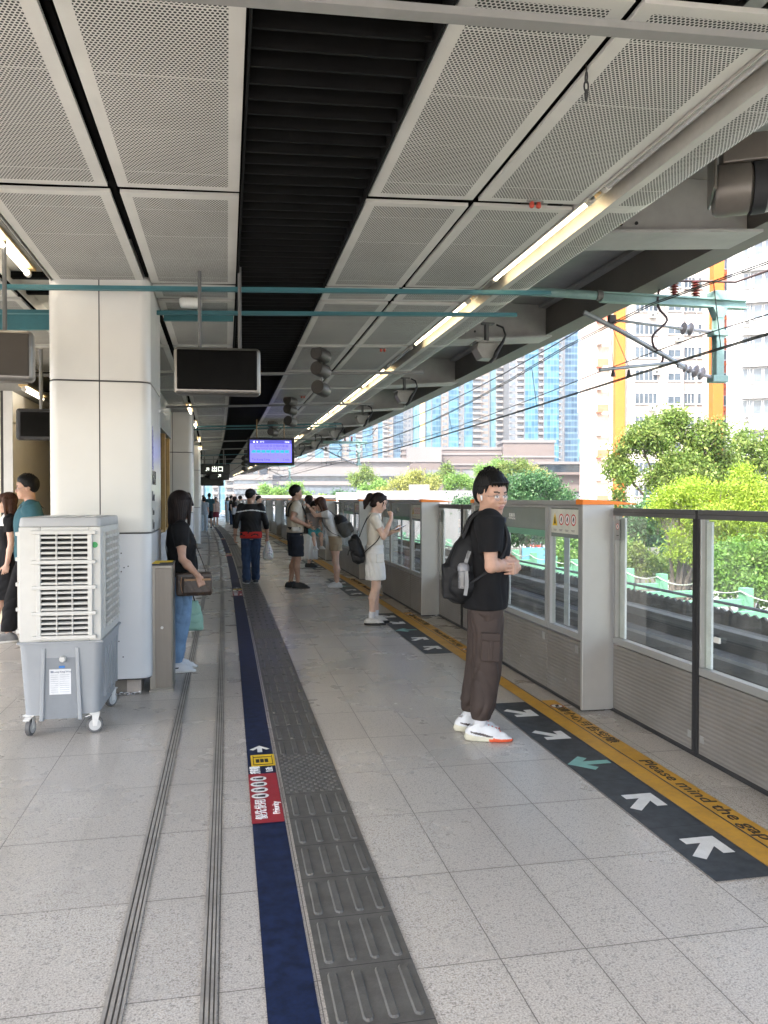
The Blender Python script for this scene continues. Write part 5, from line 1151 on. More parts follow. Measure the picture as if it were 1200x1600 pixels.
# a primitive is (kind, op, k, data); op u = join, s = cut away
def cone(a, b, ra, rb, k=.02, op='u', flat=False): return ('f' if flat else 'c', op, k, (V3(*a), V3(*b), ra, rb))
def ell(c, r, k=.02, op='u', rot=None): return ('e', op, k, (V3(*c), V3(*r), rot))
def loft(rows, k=.02, op='u', cap=.015, o=None, rot=None, n=2.0): return ('l', op, k, (np.array(rows, float), cap, o, rot, n))
def rbox(c, h, rd, k=.01, op='u', rot=None): return ('b', op, k, (V3(*c), V3(*h), rd, rot))
def plane(n, d, op='s', k=.004): return ('p', op, k, (V3(*n)/np.linalg.norm(n), d))
def chain(pts, rs, k=.02, op='u'): return [cone(pts[i], pts[i+1], rs[i], rs[i+1], k, op) for i in range(len(pts)-1)]
def xf(prims, o, rot, sc=1.0):
    """move primitives from a local frame (head, foot) to the body frame"""
    out = []
    for kd, op, k, d in prims:
        if kd in 'cf': d = (o+rot@d[0]*sc, o+rot@d[1]*sc, d[2]*sc, d[3]*sc)
        elif kd == 'e': d = (o+rot@d[0]*sc, d[1]*sc, rot if d[2] is None else rot@d[2])
        elif kd == 'b': d = (o+rot@d[0]*sc, d[1]*sc, d[2]*sc, rot if d[3] is None else rot@d[3])
        elif kd == 'l': d = (d[0]*sc, d[1], o if d[2] is None else o+rot@d[2]*sc, rot if d[3] is None else rot@d[3], d[4])
        elif kd == 'p': n = rot@d[0]; d = (n, d[1]*sc+n@o)
        out.append((kd, op, k, d))
    return out
def bound(pr):
    kd, op, k, d = pr
    if kd in 'cf': r = max(d[2], d[3]); return np.minimum(d[0], d[1])-r, np.maximum(d[0], d[1])+r
    if kd == 'e': r = max(d[1]); return d[0]-r, d[0]+r
    if kd == 'b': r = np.linalg.norm(d[1])+d[2]; return d[0]-r, d[0]+r
    if kd == 'l':
        t = d[0]; lo = V3((t[:, 1]-t[:, 3]).min(), (t[:, 2]-t[:, 4]).min(), t[0, 0]); hi = V3((t[:, 1]+t[:, 3]).max(), (t[:, 2]+t[:, 4]).max(), t[-1, 0])
        if d[3] is None and d[2] is None: return lo, hi
        c = np.array([[x, y, z] for x in (lo[0], hi[0]) for y in (lo[1], hi[1]) for z in (lo[2], hi[2])]); c = (c if d[3] is None else c@d[3].T)+(0 if d[2] is None else d[2]); return c.min(0), c.max(0)
    return V3(-9, -9, -9), V3(9, 9, 9)
def ell_d(q, r):
    k0 = np.linalg.norm(q/r, axis=1); k1 = np.linalg.norm(q/(r*r), axis=1)+1e-9; return k0*(k0-1)/k1
def prim_d(pr, p):
    kd, op, k, d = pr
    if kd == 'c':
        ba = d[1]-d[0]; pa = p-d[0]; h = np.clip(pa@ba/(ba@ba+1e-12), 0, 1); return np.linalg.norm(pa-h[:, None]*ba, axis=1)-(d[2]+(d[3]-d[2])*h)
    if kd == 'f':
        ba = d[1]-d[0]; L = np.linalg.norm(ba); u = ba/L; pa = p-d[0]; t = pa@u; h = np.clip(t/L, 0, 1); rad = np.linalg.norm(pa-t[:, None]*u, axis=1)-(d[2]+(d[3]-d[2])*h); return -smin(-rad, -(np.abs(t-L/2)-L/2), .008)
    if kd == 'e':
        q = p-d[0]
        if d[2] is not None: q = q@d[2]
        return ell_d(q, d[1])
    if kd == 'b':
        q = p-d[0]
        if d[3] is not None: q = q@d[3]
        q = np.abs(q)-d[1]; return np.linalg.norm(np.maximum(q, 0), axis=1)+np.minimum(q.max(1), 0)-d[2]
    if kd == 'l':
        t, cap, o, rot, n = d; q = p if o is None else p-o
        if rot is not None: q = q@rot
        z = np.clip(q[:, 2], t[0, 0], t[-1, 0])
        # smooth interpolation between the rows
        zz = np.linspace(t[0, 0], t[-1, 0], 96); cols = []
        for j in range(1, 5):
            y = np.interp(zz, t[:, 0], t[:, j]); yp = np.pad(y, 4, mode='edge'); y2 = np.convolve(yp, np.ones(9)/9, 'valid'); cols.append(np.interp(z, zz, y2))
        x = (q[:, 0]-cols[0]); y = (q[:, 1]-cols[1])
        if n == 2:
            k0 = np.sqrt((x/cols[2])**2+(y/cols[3])**2); k1 = np.sqrt((x/cols[2]**2)**2+(y/cols[3]**2)**2)+1e-9; e = k0*(k0-1)/k1
        else:
            k0 = ((np.abs(x)/cols[2])**n+(np.abs(y)/cols[3])**n)**(1/n); e = (k0-1)*np.minimum(cols[2], cols[3])
        zc = (t[0, 0]+t[-1, 0])/2; hz = (t[-1, 0]-t[0, 0])/2; return -smin(-e, -(np.abs(q[:, 2]-zc)-hz), cap)
    if kd == 'p': return p@d[0]-d[1]
def field(prims, p, margin):
    d = np.full(len(p), 9.)
    for pr in prims:
        kd, op, k, _ = pr; lo, hi = bound(pr); m_ = margin+k
        idx = np.nonzero(((p > lo-m_) & (p < hi+m_)).all(1))[0]
        if not len(idx): continue
        v = prim_d(pr, p[idx])
        if op == 'u': d[idx] = smin(d[idx], v, k)
        elif op == 's': d[idx] = -smin(-d[idx], v, k)
        elif op == 'i': d[idx] = -smin(-d[idx], -v, k)
    return d
def sdf_mesh(name, prims, vox, mats, parent, disp=None, mf=None, M=None):
    un = [bound(p) for p in prims if p[1] == 'u']; lo = np.min([a for a, b in un], 0)-vox*4-.012; hi = np.max([b for a, b in un], 0)+vox*4+.012
    nb = 4; dim = np.ceil((hi-lo)/(vox*nb)).astype(int)+1
    g = np.stack(np.meshgrid(*[np.arange(n) for n in dim], indexing='ij'), -1).reshape(-1, 3)
    cd = field(prims, lo+(g+.5)*vox*nb, vox*nb*2.2); thr = vox*nb*1.55+.012
    keep = np.abs(cd) < thr; D = np.repeat(np.repeat(np.repeat(np.where(cd < 0, -1., 1.).reshape(dim), nb, 0), nb, 1), nb, 2).astype('f')
    off = np.stack(np.meshgrid(*[np.arange(nb)]*3, indexing='ij'), -1).reshape(-1, 3); idx = (g[keep][:, None, :]*nb+off[None]).reshape(-1, 3)
    P = lo+idx*vox; dv = field(prims, P, vox*nb+.02)
    if disp is not None: dv = dv+disp(P)
    D[idx[:, 0], idx[:, 1], idx[:, 2]] = dv
    ins = D < 0; c = np.zeros(tuple(n-1 for n in D.shape), np.uint8); S = D.shape
    offs = [(a, b, e) for a in (0, 1) for b in (0, 1) for e in (0, 1)]
    for a, b, e in offs: c += ins[a:S[0]-1+a, b:S[1]-1+b, e:S[2]-1+e]
    act = np.argwhere((c > 0) & (c < 8)); cv = np.stack([D[act[:, 0]+a, act[:, 1]+b, act[:, 2]+e] for a, b, e in offs], 1)
    acc = np.zeros((len(act), 3)); cnt = np.zeros(len(act)); oa = np.array(offs, float)
    for i in range(8):
        for j in range(i+1, 8):
            if np.abs(oa[i]-oa[j]).sum() != 1: continue
            x = (cv[:, i] < 0) != (cv[:, j] < 0)
            if not x.any(): continue
            t = cv[x, i]/(cv[x, i]-cv[x, j]); acc[x] += oa[i]+(oa[j]-oa[i])*t[:, None]; cnt[x] += 1
    V = lo+(act+acc/cnt[:, None])*vox
    ix = np.full(c.shape, -1, np.int32); ix[act[:, 0], act[:, 1], act[:, 2]] = np.arange(len(act)); F = []
    for ax in range(3):
        sl0 = [slice(None)]*3; sl1 = [slice(None)]*3; sl0[ax] = slice(0, -1); sl1[ax] = slice(1, None); u, v = [q for q in range(3) if q != ax]
        e = np.argwhere(ins[tuple(sl0)] != ins[tuple(sl1)]); e = e[(e[:, u] > 0) & (e[:, v] > 0)]
        if not len(e): continue
        du = np.zeros(3, int); du[u] = 1; dv_ = np.zeros(3, int); dv_[v] = 1
        q = np.stack([ix[tuple((e-du-dv_).T)], ix[tuple((e-dv_).T)], ix[tuple(e.T)], ix[tuple((e-du).T)]], 1)
        fl = ins[tuple(e.T)] ^ (ax == 1); q[~fl] = q[~fl][:, ::-1]; F.append(q)
    F = np.concatenate(F); F = F[(F >= 0).all(1)]
    me = bpy.data.meshes.new(name); me.vertices.add(len(V)); me.vertices.foreach_set('co', V.astype('f').ravel()); n = len(F); me.loops.add(4*n); me.loops.foreach_set('vertex_index', F.astype('i').ravel())
    me.polygons.add(n); me.polygons.foreach_set('loop_start', np.arange(0, 4*n, 4, dtype='i')); me.polygons.foreach_set('loop_total', np.full(n, 4, 'i')); me.polygons.foreach_set('use_smooth', np.ones(n, bool))
    for q in (mats if isinstance(mats, (list, tuple)) else [mats]): me.materials.append(q)
    if mf is not None: me.polygons.foreach_set('material_index', mf(V[F].mean(1)).astype('i'))
    me.update(calc_edges=True); me.validate()
    if M is not None: me.transform(M)
    return link(name, me, parent)
def folds(amp, freq=(14, 14, 6), seed=0, env=None, diag=.6):
    """cloth folds: warped waves, env weights them over the body"""
    r = np.random.default_rng(seed); ph = r.uniform(0, 6.28, 8); freq = tuple(3.1*q for q in freq)
    def f(p):
        x, y, z = p.T; wx = .05*np.sin(9*z+ph[0])+.03*np.sin(17*y+5*z+ph[1]); wz = .04*np.sin(11*x+ph[2]+4*y)
        rg = lambda v: 1-2*np.abs(np.sin(v))**.75
        a = rg(freq[0]*(x+wx)+freq[2]*diag*(z+wz)*1.6+ph[3]+1.6*np.sin(7*z+ph[6])); b = rg(freq[1]*(y+wx)-freq[2]*(z+wz)*1.3+ph[4]+1.2*np.sin(5*z+ph[7])); c = rg(freq[2]*1.1*(z+wz)+14*x+11*y+ph[5])
        e = 1 if env is None else env(p); low = .5+.5*np.sin(9*x+7*y+6*z+ph[0])
        return 1.7*amp*e*(a*.5*low+b*.4*(1.2-low)+c*.12)
    return f
# ---- cloth and skin
def skin(name, c):
    m = N(name); n = m.noise(m.coord(), 14, 4); m.base(m.mix(m.ramp(n, .3, .75), tuple(x*.9 for x in c), tuple(min(1, x*1.08) for x in c))); m.set(rough=.48, spec=.4)
    m.b.inputs['Subsurface Weight'].default_value = .12; m.b.inputs['Subsurface Radius'].default_value = (.02, .008, .005); m.b.inputs['Subsurface Scale'].default_value = .35; m.bump(m.noise(m.coord(), 130, 2), .06, .002); return m.mat
SKA = skin('warm skin', (.5, .3, .215)); SKB = skin('fair skin', (.6, .395, .3)); SKC = skin('tan skin', (.43, .255, .175))
LIP = mat('lip tone', (.43, .21, .165), .45); BROW = mat('dark brow', (.02, .015, .012), .8); EYEW = mat('eye white', (.6, .57, .54), .25); IRIS = mat('dark iris', (.012, .008, .006), .15)
def hairm(name, c):
    m = N(name); n = m.noise(m.coord('Object', (90, 90, 9)), 1, 4); m.base(m.mix(m.ramp(n, .3, .7), tuple(x*.6 for x in c), tuple(x*1.5 for x in c))); m.set(rough=.5, spec=.18); m.bump(n, .5, .006); return m.mat
HBLK = hairm('black hair', (.0055, .005, .005)); HBRN = hairm('dark brown hair', (.013, .0075, .0065)); HRED = hairm('reddish brown hair', (.05, .022, .014))
def cloth(name, c, rough=.85, var=.12, sheen=.0, weave=500, bs=.12):
    if name in _mc: return _mc[name]
    m = N(name); v = m.coord(); n = m.noise(v, 9, 5); m.base(m.mix(m.ramp(n, .25, .75), tuple(x*(1-var) for x in c), tuple(min(1, x*(1+var)) for x in c))); m.set(rough=rough, spec=.3)
    m.b.inputs['Sheen Weight'].default_value = sheen; m.bump(m.noise(v, weave, 2), bs, .002); _mc[name] = m.mat; return m.mat
SOLE = mat('white shoe sole', (.62, .61, .58), .6); SOLEB = mat('black shoe sole', (.02, .02, .02), .6)
# ---- parts of a figure, all in a frame with x ahead, y to the left, z up
def hand(W, d, n, s, curl=25, k=1.0, fist=0):
    """palm, four bent fingers and a thumb: W wrist, d towards the fingers, n out of the palm, s sideways to the thumb"""
    W, d, n, s = [np.asarray(q, float) for q in (W, d, n, s)]; d = d/np.linalg.norm(d); n = n-d*(n@d); n /= np.linalg.norm(n); s0 = np.cross(n, d); s = s0 if s0@s > 0 else -s0
    L = lambda a, b, c: W+(d*a+s*b+n*c)*k
    pr = [cone(L(-.02, 0, 0), L(.035, .0, 0), .023*k, .024*k, .012)]
    pr += [rbox(L(.05, 0, 0), np.array((.036, .03, .006))*k, .009*k, .012, 'u', np.stack([d, s, n], 1))]
    for i, (b, l) in enumerate(((.03, .068), (.0105, .076), (-.009, .07), (-.0275, .056))):
        c = R(curl*(1+.12*i)); p = L(.088-.004*abs(i-1), b, .0); a = 0; r = .0088*k
        for j, f in enumerate((.45, .32, .23)):
            a += c*(.9 if j == 0 else 1.15); q = p+(d*math.cos(a)+n*math.sin(a)+s*(.05*(1.2-i)))*l*f*k; pr.append(cone(p, q, r*(1-.1*j), r*(1-.1*(j+1)), .004)); p = q
    p = L(.02, .024, .006); a = .75-.35*fist
    for l, r in ((.04, .0125), (.03, .0105), (.025, .009)):
        q = p+(d*math.cos(a)+s*math.sin(a)+n*(.25+.4*fist))*l*k; pr.append(cone(p, q, r*k, r*.88*k, .006)); p = q; a -= .3
    return pr
def head_prims(fem=False):
    j = .93 if fem else 1
    return [ell((-.012, 0, .032), (.096, .074, .086), .02), loft([(-.108, .04, 0, .03, .026), (-.09, .035, 0, .052, .042*j), (-.06, .026, 0, .066, .055*j), (-.02, .02, 0, .072, .063), (.03, .018, 0, .074, .066), (.06, .012, 0, .07, .064)], .03, 'u', .02),
        ell((.068, 0, -.098), (.022, .024*j, .016), .02), ell((.06, 0, .038), (.032, .05, .03), .03), ell((.082, .026, .016), (.012, .024, .007), .012), ell((.082, -.026, .016), (.012, .024, .007), .012),
        ell((.106, .032, -.003), (.014, .019, .010), .012, 's'), ell((.106, -.032, -.003), (.014, .019, .010), .012, 's'), ell((.0815, .031, -.004), (.0125, .0155, .0115), .003), ell((.0815, -.031, -.004), (.0125, .0155, .0115), .003),
        cone((.09, 0, .002), (.108, 0, -.03), .007, .0105, .012), ell((.1, .011, -.035), (.011, .0085, .007), .008), ell((.1, -.011, -.035), (.011, .0085, .007), .008),
        ell((.066, .038, -.03), (.022, .02, .02), .025), ell((.066, -.038, -.03), (.022, .02, .02), .025), ell((.086, 0, -.058), (.013, .026, .012), .015), ell((.0955, 0, -.0565), (.0055, .021, .0055), .006), ell((.0945, 0, -.0685), (.0055, .0175, .006), .006), ell((.1, 0, -.0625), (.01, .022, .0016), .003, 's'),
        ell((-.008, .074, -.006), (.02, .008, .031), .006, 'u', rotm(0, -12, 0)), ell((-.008, -.074, -.006), (.02, .008, .031), .006, 'u', rotm(0, -12, 0)), ell((-.004, .083, -.003), (.011, .006, .018), .005, 's'), ell((-.004, -.083, -.003), (.011, .006, .018), .005, 's')]
def face_index(Hc, Hr, sc=1.0):
    """0 skin, 1 lips, 2 brows, 3 eye white, 4 iris"""
    def f(c):
        q = (c-Hc)@Hr/sc; x, y, z = q.T; ay = np.abs(y); o = np.zeros(len(c))
        o[(x > .088) & (np.hypot(y/.021, (z+.0625)/.0115) < 1)] = 1
        o[(x > .07) & (ay > .014) & (ay < .048) & (np.abs(z-.0185-.004*np.sin((ay-.014)*70)) < .0042)] = 2
        e = (x > .075) & (np.hypot((ay-.032)/.0145, (z+.004)/.0062) < 1); o[e] = 3; o[e & (np.hypot(ay-.031, z+.004) < .006)] = 4
        o[(x > .075) & (np.hypot((ay-.032)/.0165, (z-.0028)/.0022) < 1)] = 2
        return o
    return f
def hair_short(top=.022, side=.006, fringe=.055, spike=.006, seed=1, bangs=0):
    pr = [ell((-.016, 0, .046), (.096+side, .081+side, .082+top*.7), .02), ell((.025, 0, .085), (.066, .068, .034+top), .03), ell((-.056, 0, .012), (.046, .066+side, .062), .03)]
    pr += [ell((.128, 0, -.03), (.085, .1, .088), .008, 's'), rbox((.112, 0, fringe-.045), (.052, .062, .034), .006, .008, 's'), rbox((.066, 0, -.075), (.056, .1, .068), .008, .01, 's'), plane((-.35, 0, 1), -.052), ell((-.008, .092, -.016), (.02, .026, .03), .005, 's'), ell((-.008, -.092, -.016), (.02, .026, .03), .005, 's')]
    r = np.random.default_rng(seed); sp = []
    for i in range(230):
        a, e = r.uniform(0, 6.28), r.uniform(-.1, 1.45); dd = V3(math.cos(a)*math.cos(e), math.sin(a)*math.cos(e), math.sin(e)); b = V3(-.004, 0, .05)+dd*np.array((.092, .076+side, .078+top*.72)); se = .3+.7*max(0, math.sin(e)); t = dd+r.normal(size=3)*.22+V3(.5, 0, .3); t /= np.linalg.norm(t)
        if b[0] > .07 and b[2] < .08: continue
        t = t if e > .5 else (t*.6+V3(0, 0, -.6)); sp.append(cone(b-t*.012, b+t*(.009+spike*r.uniform(.6, 1.6))*se, .0105, .002, .005))
    bg = []
    for i in range(bangs):
        y = r.uniform(-.06, .06); z = r.uniform(.046, .066); x = .098-abs(y)**2*6
        bg.append(cone((x-.022, y*.9, .1), (x+.002, y*1.02, .078), .012, .008, .006)); bg.append(cone((x+.002, y*1.02, .078), (x+.002, y*1.05+r.uniform(-.006, .006), z), .008, .0015, .004))
    for q in (-1, 1):
        for i in range(bangs//3): u = r.uniform(0, 1); bg.append(cone((.06-.075*u, q*(.072+.006*u), .05), (.058-.07*u, q*(.077+.005*u), r.uniform(-.005, .025)), .008, .0015, .004))
    return pr[:3]+sp+pr[3:]+bg
def hair_long(length=.2, back=.05, front=True, bang=True):
    pr = [ell((-.018, 0, .043), (.106, .087, .098), .02), loft([(-length, -.05, 0, .032, .07), (-length*.75, -.05, 0, .05, .086), (-length*.4, -.044, 0, .06, .092), (0, -.03, 0, .078, .09), (.05, -.02, 0, .08, .085)], .03, 'u', .02, n=2.4)]
    if front: pr += [cone((.03, .07, .05), (.02, .082, -length*.8), .024, .013, .02), cone((.03, -.07, .05), (.02, -.082, -length*.8), .024, .013, .02)]
    pr += [ell((.14, 0, -.05), (.096, .06, .11), .012, 's')]
    if bang: pr += [cone((.06, .02, .1), (.082, .056, .012), .022, .01, .015), cone((.06, -.02, .1), (.082, -.056, .012), .022, .01, .015), cone((.07, 0, .09), (.09, -.02, .045), .02, .009, .015)]
    return pr
def hair_pony(tail=None):
    pr = [ell((-.018, 0, .042), (.103, .087, .093), .02), loft([(-.085, -.055, 0, .045, .045), (-.05, -.05, 0, .055, .07), (0, -.03, 0, .07, .078)], .02, 'u', .02)]
    pr += [ell((.135, 0, -.03), (.088, .1, .088), .012, 's'), rbox((.062, 0, -.085), (.056, .1, .07), .01, .012, 's'), ell((-.008, .092, -.014), (.02, .026, .03), .006, 's'), ell((-.008, -.092, -.014), (.02, .026, .03), .006, 's')]
    pr += [cone((.05, q*.02, .108), (.088, q*.048, .03), .016, .006, .014) for q in (-1, 1)]+[cone((.055, q*.066, .03), (.062, q*.074, -.04), .008, .003, .008) for q in (-1, 1)]
    return pr
def frame_basis(a, b, side):
    d = np.asarray(b, float)-np.asarray(a, float); d /= np.linalg.norm(d); s = np.asarray(side, float)-d*(np.asarray(side)@d); s /= np.linalg.norm(s); return d, s, np.cross(d, s)
class Fig:
    """one figure: joints in metres for a 1.70 m adult, scaled, then dressed"""
    def __init__(s, label, base, heading, ht=1.70, fem=False, lean=0, vox=.008, sk=None, head=(0, 0, 0), hair=None, hairmat=None, arms=None, legs=None, build=1.0, group=None, legk=1.0, hd=1.0, hoff=(0, 0, 0), hands=True, z0=0):
        s.e = thing('person', label, 'person', Matrix.Translation((base[0], base[1], z0)) @ Matrix.Rotation(R(heading), 4, 'Z'), group)
        s.S = ht/1.70; s.vox = vox; s.fem = fem; s.lean = math.tan(R(lean)); s.build = build; S = s.S; s.sk = sk or SKA
        sw = .152 if fem else .178; hw = .088
        s.J = dict(hipL=V3(0, hw, .9), hipR=V3(0, -hw, .9), kneeL=V3(.012, hw, .485), kneeR=V3(.012, -hw, .485), ankL=V3(-.012, hw, .085), ankR=V3(-.012, -hw, .085), shL=V3(-.012, sw, 1.385), shR=V3(-.012, -sw, 1.385), neck=V3(-.012, 0, 1.41), head=V3(.012, 0, 1.585))
        if legs: 
            for k, v in legs.items(): s.J[k] = V3(*v)
        s.Lr = rotm()
        for k in ('shL', 'shR', 'neck', 'head'): s.J[k] = s.sp(s.J[k])
        s.J['head'] = s.J['head']+V3(*hoff)
        arms = arms or {}
        for sd, q in (('L', 1), ('R', -1)):
            a = arms.get(sd) or ((-.02, q*(sw+.04), 1.09), (.03, q*(sw+.045), .84))
            s.J['el'+sd] = V3(*a[0]); s.J['wr'+sd] = V3(*a[1])
            if sd not in arms: s.J['el'+sd] = s.sp(s.J['el'+sd]); s.J['wr'+sd] = s.sp(s.J['wr'+sd])
        s.hnd = {sd: (arms[sd][2] if sd in arms and len(arms[sd]) > 2 else {}) for sd in 'LR'}
        s.Hr = rotm(*head); J = s.J
        B_ = build; rows = s.trunk(-.008); lk = legk
        pr = [loft(rows, .03, 'u', .03)]
        pr += [cone(J['neck']-V3(.005, 0, .03), J['head']+s.Hr@V3(-.02, 0, -.06), .056 if not fem else .048, .05 if not fem else .043, .03)]
        ar = .88 if fem else 1
        for sd, q in (('L', 1), ('R', -1)):
            pr += [ell(J['sh'+sd]+V3(0, -q*.012, -.01), (.053*ar, .05*ar, .058*ar), .02)]
            el, wr = J['el'+sd], J['wr'+sd]; u = (wr-el); mid = el+u*.3
            pr += chain([J['sh'+sd], J['sh'+sd]*.45+el*.55, el], [.05*ar*B_, .046*ar*B_, .037*ar], .02)+chain([el, mid, wr], [.037*ar, .041*ar*B_, .0265*ar], .015)
            h = s.hnd[sd]; d = h.get('d', u); n = h.get('n', (0, -q, 0)); si = h.get('s', (1, 0, 0))
            if hands: pr += hand(wr, d, n, si, h.get('curl', 28), (.94 if fem else 1.03), h.get('fist', 0))
            hip, kn, an = J['hip'+sd], J['knee'+sd], J['ank'+sd]; c = kn*.66+an*.34+V3(-.018, 0, 0)
            pr += chain([hip-V3(0, 0, .02), hip*.5+kn*.5+V3(.008, 0, 0), kn], [.088*B_*lk, .073*B_*lk, .052*lk], .03)+chain([kn, c, an*.75+kn*.25, an], [.05*lk, .053*B_*lk, .037, .034], .02)+[cone(an-V3(0, 0, .01), an+V3(.11, 0, -.058), .027, .017, .02), ell(an+V3(-.02, 0, -.045), (.028, .026, .03), .02), ell(kn+V3(.022*lk, 0, .0), (.034*lk, .036*lk, .042*lk), .02)]
        hp = [(a, b, c, d) for a, b, c, d in head_prims(fem)]; s.Hs = hd
        H0 = J['head']
        pr += xf(hp, H0, s.Hr, hd)
        sc = lambda q: q
        M = Matrix.Scale(S, 4); s.M = M
        s.body = sdf_mesh('body', pr, vox, [s.sk, LIP, BROW, EYEW, IRIS], s.e, None, face_index(H0, s.Hr, hd), M)
        if hair is not None:
            r = np.random.default_rng(4); ph = r.uniform(0, 6.3, 4)
            def hdsp(p):
                q = (p-H0)@s.Hr; a = np.arctan2(q[:, 1], q[:, 0]+.02); return (.0011*np.sin(34*a+5*np.sin(14*q[:, 2]+ph[0])+ph[1])+.0008*np.sin(71*a+9*q[:, 0]*12+ph[2]))*np.clip((q[:, 0]-.09)/-.06, .2, 1)
            sdf_mesh('hair', xf(hair, H0, s.Hr, hd), max(.004, vox*.85), hairmat or HBLK, s.e, hdsp, None, M)
    def sp(s, p): p = V3(*p); p[0] += max(0, p[2]-.9)*s.lean; return p
    def trunk(s, inf, z0=None, z1=None, bulge=0):
        """cross sections of the torso: z, x, y, half depth, half width"""
        if s.fem: t = [(.80, -.01, 0, .088, .15), (.86, -.012, 0, .104, .168), (.93, -.012, 0, .105, .165), (1.0, -.002, 0, .092, .142), (1.07, .004, 0, .083, .124), (1.15, .006, 0, .09, .13), (1.23, .012, 0, .104, .14), (1.3, .002, 0, .094, .146), (1.37, -.01, 0, .075, .135), (1.42, -.016, 0, .052, .085), (1.45, -.014, 0, .045, .05)]
        else: t = [(.80, -.005, 0, .088, .145), (.86, -.01, 0, .104, .16), (.93, -.008, 0, .104, .158), (1.0, .0, 0, .1, .15), (1.07, .004, 0, .1, .147), (1.15, .004, 0, .106, .155), (1.23, .004, 0, .112, .165), (1.3, .0, 0, .107, .168), (1.37, -.01, 0, .086, .158), (1.42, -.016, 0, .058, .1), (1.45, -.014, 0, .05, .056)]
        o = []
        for z, x, y, a, b in t: o.append((z, x+max(0, z-.9)*s.lean+bulge*math.exp(-((z-1.05)/.12)**2)*.5, y, a*s.build+inf+bulge*math.exp(-((z-1.05)/.12)**2)*.5, b*s.build+inf))
        if z0 is not None:
            f = lambda z: tuple(np.interp(z, [q[0] for q in o], [q[j] for q in o]) for j in range(1, 5))
            o = [(z0, *f(max(z0, o[0][0])))]+[q for q in o if q[0] > z0+.01 and (z1 is None or q[0] < z1-.01)]+([(z1, *f(z1))] if z1 is not None else [])
        return o
    def part(s, name, pr, m, disp=None, mf=None, vox=None, parent=None): return sdf_mesh(name, pr, vox or s.vox, m, parent or s.e, disp, mf, s.M)
    def shirt(s, m, hem=.84, sleeve=.55, inf=.018, name='shirt', amp=.004, seed=0, flare=.012, neckr=.07, mf=None, sr=.062, long=False, bulge=0, cuff=.97, vox=None):
        J = s.J; rows = s.trunk(inf, hem, None, bulge); rows = [(z, x, y, a+flare*max(0, (1.15-z)/.3), b+flare*max(0, (1.15-z)/.3)) for z, x, y, a, b in rows]
        pr = [loft(rows, .03, 'u', .012)]; cut = []
        for sd, q in (('L', 1), ('R', -1)):
            a, b = J['sh'+sd], J['el'+sd]; sm = (1 if not s.fem else .9)
            pr.append(ell(a+V3(0, -q*.012, -.008), (.058*sm+inf, .056*sm+inf, .062*sm+inf), .03))
            if long: e = b+(J['wr'+sd]-b)*cuff; pr += [cone(a, b, .064*sm, .056*sm, .025), cone(b, e, .056*sm, .046*sm, .012, 'u', True)]; cut.append(cone(e-(e-b)*.08, e+(e-b)*.1, .03, .034, .004, 's', True))
            else: e = a+(b-a)*sleeve; pr.append(cone(a+(a-b)*.06, e, .057*sm+inf, sr*sm, .03, 'u', True)); cut.append(cone(e-(b-a)*.09, e+(b-a)*.1, sr*sm-.012, sr*sm-.006, .004, 's', True))
        n = J['neck']; pr += cut+[cone(n+V3(.0, 0, .0), n+V3(.025, 0, .09), neckr*.86, neckr*1.05, .01, 's'), ell(n+V3(.055, 0, .025), (.055, .06, .05), .012, 's')]
        env = lambda p: np.clip((1.36-p[:, 2])/.25, .25, 1.2)*np.clip((p[:, 2]-hem)/.07, .08, 1)
        return s.part(name, pr, m, folds(amp, (11, 13, 3), seed, env), mf, vox)
    def legs_cloth(s, m, end=.1, inf=.02, name='trousers', waist=1.0, amp=.005, seed=3, widths=None, cuff=None, mf=None, gap=0, env=None, vox=None):
        """trousers or shorts down to height end; widths: (hip, knee, hem) radii"""
        J = s.J; rows = s.trunk(inf*.8, .82, waist); pr = [loft(rows, .03, 'u', .012)]; w_ = widths or (.105, .075, .06)
        for sd in 'LR':
            h, k, a = J['hip'+sd]-V3(0, 0, .03), J['knee'+sd], J['ank'+sd]
            P = lambda z: (k+(h-k)*(z-k[2])/(h[2]-k[2])) if z > k[2] else (a+(k-a)*(z-a[2])/(k[2]-a[2]))
            W = lambda z: np.interp(z, [a[2], k[2], h[2]], [w_[2], w_[1], w_[0]])
            zs = [z for z in np.linspace(h[2], end, 8)]; t = [(z, *P(z)[:2], W(z)*1.06, W(z)*(.94 if z > .75 else 1)) for z in zs[::-1]]
            if cuff: t[0] = (t[0][0], t[0][1], t[0][2], cuff, cuff); t.insert(1, (end+.03, *P(end+.03)[:2], cuff*1.03, cuff*1.0)); t.insert(2, (end+.06, *P(end+.06)[:2], W(end+.06)*1.08, W(end+.06)*1.05)); t = sorted(t)
            pr.append(loft(t, .03, 'u', .008))
            if end > .3: e = P(end); pr.append(loft([(end-.05, e[0], e[1], w_[0]*.0+W(end)*.88, W(end)*.84), (end+.035, P(end+.03)[0], P(end+.03)[1], W(end)*.86, W(end)*.82)], .004, 's', .01))
        ev = env or (lambda p: (.5+1.0*np.exp(-((p[:, 2]-.48)/.14)**2)+1.3*np.exp(-((p[:, 2]-.14)/.09)**2)+.6*np.exp(-((p[:, 2]-.74)/.08)**2))*np.clip((.86-p[:, 2])/.06, .05, 1))
        return s.part(name, pr, m, folds(amp, (15, 15, 1.7), seed, lambda p: ev(p)*np.clip((p[:, 2]-end)/.06, .1, 1), .5), mf, vox)
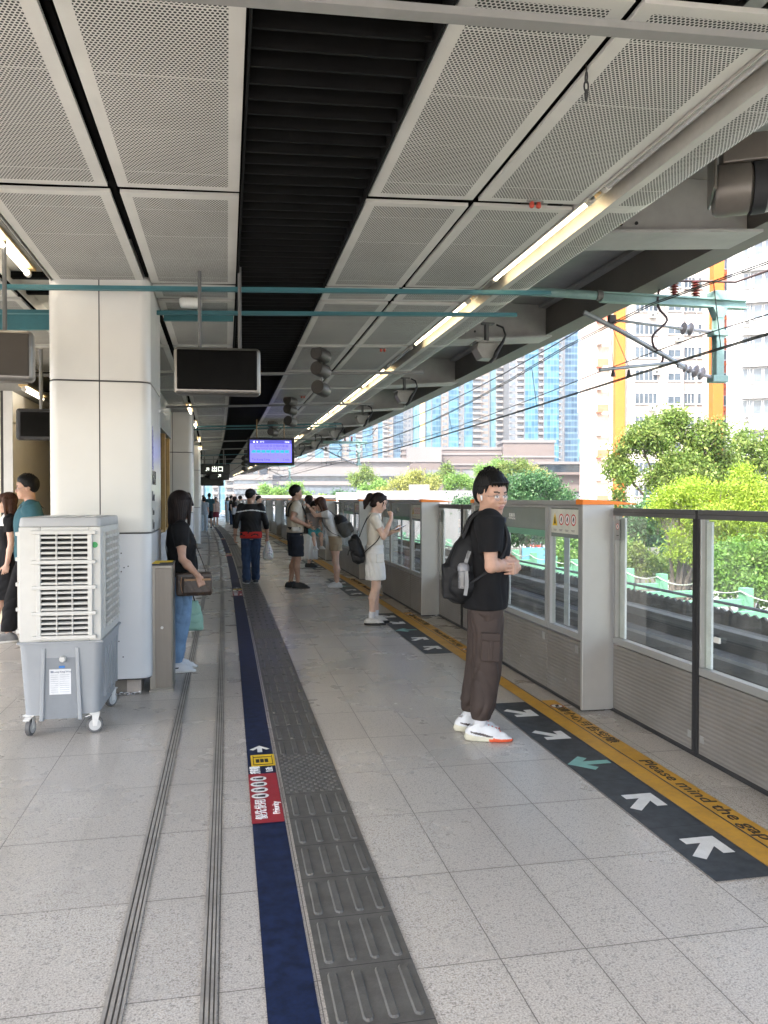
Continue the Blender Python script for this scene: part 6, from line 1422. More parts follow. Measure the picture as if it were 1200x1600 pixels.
    def shoe(s, sd, mats, style='trainer', sock=None, toe=0, length=.265, mf=None, pitch=0):
        a = s.J['ank'+sd]; o = V3(a[0], a[1], a[2]-.085); r = rotm(toe, pitch, 0); q = length/.265; y = .0
        up = [loft([(0, .052*q, 0, .142*q, .046), (.02, .05*q, 0, .141*q, .047), (.03, .048*q, 0, .136*q, .045)], .01, 'u', .01, n=2.3), cone((-.05*q, 0, .045), (.06*q, 0, .042), .04, .038, .02), cone((.06*q, 0, .04), (.135*q, 0, .03), .038, .026, .02), cone((-.03, 0, .05), (-.022, 0, .1 if style != 'low' else .08), .042, .039, .02), cone((.0, 0, .08), (.085*q, 0, .054), .036, .031, .02), plane((0, 0, 1), 0), cone((-.03, 0, .085), (-.028, 0, .13), .031, .034, .006, 's')]
        loc = lambda c: (c/1.0-o)@r
        f = (lambda c: mf(loc(c))) if mf else (lambda c: (loc(c)[:, 2] < .024).astype(int))
        ob = s.part('shoe', xf(up, o, r), mats, None, f, min(s.vox*.8, .006))
        if sock: s.part('sock', [cone(a+V3(0, 0, .0), a+(s.J['knee'+sd]-a)*sock[1], .038, .042, .01, 'u', True)], sock[0], None, None, None)
        return ob
    def glasses(s, col=None, lens=True):
        m = MB(); H = s.J['head']; T = lambda p: H+s.Hr@V3(*p)
        for q in (-1, 1):
            pts = [T((.108-.004*abs(math.cos(k*math.pi/10)), q*(.032+.024*math.cos(k*math.pi/10)), -.008+.018*math.sin(k*math.pi/10))) for k in range(21)]; m.tube(pts, .0013, 6)
            m.tube([T((.103, q*.055, -.002)), T((.06, q*.074, .0)), T((-.005, q*.081, .004)), T((-.02, q*.08, -.012))], .0014, 6)
        m.tube([T((.109, .009, -.004)), T((.113, 0, -.001)), T((.109, -.009, -.004))], .0013, 6)
        g = m.build('glasses', col or mat('glasses metal', (.25, .24, .24), .3, .8), s.e, M=s.M)
        m = MB()
        for q in (-1, 1): m.add([T((.107, q*(.032+.0235*math.cos(k*math.pi/8)), -.008+.0175*math.sin(k*math.pi/8))) for k in range(16)], [tuple(range(16))])
        m.build('lens', glass('spectacle lens', (.96, .97, .97), 0, 0), g, M=s.M)
def bagmesh(name, prims, vox, m, parent, disp=None, M=None): return sdf_mesh(name, prims, vox, m, parent, disp, None, M)
def belt(mb, pts, w_, th, side, m_=0):
    """a flat strap through points; side gives the direction of its width"""
    pts = [V3(*p) for p in pts]; sd = V3(*side); v = []
    for i, p in enumerate(pts):
        d = pts[min(i+1, len(pts)-1)]-pts[max(0, i-1)]; d /= np.linalg.norm(d); a = sd-d*(sd@d); a /= np.linalg.norm(a); n = np.cross(d, a)
        v += [p+a*w_/2+n*th/2, p-a*w_/2+n*th/2, p-a*w_/2-n*th/2, p+a*w_/2-n*th/2]
    f = [(4*i+j, 4*i+(j+1) % 4, 4*i+4+(j+1) % 4, 4*i+4+j) for i in range(len(pts)-1) for j in range(4)]+[(0, 1, 2, 3), tuple(4*(len(pts)-1)+j for j in (3, 2, 1, 0))]
    mb.add(v, f, m_)
def spline(pts, n=24):
    """a smooth path through points"""
    P = np.array([pts[0]]+list(pts)+[pts[-1]], float); o = []
    for i in range(1, len(P)-2):
        for t in np.linspace(0, 1, max(2, n//(len(P)-3)), endpoint=False):
            a, b, c, d = P[i-1:i+3]; o.append(.5*((2*b)+(-a+c)*t+(2*a-5*b+4*c-d)*t*t+(-a+3*b-3*c+d)*t**3))
    o.append(P[-2]); return o
# ================================================================ WHO STANDS ON THE PLATFORM
def worn(name, label, cat, f, group=None): return thing(name, label, cat, f.e.matrix_world.copy(), group)
PX = lambda s_, t_: tuple(B(s_, t_, 0)[:2])
# ---- young man in black, arms crossed
BLKT = cloth('black cotton', (.006, .006, .007), .9, .2, 0); BRNT = cloth('brown nylon trousers', (.046, .0325, .0275), .68, .14, 0, 700, .08)
TRA = [mat('trainer white', (.62, .63, .64), .6, 0, .04, 20), SOLE, mat('trainer orange', (.62, .09, .03), .5), mat('trainer dark mark', (.06, .045, .045), .5), mat('trainer cream', (.55, .53, .42), .55)]
A = Fig('young man in black t shirt and brown cargo trousers, arms crossed, in glasses', (1.605, 4.74), -13, 1.672, vox=.0045, legk=.86, head=(-54, 2, 0), hd=1.12, hair=hair_short(.034, .0, .066, .011, 1, 34), sk=SKA,
    arms=dict(R=((.01, -.235, 1.11), (.175, -.05, 1.125), dict(d=(-.35, .95, .05), n=(-1, -.2, 0), s=(0, 0, 1), curl=20)), L=((.075, .235, 1.11), (.19, -.06, 1.09), dict(d=(-.42, -.9, .02), n=(-.9, .45, 0), s=(0, 0, 1), curl=22))),
    legs=dict(hipL=(0, .088, .9), hipR=(0, -.088, .9), kneeL=(-.02, .095, .48), kneeR=(.005, -.09, .48), ankL=(-.1, .1, .085), ankR=(-.045, -.105, .085)), lean=2.2, hoff=(-.01, 0, -.038))
A.shirt(BLKT, .83, .7, .03, amp=.006, seed=5, flare=.018, sr=.07)
t = A.legs_cloth(BRNT, .135, .022, amp=.005, seed=8, widths=(.1, .083, .07), cuff=.058)
def box_on(f, name, c, h, rot, m, rd=.006, parent=None): return f.part(name, [rbox(c, h, rd, .004, 'u', rot)], m, None, None, .004, parent)
rp = rotm(0, 2, 0)
box_on(A, 'cargo_pocket', (.012, -.197, .6), (.052, .011, .075), rp, BRNT, .007, t); box_on(A, 'pocket_flap', (.012, -.207, .672), (.055, .0085, .02), rp, BRNT, .005, t); box_on(A, 'pocket_pleat', (.012, -.212, .59), (.011, .004, .062), rp, BRNT, .003, t)
def swoosh(l):
    x, y, z = l.T; o = np.zeros(len(l)); o[z < .034-.016*np.clip((x-.05)/.1, 0, 1)+.012*np.clip((-x)/.08, 0, 1)] = 4; o[(o == 4) & (x > .085)] = 2; o[(z < .02) & (x > .06)] = 2
    c = .047-.33*(x-.02)*(x < .02)*.35; o[(np.abs(y) > .018) & (x > -.06) & (x < .085) & (np.abs(z-(.036+.22*np.clip(.065-x, 0, .2)*.9)) < .0035+.06*np.clip(x+.06, 0, .14)*np.clip(.085-x, 0, .1)*14)] = 3
    o[(z > .058) & (np.abs(y) < .012) & (x > .03) & (np.sin(x*260) > .2)] = 2; return o
for sd, tw in (('L', 4), ('R', -6)): A.shoe(sd, TRA, 'trainer', (mat('sock white', (.6, .6, .62), .9), .16), tw, .285, swoosh)
A.glasses()
H = A.J['head']
m = MB(); T = lambda p: H+A.Hr@V3(*p)
m.tube([T((.012, -.086, .0)), T((.016, -.088, -.006)), T((.02, -.088, -.03))], [.0075, .007, .0035], 10); m.build('earbud', mat('earbud white', (.75, .75, .75), .25), A.e, smooth=True, M=A.M)
PACK = cloth('black nylon pack', (.0055, .0057, .0066), .6, .15, 0, 900, .08); PACKG = cloth('charcoal webbing', (.02, .02, .022), .75, .1)
bp = worn('backpack', 'black backpack on the back of the young man in black', 'backpack', A)
sdf_mesh('bag', xf([loft([(.86, -.235, 0, .06, .1), (.89, -.24, 0, .1, .13), (.98, -.245, 0, .115, .14), (1.12, -.235, 0, .105, .138), (1.24, -.205, 0, .08, .12), (1.31, -.175, 0, .05, .09), (1.335, -.165, 0, .03, .06)], .02, 'u', .02, n=2.6), rbox((-.335, 0, 1.0), (.016, .095, .09), .012, .02), ell((-.235, -.13, .985), (.085, .035, .085), .012), ell((-.235, .13, .985), (.085, .035, .085), .012)], V3(.085, 0, .0), rotm()), .005, PACK, bp, folds(.0028, (12, 12, 7), 3), None, A.M)
for q, nm in ((-1, 'strap'), (1, 'strap')):
    m = MB(); pts = spline([(-.15, q*.07, 1.28), (-.1, q*.085, 1.40), (-.03, q*.105, 1.448), (.045, q*.115, 1.43), (.105, q*.118, 1.36), (.118, q*.125, 1.26), (.06, q*.168, 1.13), (-.06, q*.165, 1.04), (-.16, q*.14, .97)], 40); belt(m, pts, .066, .014, (0, 1, 0)); m.build(nm, PACKG, bp, bevel=.003, M=A.M)
m = MB(); m.tube(spline([(-.15, -.025, 1.325), (-.16, -.022, 1.37), (-.165, 0, 1.385), (-.16, .022, 1.37), (-.15, .025, 1.325)], 20), .008, 8); m.build('top_handle', PACKG, bp, smooth=True, M=A.M @ Matrix.Translation((.085, 0, 0)))
m = MB(); belt(m, spline([(-.2, -.138, 1.2), (-.23, -.146, 1.1), (-.24, -.17, .99)], 12), .022, .004, (1, 0, 0)); m.tube([(-.205, -.145, 1.2), (-.215, -.152, 1.18), (-.22, -.15, 1.155), (-.21, -.145, 1.16)], .005, 8); m.build('side_clip', ALUD, bp, smooth=True, M=A.M @ Matrix.Translation((.085, 0, 0)))
bt = worn('water_bottle', 'grey sports bottle in the side pocket of the black backpack', 'bottle', A)
m = MB(); m.tube([(-.24, -.168, .97), (-.24, -.168, 1.07), (-.24, -.168, 1.085)], [.034, .034, .03], 20); m.build('flask', mat('smoke grey plastic', (.12, .12, .125), .25), bt, smooth=True, M=A.M @ Matrix.Translation((.085, 0, 0)))
m = MB(); m.tube([(-.24, -.168, 1.075), (-.24, -.168, 1.08), (-.24, -.168, 1.105), (-.24, -.168, 1.12), (-.24, -.168, 1.128)], [.033, .037, .037, .03, .02], 20); m.build('cap', mat('pale grey plastic', (.2, .2, .21), .35), bt, smooth=True, M=A.M @ Matrix.Translation((.085, 0, 0)))
m = MB(); belt(m, spline([(-.225, -.208, 1.08), (-.222, -.212, 1.0), (-.232, -.21, .93)], 10), .022, .004, (1, 0, 0)); m.build('carry_strap', mat('pale webbing', (.25, .25, .25), .7), bt, M=A.M @ Matrix.Translation((.085, 0, 0)))
# ---- woman in white with her phone
CREAMT = cloth('cream knit', (.62, .58, .5), .9, .06); WHT = cloth('white cotton', (.66, .645, .615), .9, .05)
def duo(l): return (l[:, 2] < .034).astype(int)
W = Fig('woman in white top and white shorts with a ponytail looking at her phone', (1.735, 9.24), -7, 1.575, fem=True, vox=.0062, sk=SKB, head=(-4, 24, 0), hoff=(.04, 0, -.015), hair=hair_pony(), hairmat=HBRN,
    arms=dict(R=((.1, -.2, 1.135), (.205, -.105, 1.365), dict(d=(.1, .25, .9), n=(-.9, .3, .1), s=(0, 1, 0), curl=48, fist=1)), L=((.09, .19, 1.12), (.25, .06, 1.2), dict(d=(.9, -.1, .25), n=(0, -.4, .9), s=(0, .9, .3), curl=40))),
    legs=dict(ankR=(-.05, -.085, .085), kneeR=(.005, -.085, .485), kneeL=(.03, .085, .485), ankL=(.015, .095, .085)))
H = W.J['head']; hx = lambda pr: xf(pr, H, W.Hr)
W.part('ponytail', hx([cone((-.1, 0, .05), (-.135, 0, .03), .03, .042, .01), cone((-.135, 0, .03), (-.155, .005, -.06), .045, .036, .02), cone((-.155, .005, -.06), (-.14, 0, -.14), .036, .012, .02)]), HBRN, folds(.003, (60, 60, 6), 2), None, .006)
W.part('scrunchie', hx([cone((-.104, 0, .062), (-.114, 0, .035), .03, .034, .01)]), mat('gold scrunchie', (.5, .33, .13), .6), None, None, .005)
W.shirt(CREAMT, .93, .55, .014, name='top', amp=.003, seed=2, sr=.06, flare=.0)
def flareshort(f, m, end, r0, r1, inf=.02, waist=1.02, name='shorts', seed=4, amp=.005):
    J = f.J; pr = [loft(f.trunk(inf, .84, waist), .03, 'u', .01)]
    for sd, q in (('L', 1), ('R', -1)):
        h, k = J['hip'+sd], J['knee'+sd]; e = k+(h-k)*(end-k[2])/(h[2]-k[2]); pr.append(loft([(end, e[0]-.0, e[1]+q*.012, r1, r1*.82), (end+.14, (e[0]+h[0])/2-.002, (e[1]+h[1])/2+q*.006, (r0+r1)/2, (r0+r1)/2*.84), (.93, h[0]-.008, h[1], r0*.9, r0*.8)], .03, 'u', .008)); pr.append(loft([(end-.05, e[0], e[1]+q*.012, r1-.014, r1*.82-.014), (end+.03, e[0], e[1]+q*.012, r1-.018, r1*.82-.018)], .004, 's', .01))
    return f.part(name, pr, m, folds(amp, (15, 13, 3), seed, lambda p: (.4+1.2*np.clip((.95-p[:, 2])/.25, 0, 1))*np.clip((p[:, 2]-end)/.06, .1, 1)))
st_ = flareshort(W, WHT, .585, .118, .132)
W.part('waistband', [loft([(z, x, y, a+.026, b+.026) for z, x, y, a, b in W.trunk(0, .985, 1.03)], .01, 'u', .008)], WHT, None, None, None, st_)
for q in (-1, 1): W.part('pocket', [rbox((.05, q*.165, .87), (.045, .02, .05), .01, .01, 'u', rotm(q*-18, 0, 0))], WHT, None, None, None, st_)
for sd, tw in (('L', 5), ('R', -5)): W.shoe(sd, [mat('pale suede', (.5, .48, .44), .8), SOLEB], 'low', (mat('sock white', (.6, .6, .62), .9), .24), tw, .262, duo)
ph = worn('phone', 'dark phone held by the woman in white', 'phone', W); G = Matrix.Translation((.335, .03, 1.25)) @ Matrix.Rotation(R(-24), 4, 'Y')
m = MB(); m.box(-.08, .08, -.038, .038, -.005, .005, 0, G); m.build('case', BLACKM, ph, bevel=.004, M=W.M); m = MB(); m.box(-.075, .075, -.034, .034, .0051, .0056, 0, G); m.build('screen', emit('phone glow', (.2, .22, .26), .6), ph, M=W.M)
b2 = worn('backpack', 'small black backpack slung low behind the woman in white', 'backpack', W)
bt_ = rotm(0, -14, 0); o2 = V3(-.235, -.06, .99)
sdf_mesh('bag', xf([loft([(-.2, .0, 0, .05, .09), (-.17, 0, 0, .075, .115), (-.05, 0, 0, .085, .125), (.08, 0, 0, .07, .105), (.16, .01, 0, .045, .06), (.18, .01, 0, .03, .04)], .02, 'u', .02), rbox((-.06, -.02, -.1), (.016, .07, .045), .014, .03), rbox((-.04, 0, .05), (.03, .085, .05), .02, .03)], o2, bt_), .006, PACK, b2, folds(.004, (14, 14, 8), 6), None, W.M)
for pts in ([(-.2, -.08, 1.14), (-.15, -.115, 1.28), (-.07, -.125, 1.415), (-.0, -.125, 1.435), (.07, -.12, 1.36), (.085, -.135, 1.25), (.03, -.15, 1.1), (-.09, -.15, .99), (-.18, -.13, .9)], [(-.2, .0, 1.14), (-.14, .08, 1.28), (-.07, .11, 1.415), (-.0, .115, 1.435), (.07, .11, 1.36), (.085, .13, 1.25), (.03, .15, 1.1), (-.1, .12, .97), (-.2, .04, .9)]):
    m = MB(); belt(m, spline(pts, 36), .034, .008, (0, 1, 0)); m.build('strap', PACK, b2, M=W.M)
m = MB(); m.tube([(-.33, -.08, .97), (-.345, -.09, .93), (-.35, -.09, .9)], .006, 6); m.build('zip_pull', PACKG, b2, M=W.M)
# ---- woman bending to the child
GREYT = cloth('white tee', (.6, .59, .57), .9, .06); KHAKI = cloth('khaki twill', (.33, .26, .18), .85, .08)
K = Fig('woman in white tee and khaki shorts leaning towards the child', (1.79, 13.2), 172, 1.535, fem=True, lean=17, vox=.0075, sk=SKB, head=(8, 22, 0), hoff=(.05, 0, -.02), hair=hair_long(.24), hairmat=HRED,
    arms=dict(L=((.36, .14, 1.36), (.47, .04, 1.5), dict(d=(.6, -.2, .7), n=(.2, -.3, -.9), s=(0, -1, .2), curl=30)), R=((.33, -.17, 1.2), (.5, -.02, 1.33), dict(d=(.9, .2, .1), n=(0, .5, -.8), s=(0, .8, .5), curl=30))),
    legs=dict(hipL=(-.02, .08, .9), hipR=(-.02, -.08, .9), kneeL=(-.02, .08, .485), kneeR=(0, -.08, .485), ankL=(-.05, .075, .085), ankR=(-.03, -.085, .085)))
K.shirt(GREYT, .97, .5, .016, name='tee', amp=.004, seed=9, sr=.062); flareshort(K, KHAKI, .70, .105, .118, .016, 1.0, 'shorts', 7, .004)
for sd, tw in (('L', 3), ('R', -3)): K.shoe(sd, [mat('trainer white', (.62, .63, .64)), SOLE], 'trainer', None, tw, .265)
b3 = worn('backpack', 'grey backpack with a dark top on the woman in white tee', 'backpack', K); GRP = cloth('grey canvas pack', (.095, .095, .09), .8, .12, 0, 700)
o3 = V3(-.13, 0, 1.15); r3 = rotm(0, 24, 0)
sdf_mesh('bag', xf([loft([(-.22, -.02, 0, .07, .12), (-.17, -.03, 0, .115, .15), (-.05, -.03, 0, .13, .16), (.1, -.02, 0, .105, .145), (.2, .0, 0, .07, .11), (.225, 0, 0, .04, .08)], .02, 'u', .02), rbox((-.15, 0, -.08), (.02, .1, .07), .02, .02)], o3, r3), .0075, GRP, b3, folds(.003, (12, 12, 7), 8), None, K.M)
sdf_mesh('flap', xf([loft([(.06, -.03, 0, .122, .152), (.13, -.022, 0, .112, .142), (.2, -.004, 0, .084, .118), (.24, 0, 0, .03, .06)], .02, 'u', .02)], o3, r3), .0075, PACK, b3, folds(.003, (22, 22, 7), 8), None, K.M)
for q in (-1, 1):
    m = MB(); belt(m, spline([(-.02, q*.07, 1.34), (.09, q*.1, 1.435), (.17, q*.11, 1.43), (.24, q*.11, 1.33), (.2, q*.13, 1.18), (.06, q*.14, 1.04), (-.08, q*.12, .98)], 30), .05, .01, (0, 1, 0)); m.build('strap', PACKG, b3, M=K.M)
# ---- father with the child
BEIGE = cloth('beige shirt', (.52, .46, .37), .85, .06); NAVYS = cloth('dark navy shorts', (.014, .017, .026), .8, .15)
F = Fig('man in beige shirt and dark shorts carrying a child on his front', (1.13, 13.33), 8, 1.715, vox=.0075, sk=SKC, head=(4, -4, 0), hair=hair_short(.02, .006, .05, .004, 5), build=1.05,
    arms=dict(R=((-.11, -.235, 1.17), (.14, -.2, 1.06), dict(d=(.8, .3, -.25), n=(0, .8, .3), s=(.3, 0, .9), curl=30)), L=((-.03, .24, 1.13), (.2, .14, 1.02))),
    legs=dict(ankR=(.02, -.1, .085), kneeR=(.02, -.09, .485), ankL=(-.06, .1, .085)))
F.shirt(BEIGE, .93, .58, .022, amp=.0045, seed=12, bulge=.02, sr=.072); F.legs_cloth(NAVYS, .53, .022, 'shorts', 1.0, .004, 6, (.115, .098, .09))
for sd, tw in (('L', 6), ('R', -22)): F.shoe(sd, [mat('black clog', (.015, .015, .015), .6), SOLEB], 'low', None, tw, .285)
cr = worn('baby_carrier', 'black baby carrier with shoulder straps on the man in beige', 'baby carrier', F)
for q in (-1, 1):
    m = MB(); belt(m, spline([(-.14, q*.06, 1.2), (-.12, q*.09, 1.36), (-.04, q*.11, 1.45), (.04, q*.115, 1.44), (.12, q*.12, 1.32), (.16, q*.14, 1.15), (.17, q*.12, 1.02)], 30), .07, .012, (0, 1, 0)); m.build('strap', PACK, cr, M=F.M)
m = MB(); belt(m, [(.13*math.cos(a)+.0, .185*math.sin(a), 1.0) for a in [k*math.pi/12 for k in range(25)]], .05, .012, (0, 0, 1)); m.build('waist_belt', PACK, cr, M=F.M)
sdf_mesh('seat', [rbox((.2, 0, .97), (.05, .09, .035), .03, .02)], .01, PACK, cr, None, None, F.M)
sdf_mesh('pouch', [rbox((-.04, -.2, .99), (.05, .02, .02), .015, .01)], .008, mat('cream pouch', (.55, .52, .46), .8), cr, None, None, F.M)
c_ = F.e.matrix_world @ Vector((.29, -.06, 0))
CHT = cloth('grey child tee', (.24, .22, .21), .9, .1); CHS = cloth('turquoise shorts', (.07, .34, .38), .85, .08)
Q = Fig('small child in grey tee and turquoise shorts held on the man in beige', (c_.x, c_.y), -62, .93, vox=.0095, sk=SKB, head=(-10, 22, -6), hd=1.42, hoff=(.03, 0, .05), hair=hair_short(.016, .006, .05, .003, 3), z0=.47, build=1.12,
    arms=dict(R=((.06, -.25, 1.13), (.22, -.2, 1.02)), L=((.05, .25, 1.13), (.2, .2, 1.0))), legs=dict(hipL=(.02, .09, .9), hipR=(.02, -.09, .9), kneeL=(.27, .14, .78), kneeR=(.27, -.14, .78), ankL=(.28, .14, .42), ankR=(.3, -.13, .42)))
Q.shirt(CHT, .88, .6, .024, name='tee', amp=.004, sr=.075)
Q.part('shorts', [loft(Q.trunk(.026, .8, .98), .03, 'u', .015)]+[cone(Q.J['hip'+s_], Q.J['hip'+s_]*.25+Q.J['knee'+s_]*.75, .115, .095, .03, 'u', True) for s_ in 'LR'], CHS, folds(.004))
for sd in 'LR': Q.shoe(sd, [mat('trainer white', (.62, .63, .64)), SOLE], 'trainer', None, 0, .27)
# ---- woman with the long white skirt
s0 = PX(17.3, 1.86); S_ = Fig('woman in long white skirt and brown top standing past the child', s0, -4, 1.575, fem=True, vox=.009, sk=SKB, head=(4, -4, 0), hair=hair_long(.22, bang=False), hairmat=HBRN, arms=dict(R=((-.03, -.2, 1.1), (.12, -.18, .95))))
S_.shirt(cloth('brown knit', (.1, .075, .06)), .92, .9, .02, name='top', sr=.058)
S_.part('skirt', [loft([(.2, .0, 0, .2, .2), (.4, 0, 0, .185, .2), (.7, -.005, 0, .15, .19), (.9, -.008, 0, .122, .178), (1.03, 0, 0, .1, .145)], .02, 'u', .01)], WHT, lambda p: .012*np.clip((1-p[:, 2])/.6, 0, 1)*np.sin(13*np.arctan2(p[:, 1], p[:, 0])+2*np.sin(5*p[:, 2])))
for sd in 'LR': S_.shoe(sd, [mat('black clog', (.015, .015, .015)), SOLEB], 'low', None, 0, .28)
# ---- man in the cap walking away
JACK = cloth('black windbreaker', (.008, .008, .009), .6, .2); DEN = cloth('dark blue denim', (.028, .05, .1), .85, .3, 0, 400, .2); LDEN = cloth('light blue denim', (.16, .26, .4), .85, .22, 0, 400, .2)
C_ = Fig('man in black cap, black jacket and jeans walking away with a carrier bag', PX(14.05, .45), 94, 1.665, legk=.84, vox=.0075, sk=SKA, head=(-46, 3, 0), hair=hair_short(.0, .004, .05, .0, 6), build=1.06,
    arms=dict(L=((-.06, .27, 1.12), (.0, .285, .87)), R=((-.05, -.265, 1.1), (.05, -.3, .87), dict(d=(.1, -.1, -1), n=(0, 1, 0), s=(1, 0, 0), curl=60))),
    legs=dict(kneeL=(.03, .085, .485), ankL=(-.09, .09, .1), kneeR=(.06, -.085, .485), ankR=(.1, -.095, .085)))
def stripe(c): return ((np.abs(c[:, 2]-1.315-.02*np.cos(c[:, 1]*9)) < .009) & (c[:, 0] < -.02)).astype(int)
C_.shirt([JACK, SIGNW], .86, .6, .024, name='jacket', amp=.0028, seed=14, flare=.006, long=True, cuff=.42, mf=stripe)
C_.part('undershirt', [loft(C_.trunk(.03, .83, .95), .03, 'u', .01)], cloth('red tee', (.5, .03, .025)), folds(.003)); C_.legs_cloth(DEN, .06, .014, 'jeans', .96, .006, 8, (.102, .078, .068))
for sd, tw in (('L', 8), ('R', -4)): C_.shoe(sd, [mat('dark trainer', (.04, .045, .06), .7), SOLE], 'trainer', None, tw, .28)
C_.part('cap', xf([ell((-.012, 0, .055), (.105, .085, .085), .01), plane((.0, 0, 1), .035), rbox((.125, 0, .042), (.05, .06, .002), .004, .012, 'u', rotm(0, 10, 0)), ell((-.02, 0, .138), (.01, .01, .006), .004)], C_.J['head'], C_.Hr), cloth('faded black cap', (.025, .026, .03)), None, None, .006)
bg = thing('carrier_bag', 'white plastic carrier bag hanging from the hand of the capped man', 'bag', C_.e.matrix_world.copy())
PLA = N('thin white plastic'); PLA.base((.7, .69, .68)); PLA.set(rough=.35); PLA.b.inputs['Subsurface Weight'].default_value = .3; PLA.bump(PLA.noise(PLA.coord(), 25, 4), .5, .01); PLA = PLA.mat
sdf_mesh('sack', [loft([(.44, .06, -.31, .055, .075), (.46, .06, -.31, .07, .095), (.56, .06, -.31, .07, .09), (.68, .065, -.31, .04, .05), (.76, .07, -.31, .015, .022)], .02, 'u', .01)], .007, PLA, bg, folds(.008, (22, 22, 6), 2), None, C_.M)
m = MB(); m.tube([(.065, -.29, .74), (.07, -.295, .79), (.07, -.31, .8), (.07, -.325, .79), (.065, -.33, .74)], .006, 6); m.build('handle', PLA, bg, M=C_.M)
wt = MB(); wt.tube([(.0+.034*math.cos(a), .285+.034*math.sin(a), .89) for a in [k*math.pi/8 for k in range(17)]], .008, 6); wt.build('watch', BLACKM, C_.e, M=C_.M)
# ---- woman with the brown shoulder bag
L_ = Fig('woman in black top and light jeans with shoulder length hair by the cabinet', (-.405, 7.06), 10, 1.545, legk=.84, fem=True, vox=.0055, sk=SKA, head=(34, 2, 0), hd=1.1, hair=hair_long(.2, bang=True), hairmat=HBRN, build=1.12,
    arms=dict(R=((-.01, -.245, 1.09), (.13, -.335, .93), dict(d=(.3, -.05, -.95), n=(-.1, .95, 0), s=(.9, .2, .3), curl=22)), L=((.0, .2, 1.06), (.09, .2, .82))), legs=dict(ankR=(-.06, -.085, .085), kneeR=(.0, -.085, .485), ankL=(-.02, .085, .085)))
L_.shirt(BLKT, .92, .62, .022, amp=.005, seed=21, sr=.07, bulge=.035, flare=.02); L_.legs_cloth(LDEN, .1, .012, 'jeans', 1.0, .005, 23, (.106, .076, .055))
for sd, tw in (('L', 4), ('R', -4)): L_.shoe(sd, [mat('trainer white', (.62, .63, .64)), SOLE, mat('trainer mark', (.03, .03, .04))], 'trainer', None, tw, .27, lambda l: np.where(l[:, 2] < .024, 1, np.where((np.abs(l[:, 0]-.015) < .016) & (np.abs(l[:, 2]-.05) < .006) & (np.abs(l[:, 1]) > .02), 2, 0)))
hb = worn('shoulder_bag', 'brown coated canvas shoulder bag with tan trim on the woman in black', 'handbag', L_)
CAN = N('brown coated canvas'); _v = CAN.coord(); _w = CAN.n('ShaderNodeTexVoronoi'); CAN.put(_w.inputs['Vector'], _v); _w.inputs['Scale'].default_value = 34
CAN.base(CAN.mix(CAN.math('MULTIPLY', CAN.math('LESS_THAN', _w.outputs['Distance'], .22), .45), (.05, .033, .025), (.15, .1, .05))); CAN.set(rough=.42); CAN = CAN.mat; TAN = mat('tan leather trim', (.3, .16, .07), .5)
rb = rotm(-6, 0, 0)
sdf_mesh('bag', [rbox((.095, -.255, .86), (.14, .05, .085), .022, .01, 'u', rb), rbox((.115, -.312, .85), (.115, .012, .06), .014, .012, 'u', rb)], .006, CAN, hb, folds(.002), None, L_.M)
m = MB(); M4 = Matrix.Translation((.115, -.345, .905)) @ Matrix.Rotation(R(-6), 4, 'Z'); m.box(-.12, .12, -.005, .002, -.009, .009, 0, M4); m.tube(spline([(-.02, -.33, .785), (-.035, -.335, .86), (-.025, -.33, .935)], 12), .004, 6); m.tube(spline([(-.06, -.25, .77), (-.065, -.25, .86), (-.06, -.25, .95)], 12), .005, 6); m.build('trim', TAN, hb, M=L_.M)
m = MB(); belt(m, spline([(.22, -.24, .93), (.17, -.17, 1.1), (.11, -.03, 1.28), (.03, .1, 1.42), (-.06, .1, 1.41), (-.13, .0, 1.25), (-.12, -.15, 1.05), (-.04, -.25, .93)], 40), .022, .005, (0, 1, 0)); m.build('strap', mat('dark brown strap', (.03, .02, .015), .5), hb, M=L_.M)
tb_ = worn('tote_bag', 'mint green shopping tote held low by the woman in black', 'bag', L_); MINTB = cloth('mint canvas', (.27, .44, .35), .8, .08)
sdf_mesh('bag', [loft([(.35, .12, .22, .11, .035), (.37, .12, .22, .125, .05), (.5, .12, .22, .11, .05), (.62, .115, .22, .085, .03), (.64, .115, .22, .08, .02)], .01, 'u', .008, n=3)], .007, MINTB, tb_, folds(.006, (20, 20, 5), 9), None, L_.M)
m = MB(); m.tube(spline([(.06, .22, .62), (.08, .215, .72), (.1, .205, .78), (.14, .215, .72), (.17, .22, .62)], 16), .006, 6); m.build('handle', PACK, tb_, M=L_.M)
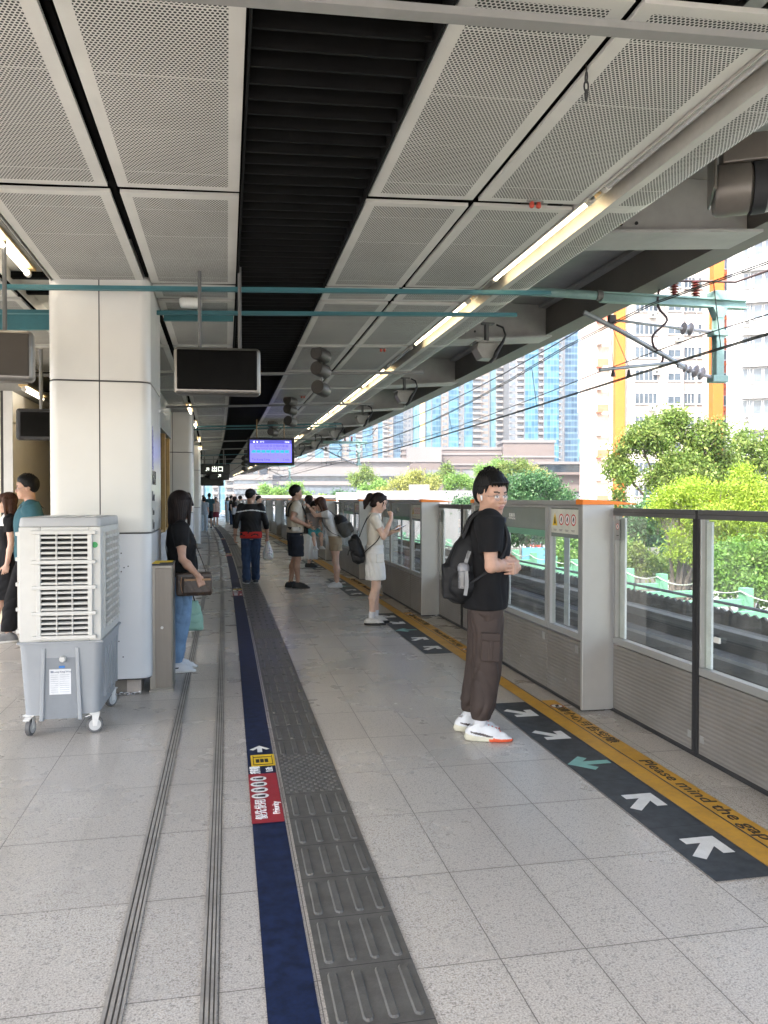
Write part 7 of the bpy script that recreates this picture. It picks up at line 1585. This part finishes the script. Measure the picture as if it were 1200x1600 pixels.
# ---- two walkers at the left
TEALC = cloth('teal tee', (.035, .1, .125), .9, .12)
_g = (-2.03, 8.75)
T_ = Fig('man in teal t shirt and glasses walking left behind the air cooler', _g, 196, 1.735, legk=.84, vox=.006, sk=SKA, head=(-4, 2, 0), hair=hair_short(.02, .006, .055, .005, 9), arms=dict(L=((-.1, .24, 1.13), (-.1, .25, .88))), legs=dict(ankL=(-.18, .09, .12), kneeL=(-.02, .09, .49), ankR=(.2, -.09, .085), kneeR=(.13, -.09, .49)))
T_.shirt(TEALC, .84, .7, .03, name='tee', amp=.006, seed=31, sr=.082); T_.legs_cloth(BLKT, .12, .015, 'trousers', .96, .005, 3, (.105, .085, .07)); T_.glasses()
for sd in 'LR': T_.shoe(sd, [mat('grey trainer', (.15, .15, .15), .7), SOLE], 'trainer', None, 0, .28)
sg_ = worn('sling_strap', 'black sling bag across the man in teal', 'bag', T_); m = MB(); belt(m, spline([(-.13, .1, 1.38), (-.02, .11, 1.46), (.09, .06, 1.38), (.14, -.04, 1.22), (.1, -.15, 1.05), (-.05, -.18, 1.0)], 30), .035, .006, (0, 1, 0)); m.build('strap', PACK, sg_, M=T_.M); sdf_mesh('pouch', [rbox((-.12, -.12, 1.05), (.04, .1, .07), .02, .01)], .01, PACK, sg_, None, None, T_.M)
G_ = Fig('girl in black dress with a white sailor collar at the left edge', (-2.42, 9.5), 196, 1.56, fem=True, vox=.0075, sk=SKB, head=(0, 2, 0), hair=hair_long(.3, bang=True), hairmat=HRED, legs=dict(ankL=(-.12, .08, .14), kneeL=(.06, .08, .5), ankR=(.16, -.08, .085), kneeR=(.1, -.08, .5)))
G_.part('dress', [loft([(.42, .0, 0, .2, .23), (.65, 0, 0, .165, .205), (.9, -.005, 0, .125, .18), (1.03, 0, 0, .105, .15)]+[(z, x, y, a+.016, b+.016) for z, x, y, a, b in G_.trunk(.0) if z > 1.05], .02, 'u', .01)]+[cone(G_.J['sh'+s_]*1.05-G_.J['el'+s_]*.05, G_.J['sh'+s_]*.5+G_.J['el'+s_]*.5, .064, .062, .03, 'u', True) for s_ in 'LR']+[ell(G_.J['sh'+s_], (.072, .068, .074), .03) for s_ in 'LR'], BLKT, folds(.006, (12, 12, 3), 5))
G_.part('sailor_collar', [loft([(1.31, -.015, 0, .128, .19), (1.36, -.012, 0, .122, .185), (1.41, -.012, 0, .096, .145), (1.46, -.01, 0, .06, .07)], .01, 'u', .006)], WHT)
for sd in 'LR': G_.shoe(sd, [mat('trainer white', (.62, .63, .64)), SOLE], 'low', (mat('dark sock', (.03, .03, .035), .9), .25), 0, .26)
# ---- the far crowd
def extra(label, s, t, hd_, ht, fem, top, bot, hair, bare=False, skirt=None, vox=.014, walk=0):
    f = Fig(label, PX(s, t), hd_, ht, legk=1 if bare or skirt else .84, fem=fem, vox=vox, sk=SKB, hair=hair, hairmat=HBRN if fem else HBLK, hands=False, legs=dict(ankL=(-.12*walk, .09, .085+.03*walk), ankR=(.14*walk, -.09, .085)), group='people waiting far down the platform')
    f.shirt(top, .86, .6, .026, name='top', sr=.07, amp=.004)
    if skirt: f.part('skirt', [loft([(skirt, 0, 0, .17, .2), (.7, 0, 0, .15, .19), (.95, 0, 0, .115, .16)], .02, 'u', .01)], bot)
    else: f.legs_cloth(bot, .5 if bare else .08, .018, 'shorts' if bare else 'trousers', .98, .004, 2, (.105, .085, .072))
    for sd in 'LR': f.shoe(sd, [mat('trainer white', (.62, .63, .64)), SOLE] if fem else [mat('dark trainer', (.04, .045, .06)), SOLE], 'trainer', None, 0, .27)
    return f
c = cloth
extra('woman in loose blue grey shirt and pale jeans walking far away', 36.5, -.46, 95, 1.6, True, c('blue grey shirt', (.3, .35, .4)), c('pale jeans', (.4, .48, .55)), hair_long(.1), walk=1)
extra('man in dark teal shirt and dark shorts walking away among the crowd', 41, -.15, 92, 1.78, False, c('dark teal shirt', (.03, .08, .1)), NAVYS, hair_short(), True, walk=1)
extra('woman in pale top and dark red skirt far down the platform', 43.5, .25, -80, 1.6, True, c('peach top', (.5, .38, .33)), c('wine skirt', (.2, .03, .05)), hair_long(.2), skirt=.55)
x = extra('woman in dark top and black trousers holding a pale tote far away', 38.5, 1.0, 20, 1.62, True, c('dark top', (.06, .055, .055)), BLKT, hair_long(.15))
tt = worn('tote_bag', 'pale grey tote on the far woman in dark top', 'bag', x); sdf_mesh('bag', [rbox((-.05, -.26, .98), (.15, .04, .13), .04, .02)], .014, c('pale tote', (.45, .47, .5)), tt, None, None, x.M)
extra('woman in white shirt facing the gates far down the platform', 40, 1.35, 5, 1.66, True, WHT, c('pale jeans', (.4, .48, .55)), hair_long(.05))
extra('man in grey tee partly hidden behind the capped man', 24.5, 1.15, -5, 1.6, False, c('grey tee', (.2, .2, .2)), c('grey trousers', (.16, .16, .17)), hair_short(0, .004, .05, 0))
extra('person in pale pink top at the very end of the platform', 47, -1.0, -90, 1.6, True, c('pink top', (.5, .3, .32)), c('grey trousers', (.16, .16, .17)), hair_long(.2))
extra('person in white tee and black shorts at the end of the platform', 49, -.3, -85, 1.72, False, WHT, NAVYS, hair_short(), True)
extra('person in black top waiting by the far gates', 46, 1.2, 0, 1.68, False, BLKT, DEN, hair_short())
extra('person in light blue top waiting past the far gates', 52, 1.3, -20, 1.62, True, c('light blue top', (.3, .42, .52)), c('pale jeans', (.4, .48, .55)), hair_long(.15))
# ================================================================ CLUTTER: cables, wear, small fixings
e = thing('power_cable', 'black power cable lying from the air cooler towards the pillar', 'cable', BM(6.0, -1.0, 0))
m = MB(); m.tube(spline([(-.02, -.02, .12), (.0, .06, .02), (.1, .1, .006), (.18, .16, .006), (.12, .22, .006), (.2, .3, .006), (.3, .26, .006)], 40), .0045, 6); m.build('cord', RUBBER, e, smooth=True)
# the ceiling rises gently towards the track
def slope(x, y, z):
    t = x+max(0, y-CS0)**2/(2*CR); u = .038*(t-.4); return x+t*u/1.7, y, z+u
for o in list(can.children):
    if o.name.split('.')[0] in ('ceiling_panel', 'far_ceiling_panels', 'louvre', 'roof_void', 'cross_beam', 'light_trough'):
        n = len(o.data.vertices); co = np.zeros(n*3, 'f'); o.data.vertices.foreach_get('co', co); co = co.reshape(-1, 3)
        t = co[:, 0]+np.maximum(0, co[:, 1]-CS0)**2/(2*CR); u = .038*(t-.4); co[:, 0] += t*u/1.7; co[:, 2] += u; o.data.vertices.foreach_set('co', co.ravel()); o.data.update()
for o in SC.objects:
    if o.parent is None and o.name.split('.')[0] in ('tube_lamp', 'red_sensor', 'chain_link', 'loudspeaker_stack') and o.get('group') != 'tube lamps at the left wall': o.location = slope(*o.location)
# ================================================================ AIR: a thin even haze the towers fade into
hz = MB(); hz.box(-1000, 1200, -260, 1300, GZ-1.3, 190); hz = tag(hz.build('haze', []), kind='stuff')
hm = bpy.data.materials.new('haze'); hm.use_nodes = True; ht_ = hm.node_tree; ht_.nodes.clear()
ho = ht_.nodes.new('ShaderNodeOutputMaterial'); hv = ht_.nodes.new('ShaderNodeVolumePrincipled'); hv.inputs['Color'].default_value = (.93, .95, 1, 1); hv.inputs['Density'].default_value = .0002; hv.inputs['Anisotropy'].default_value = .2
ht_.links.new(hv.outputs[0], ho.inputs['Volume']); hz.data.materials.append(hm)
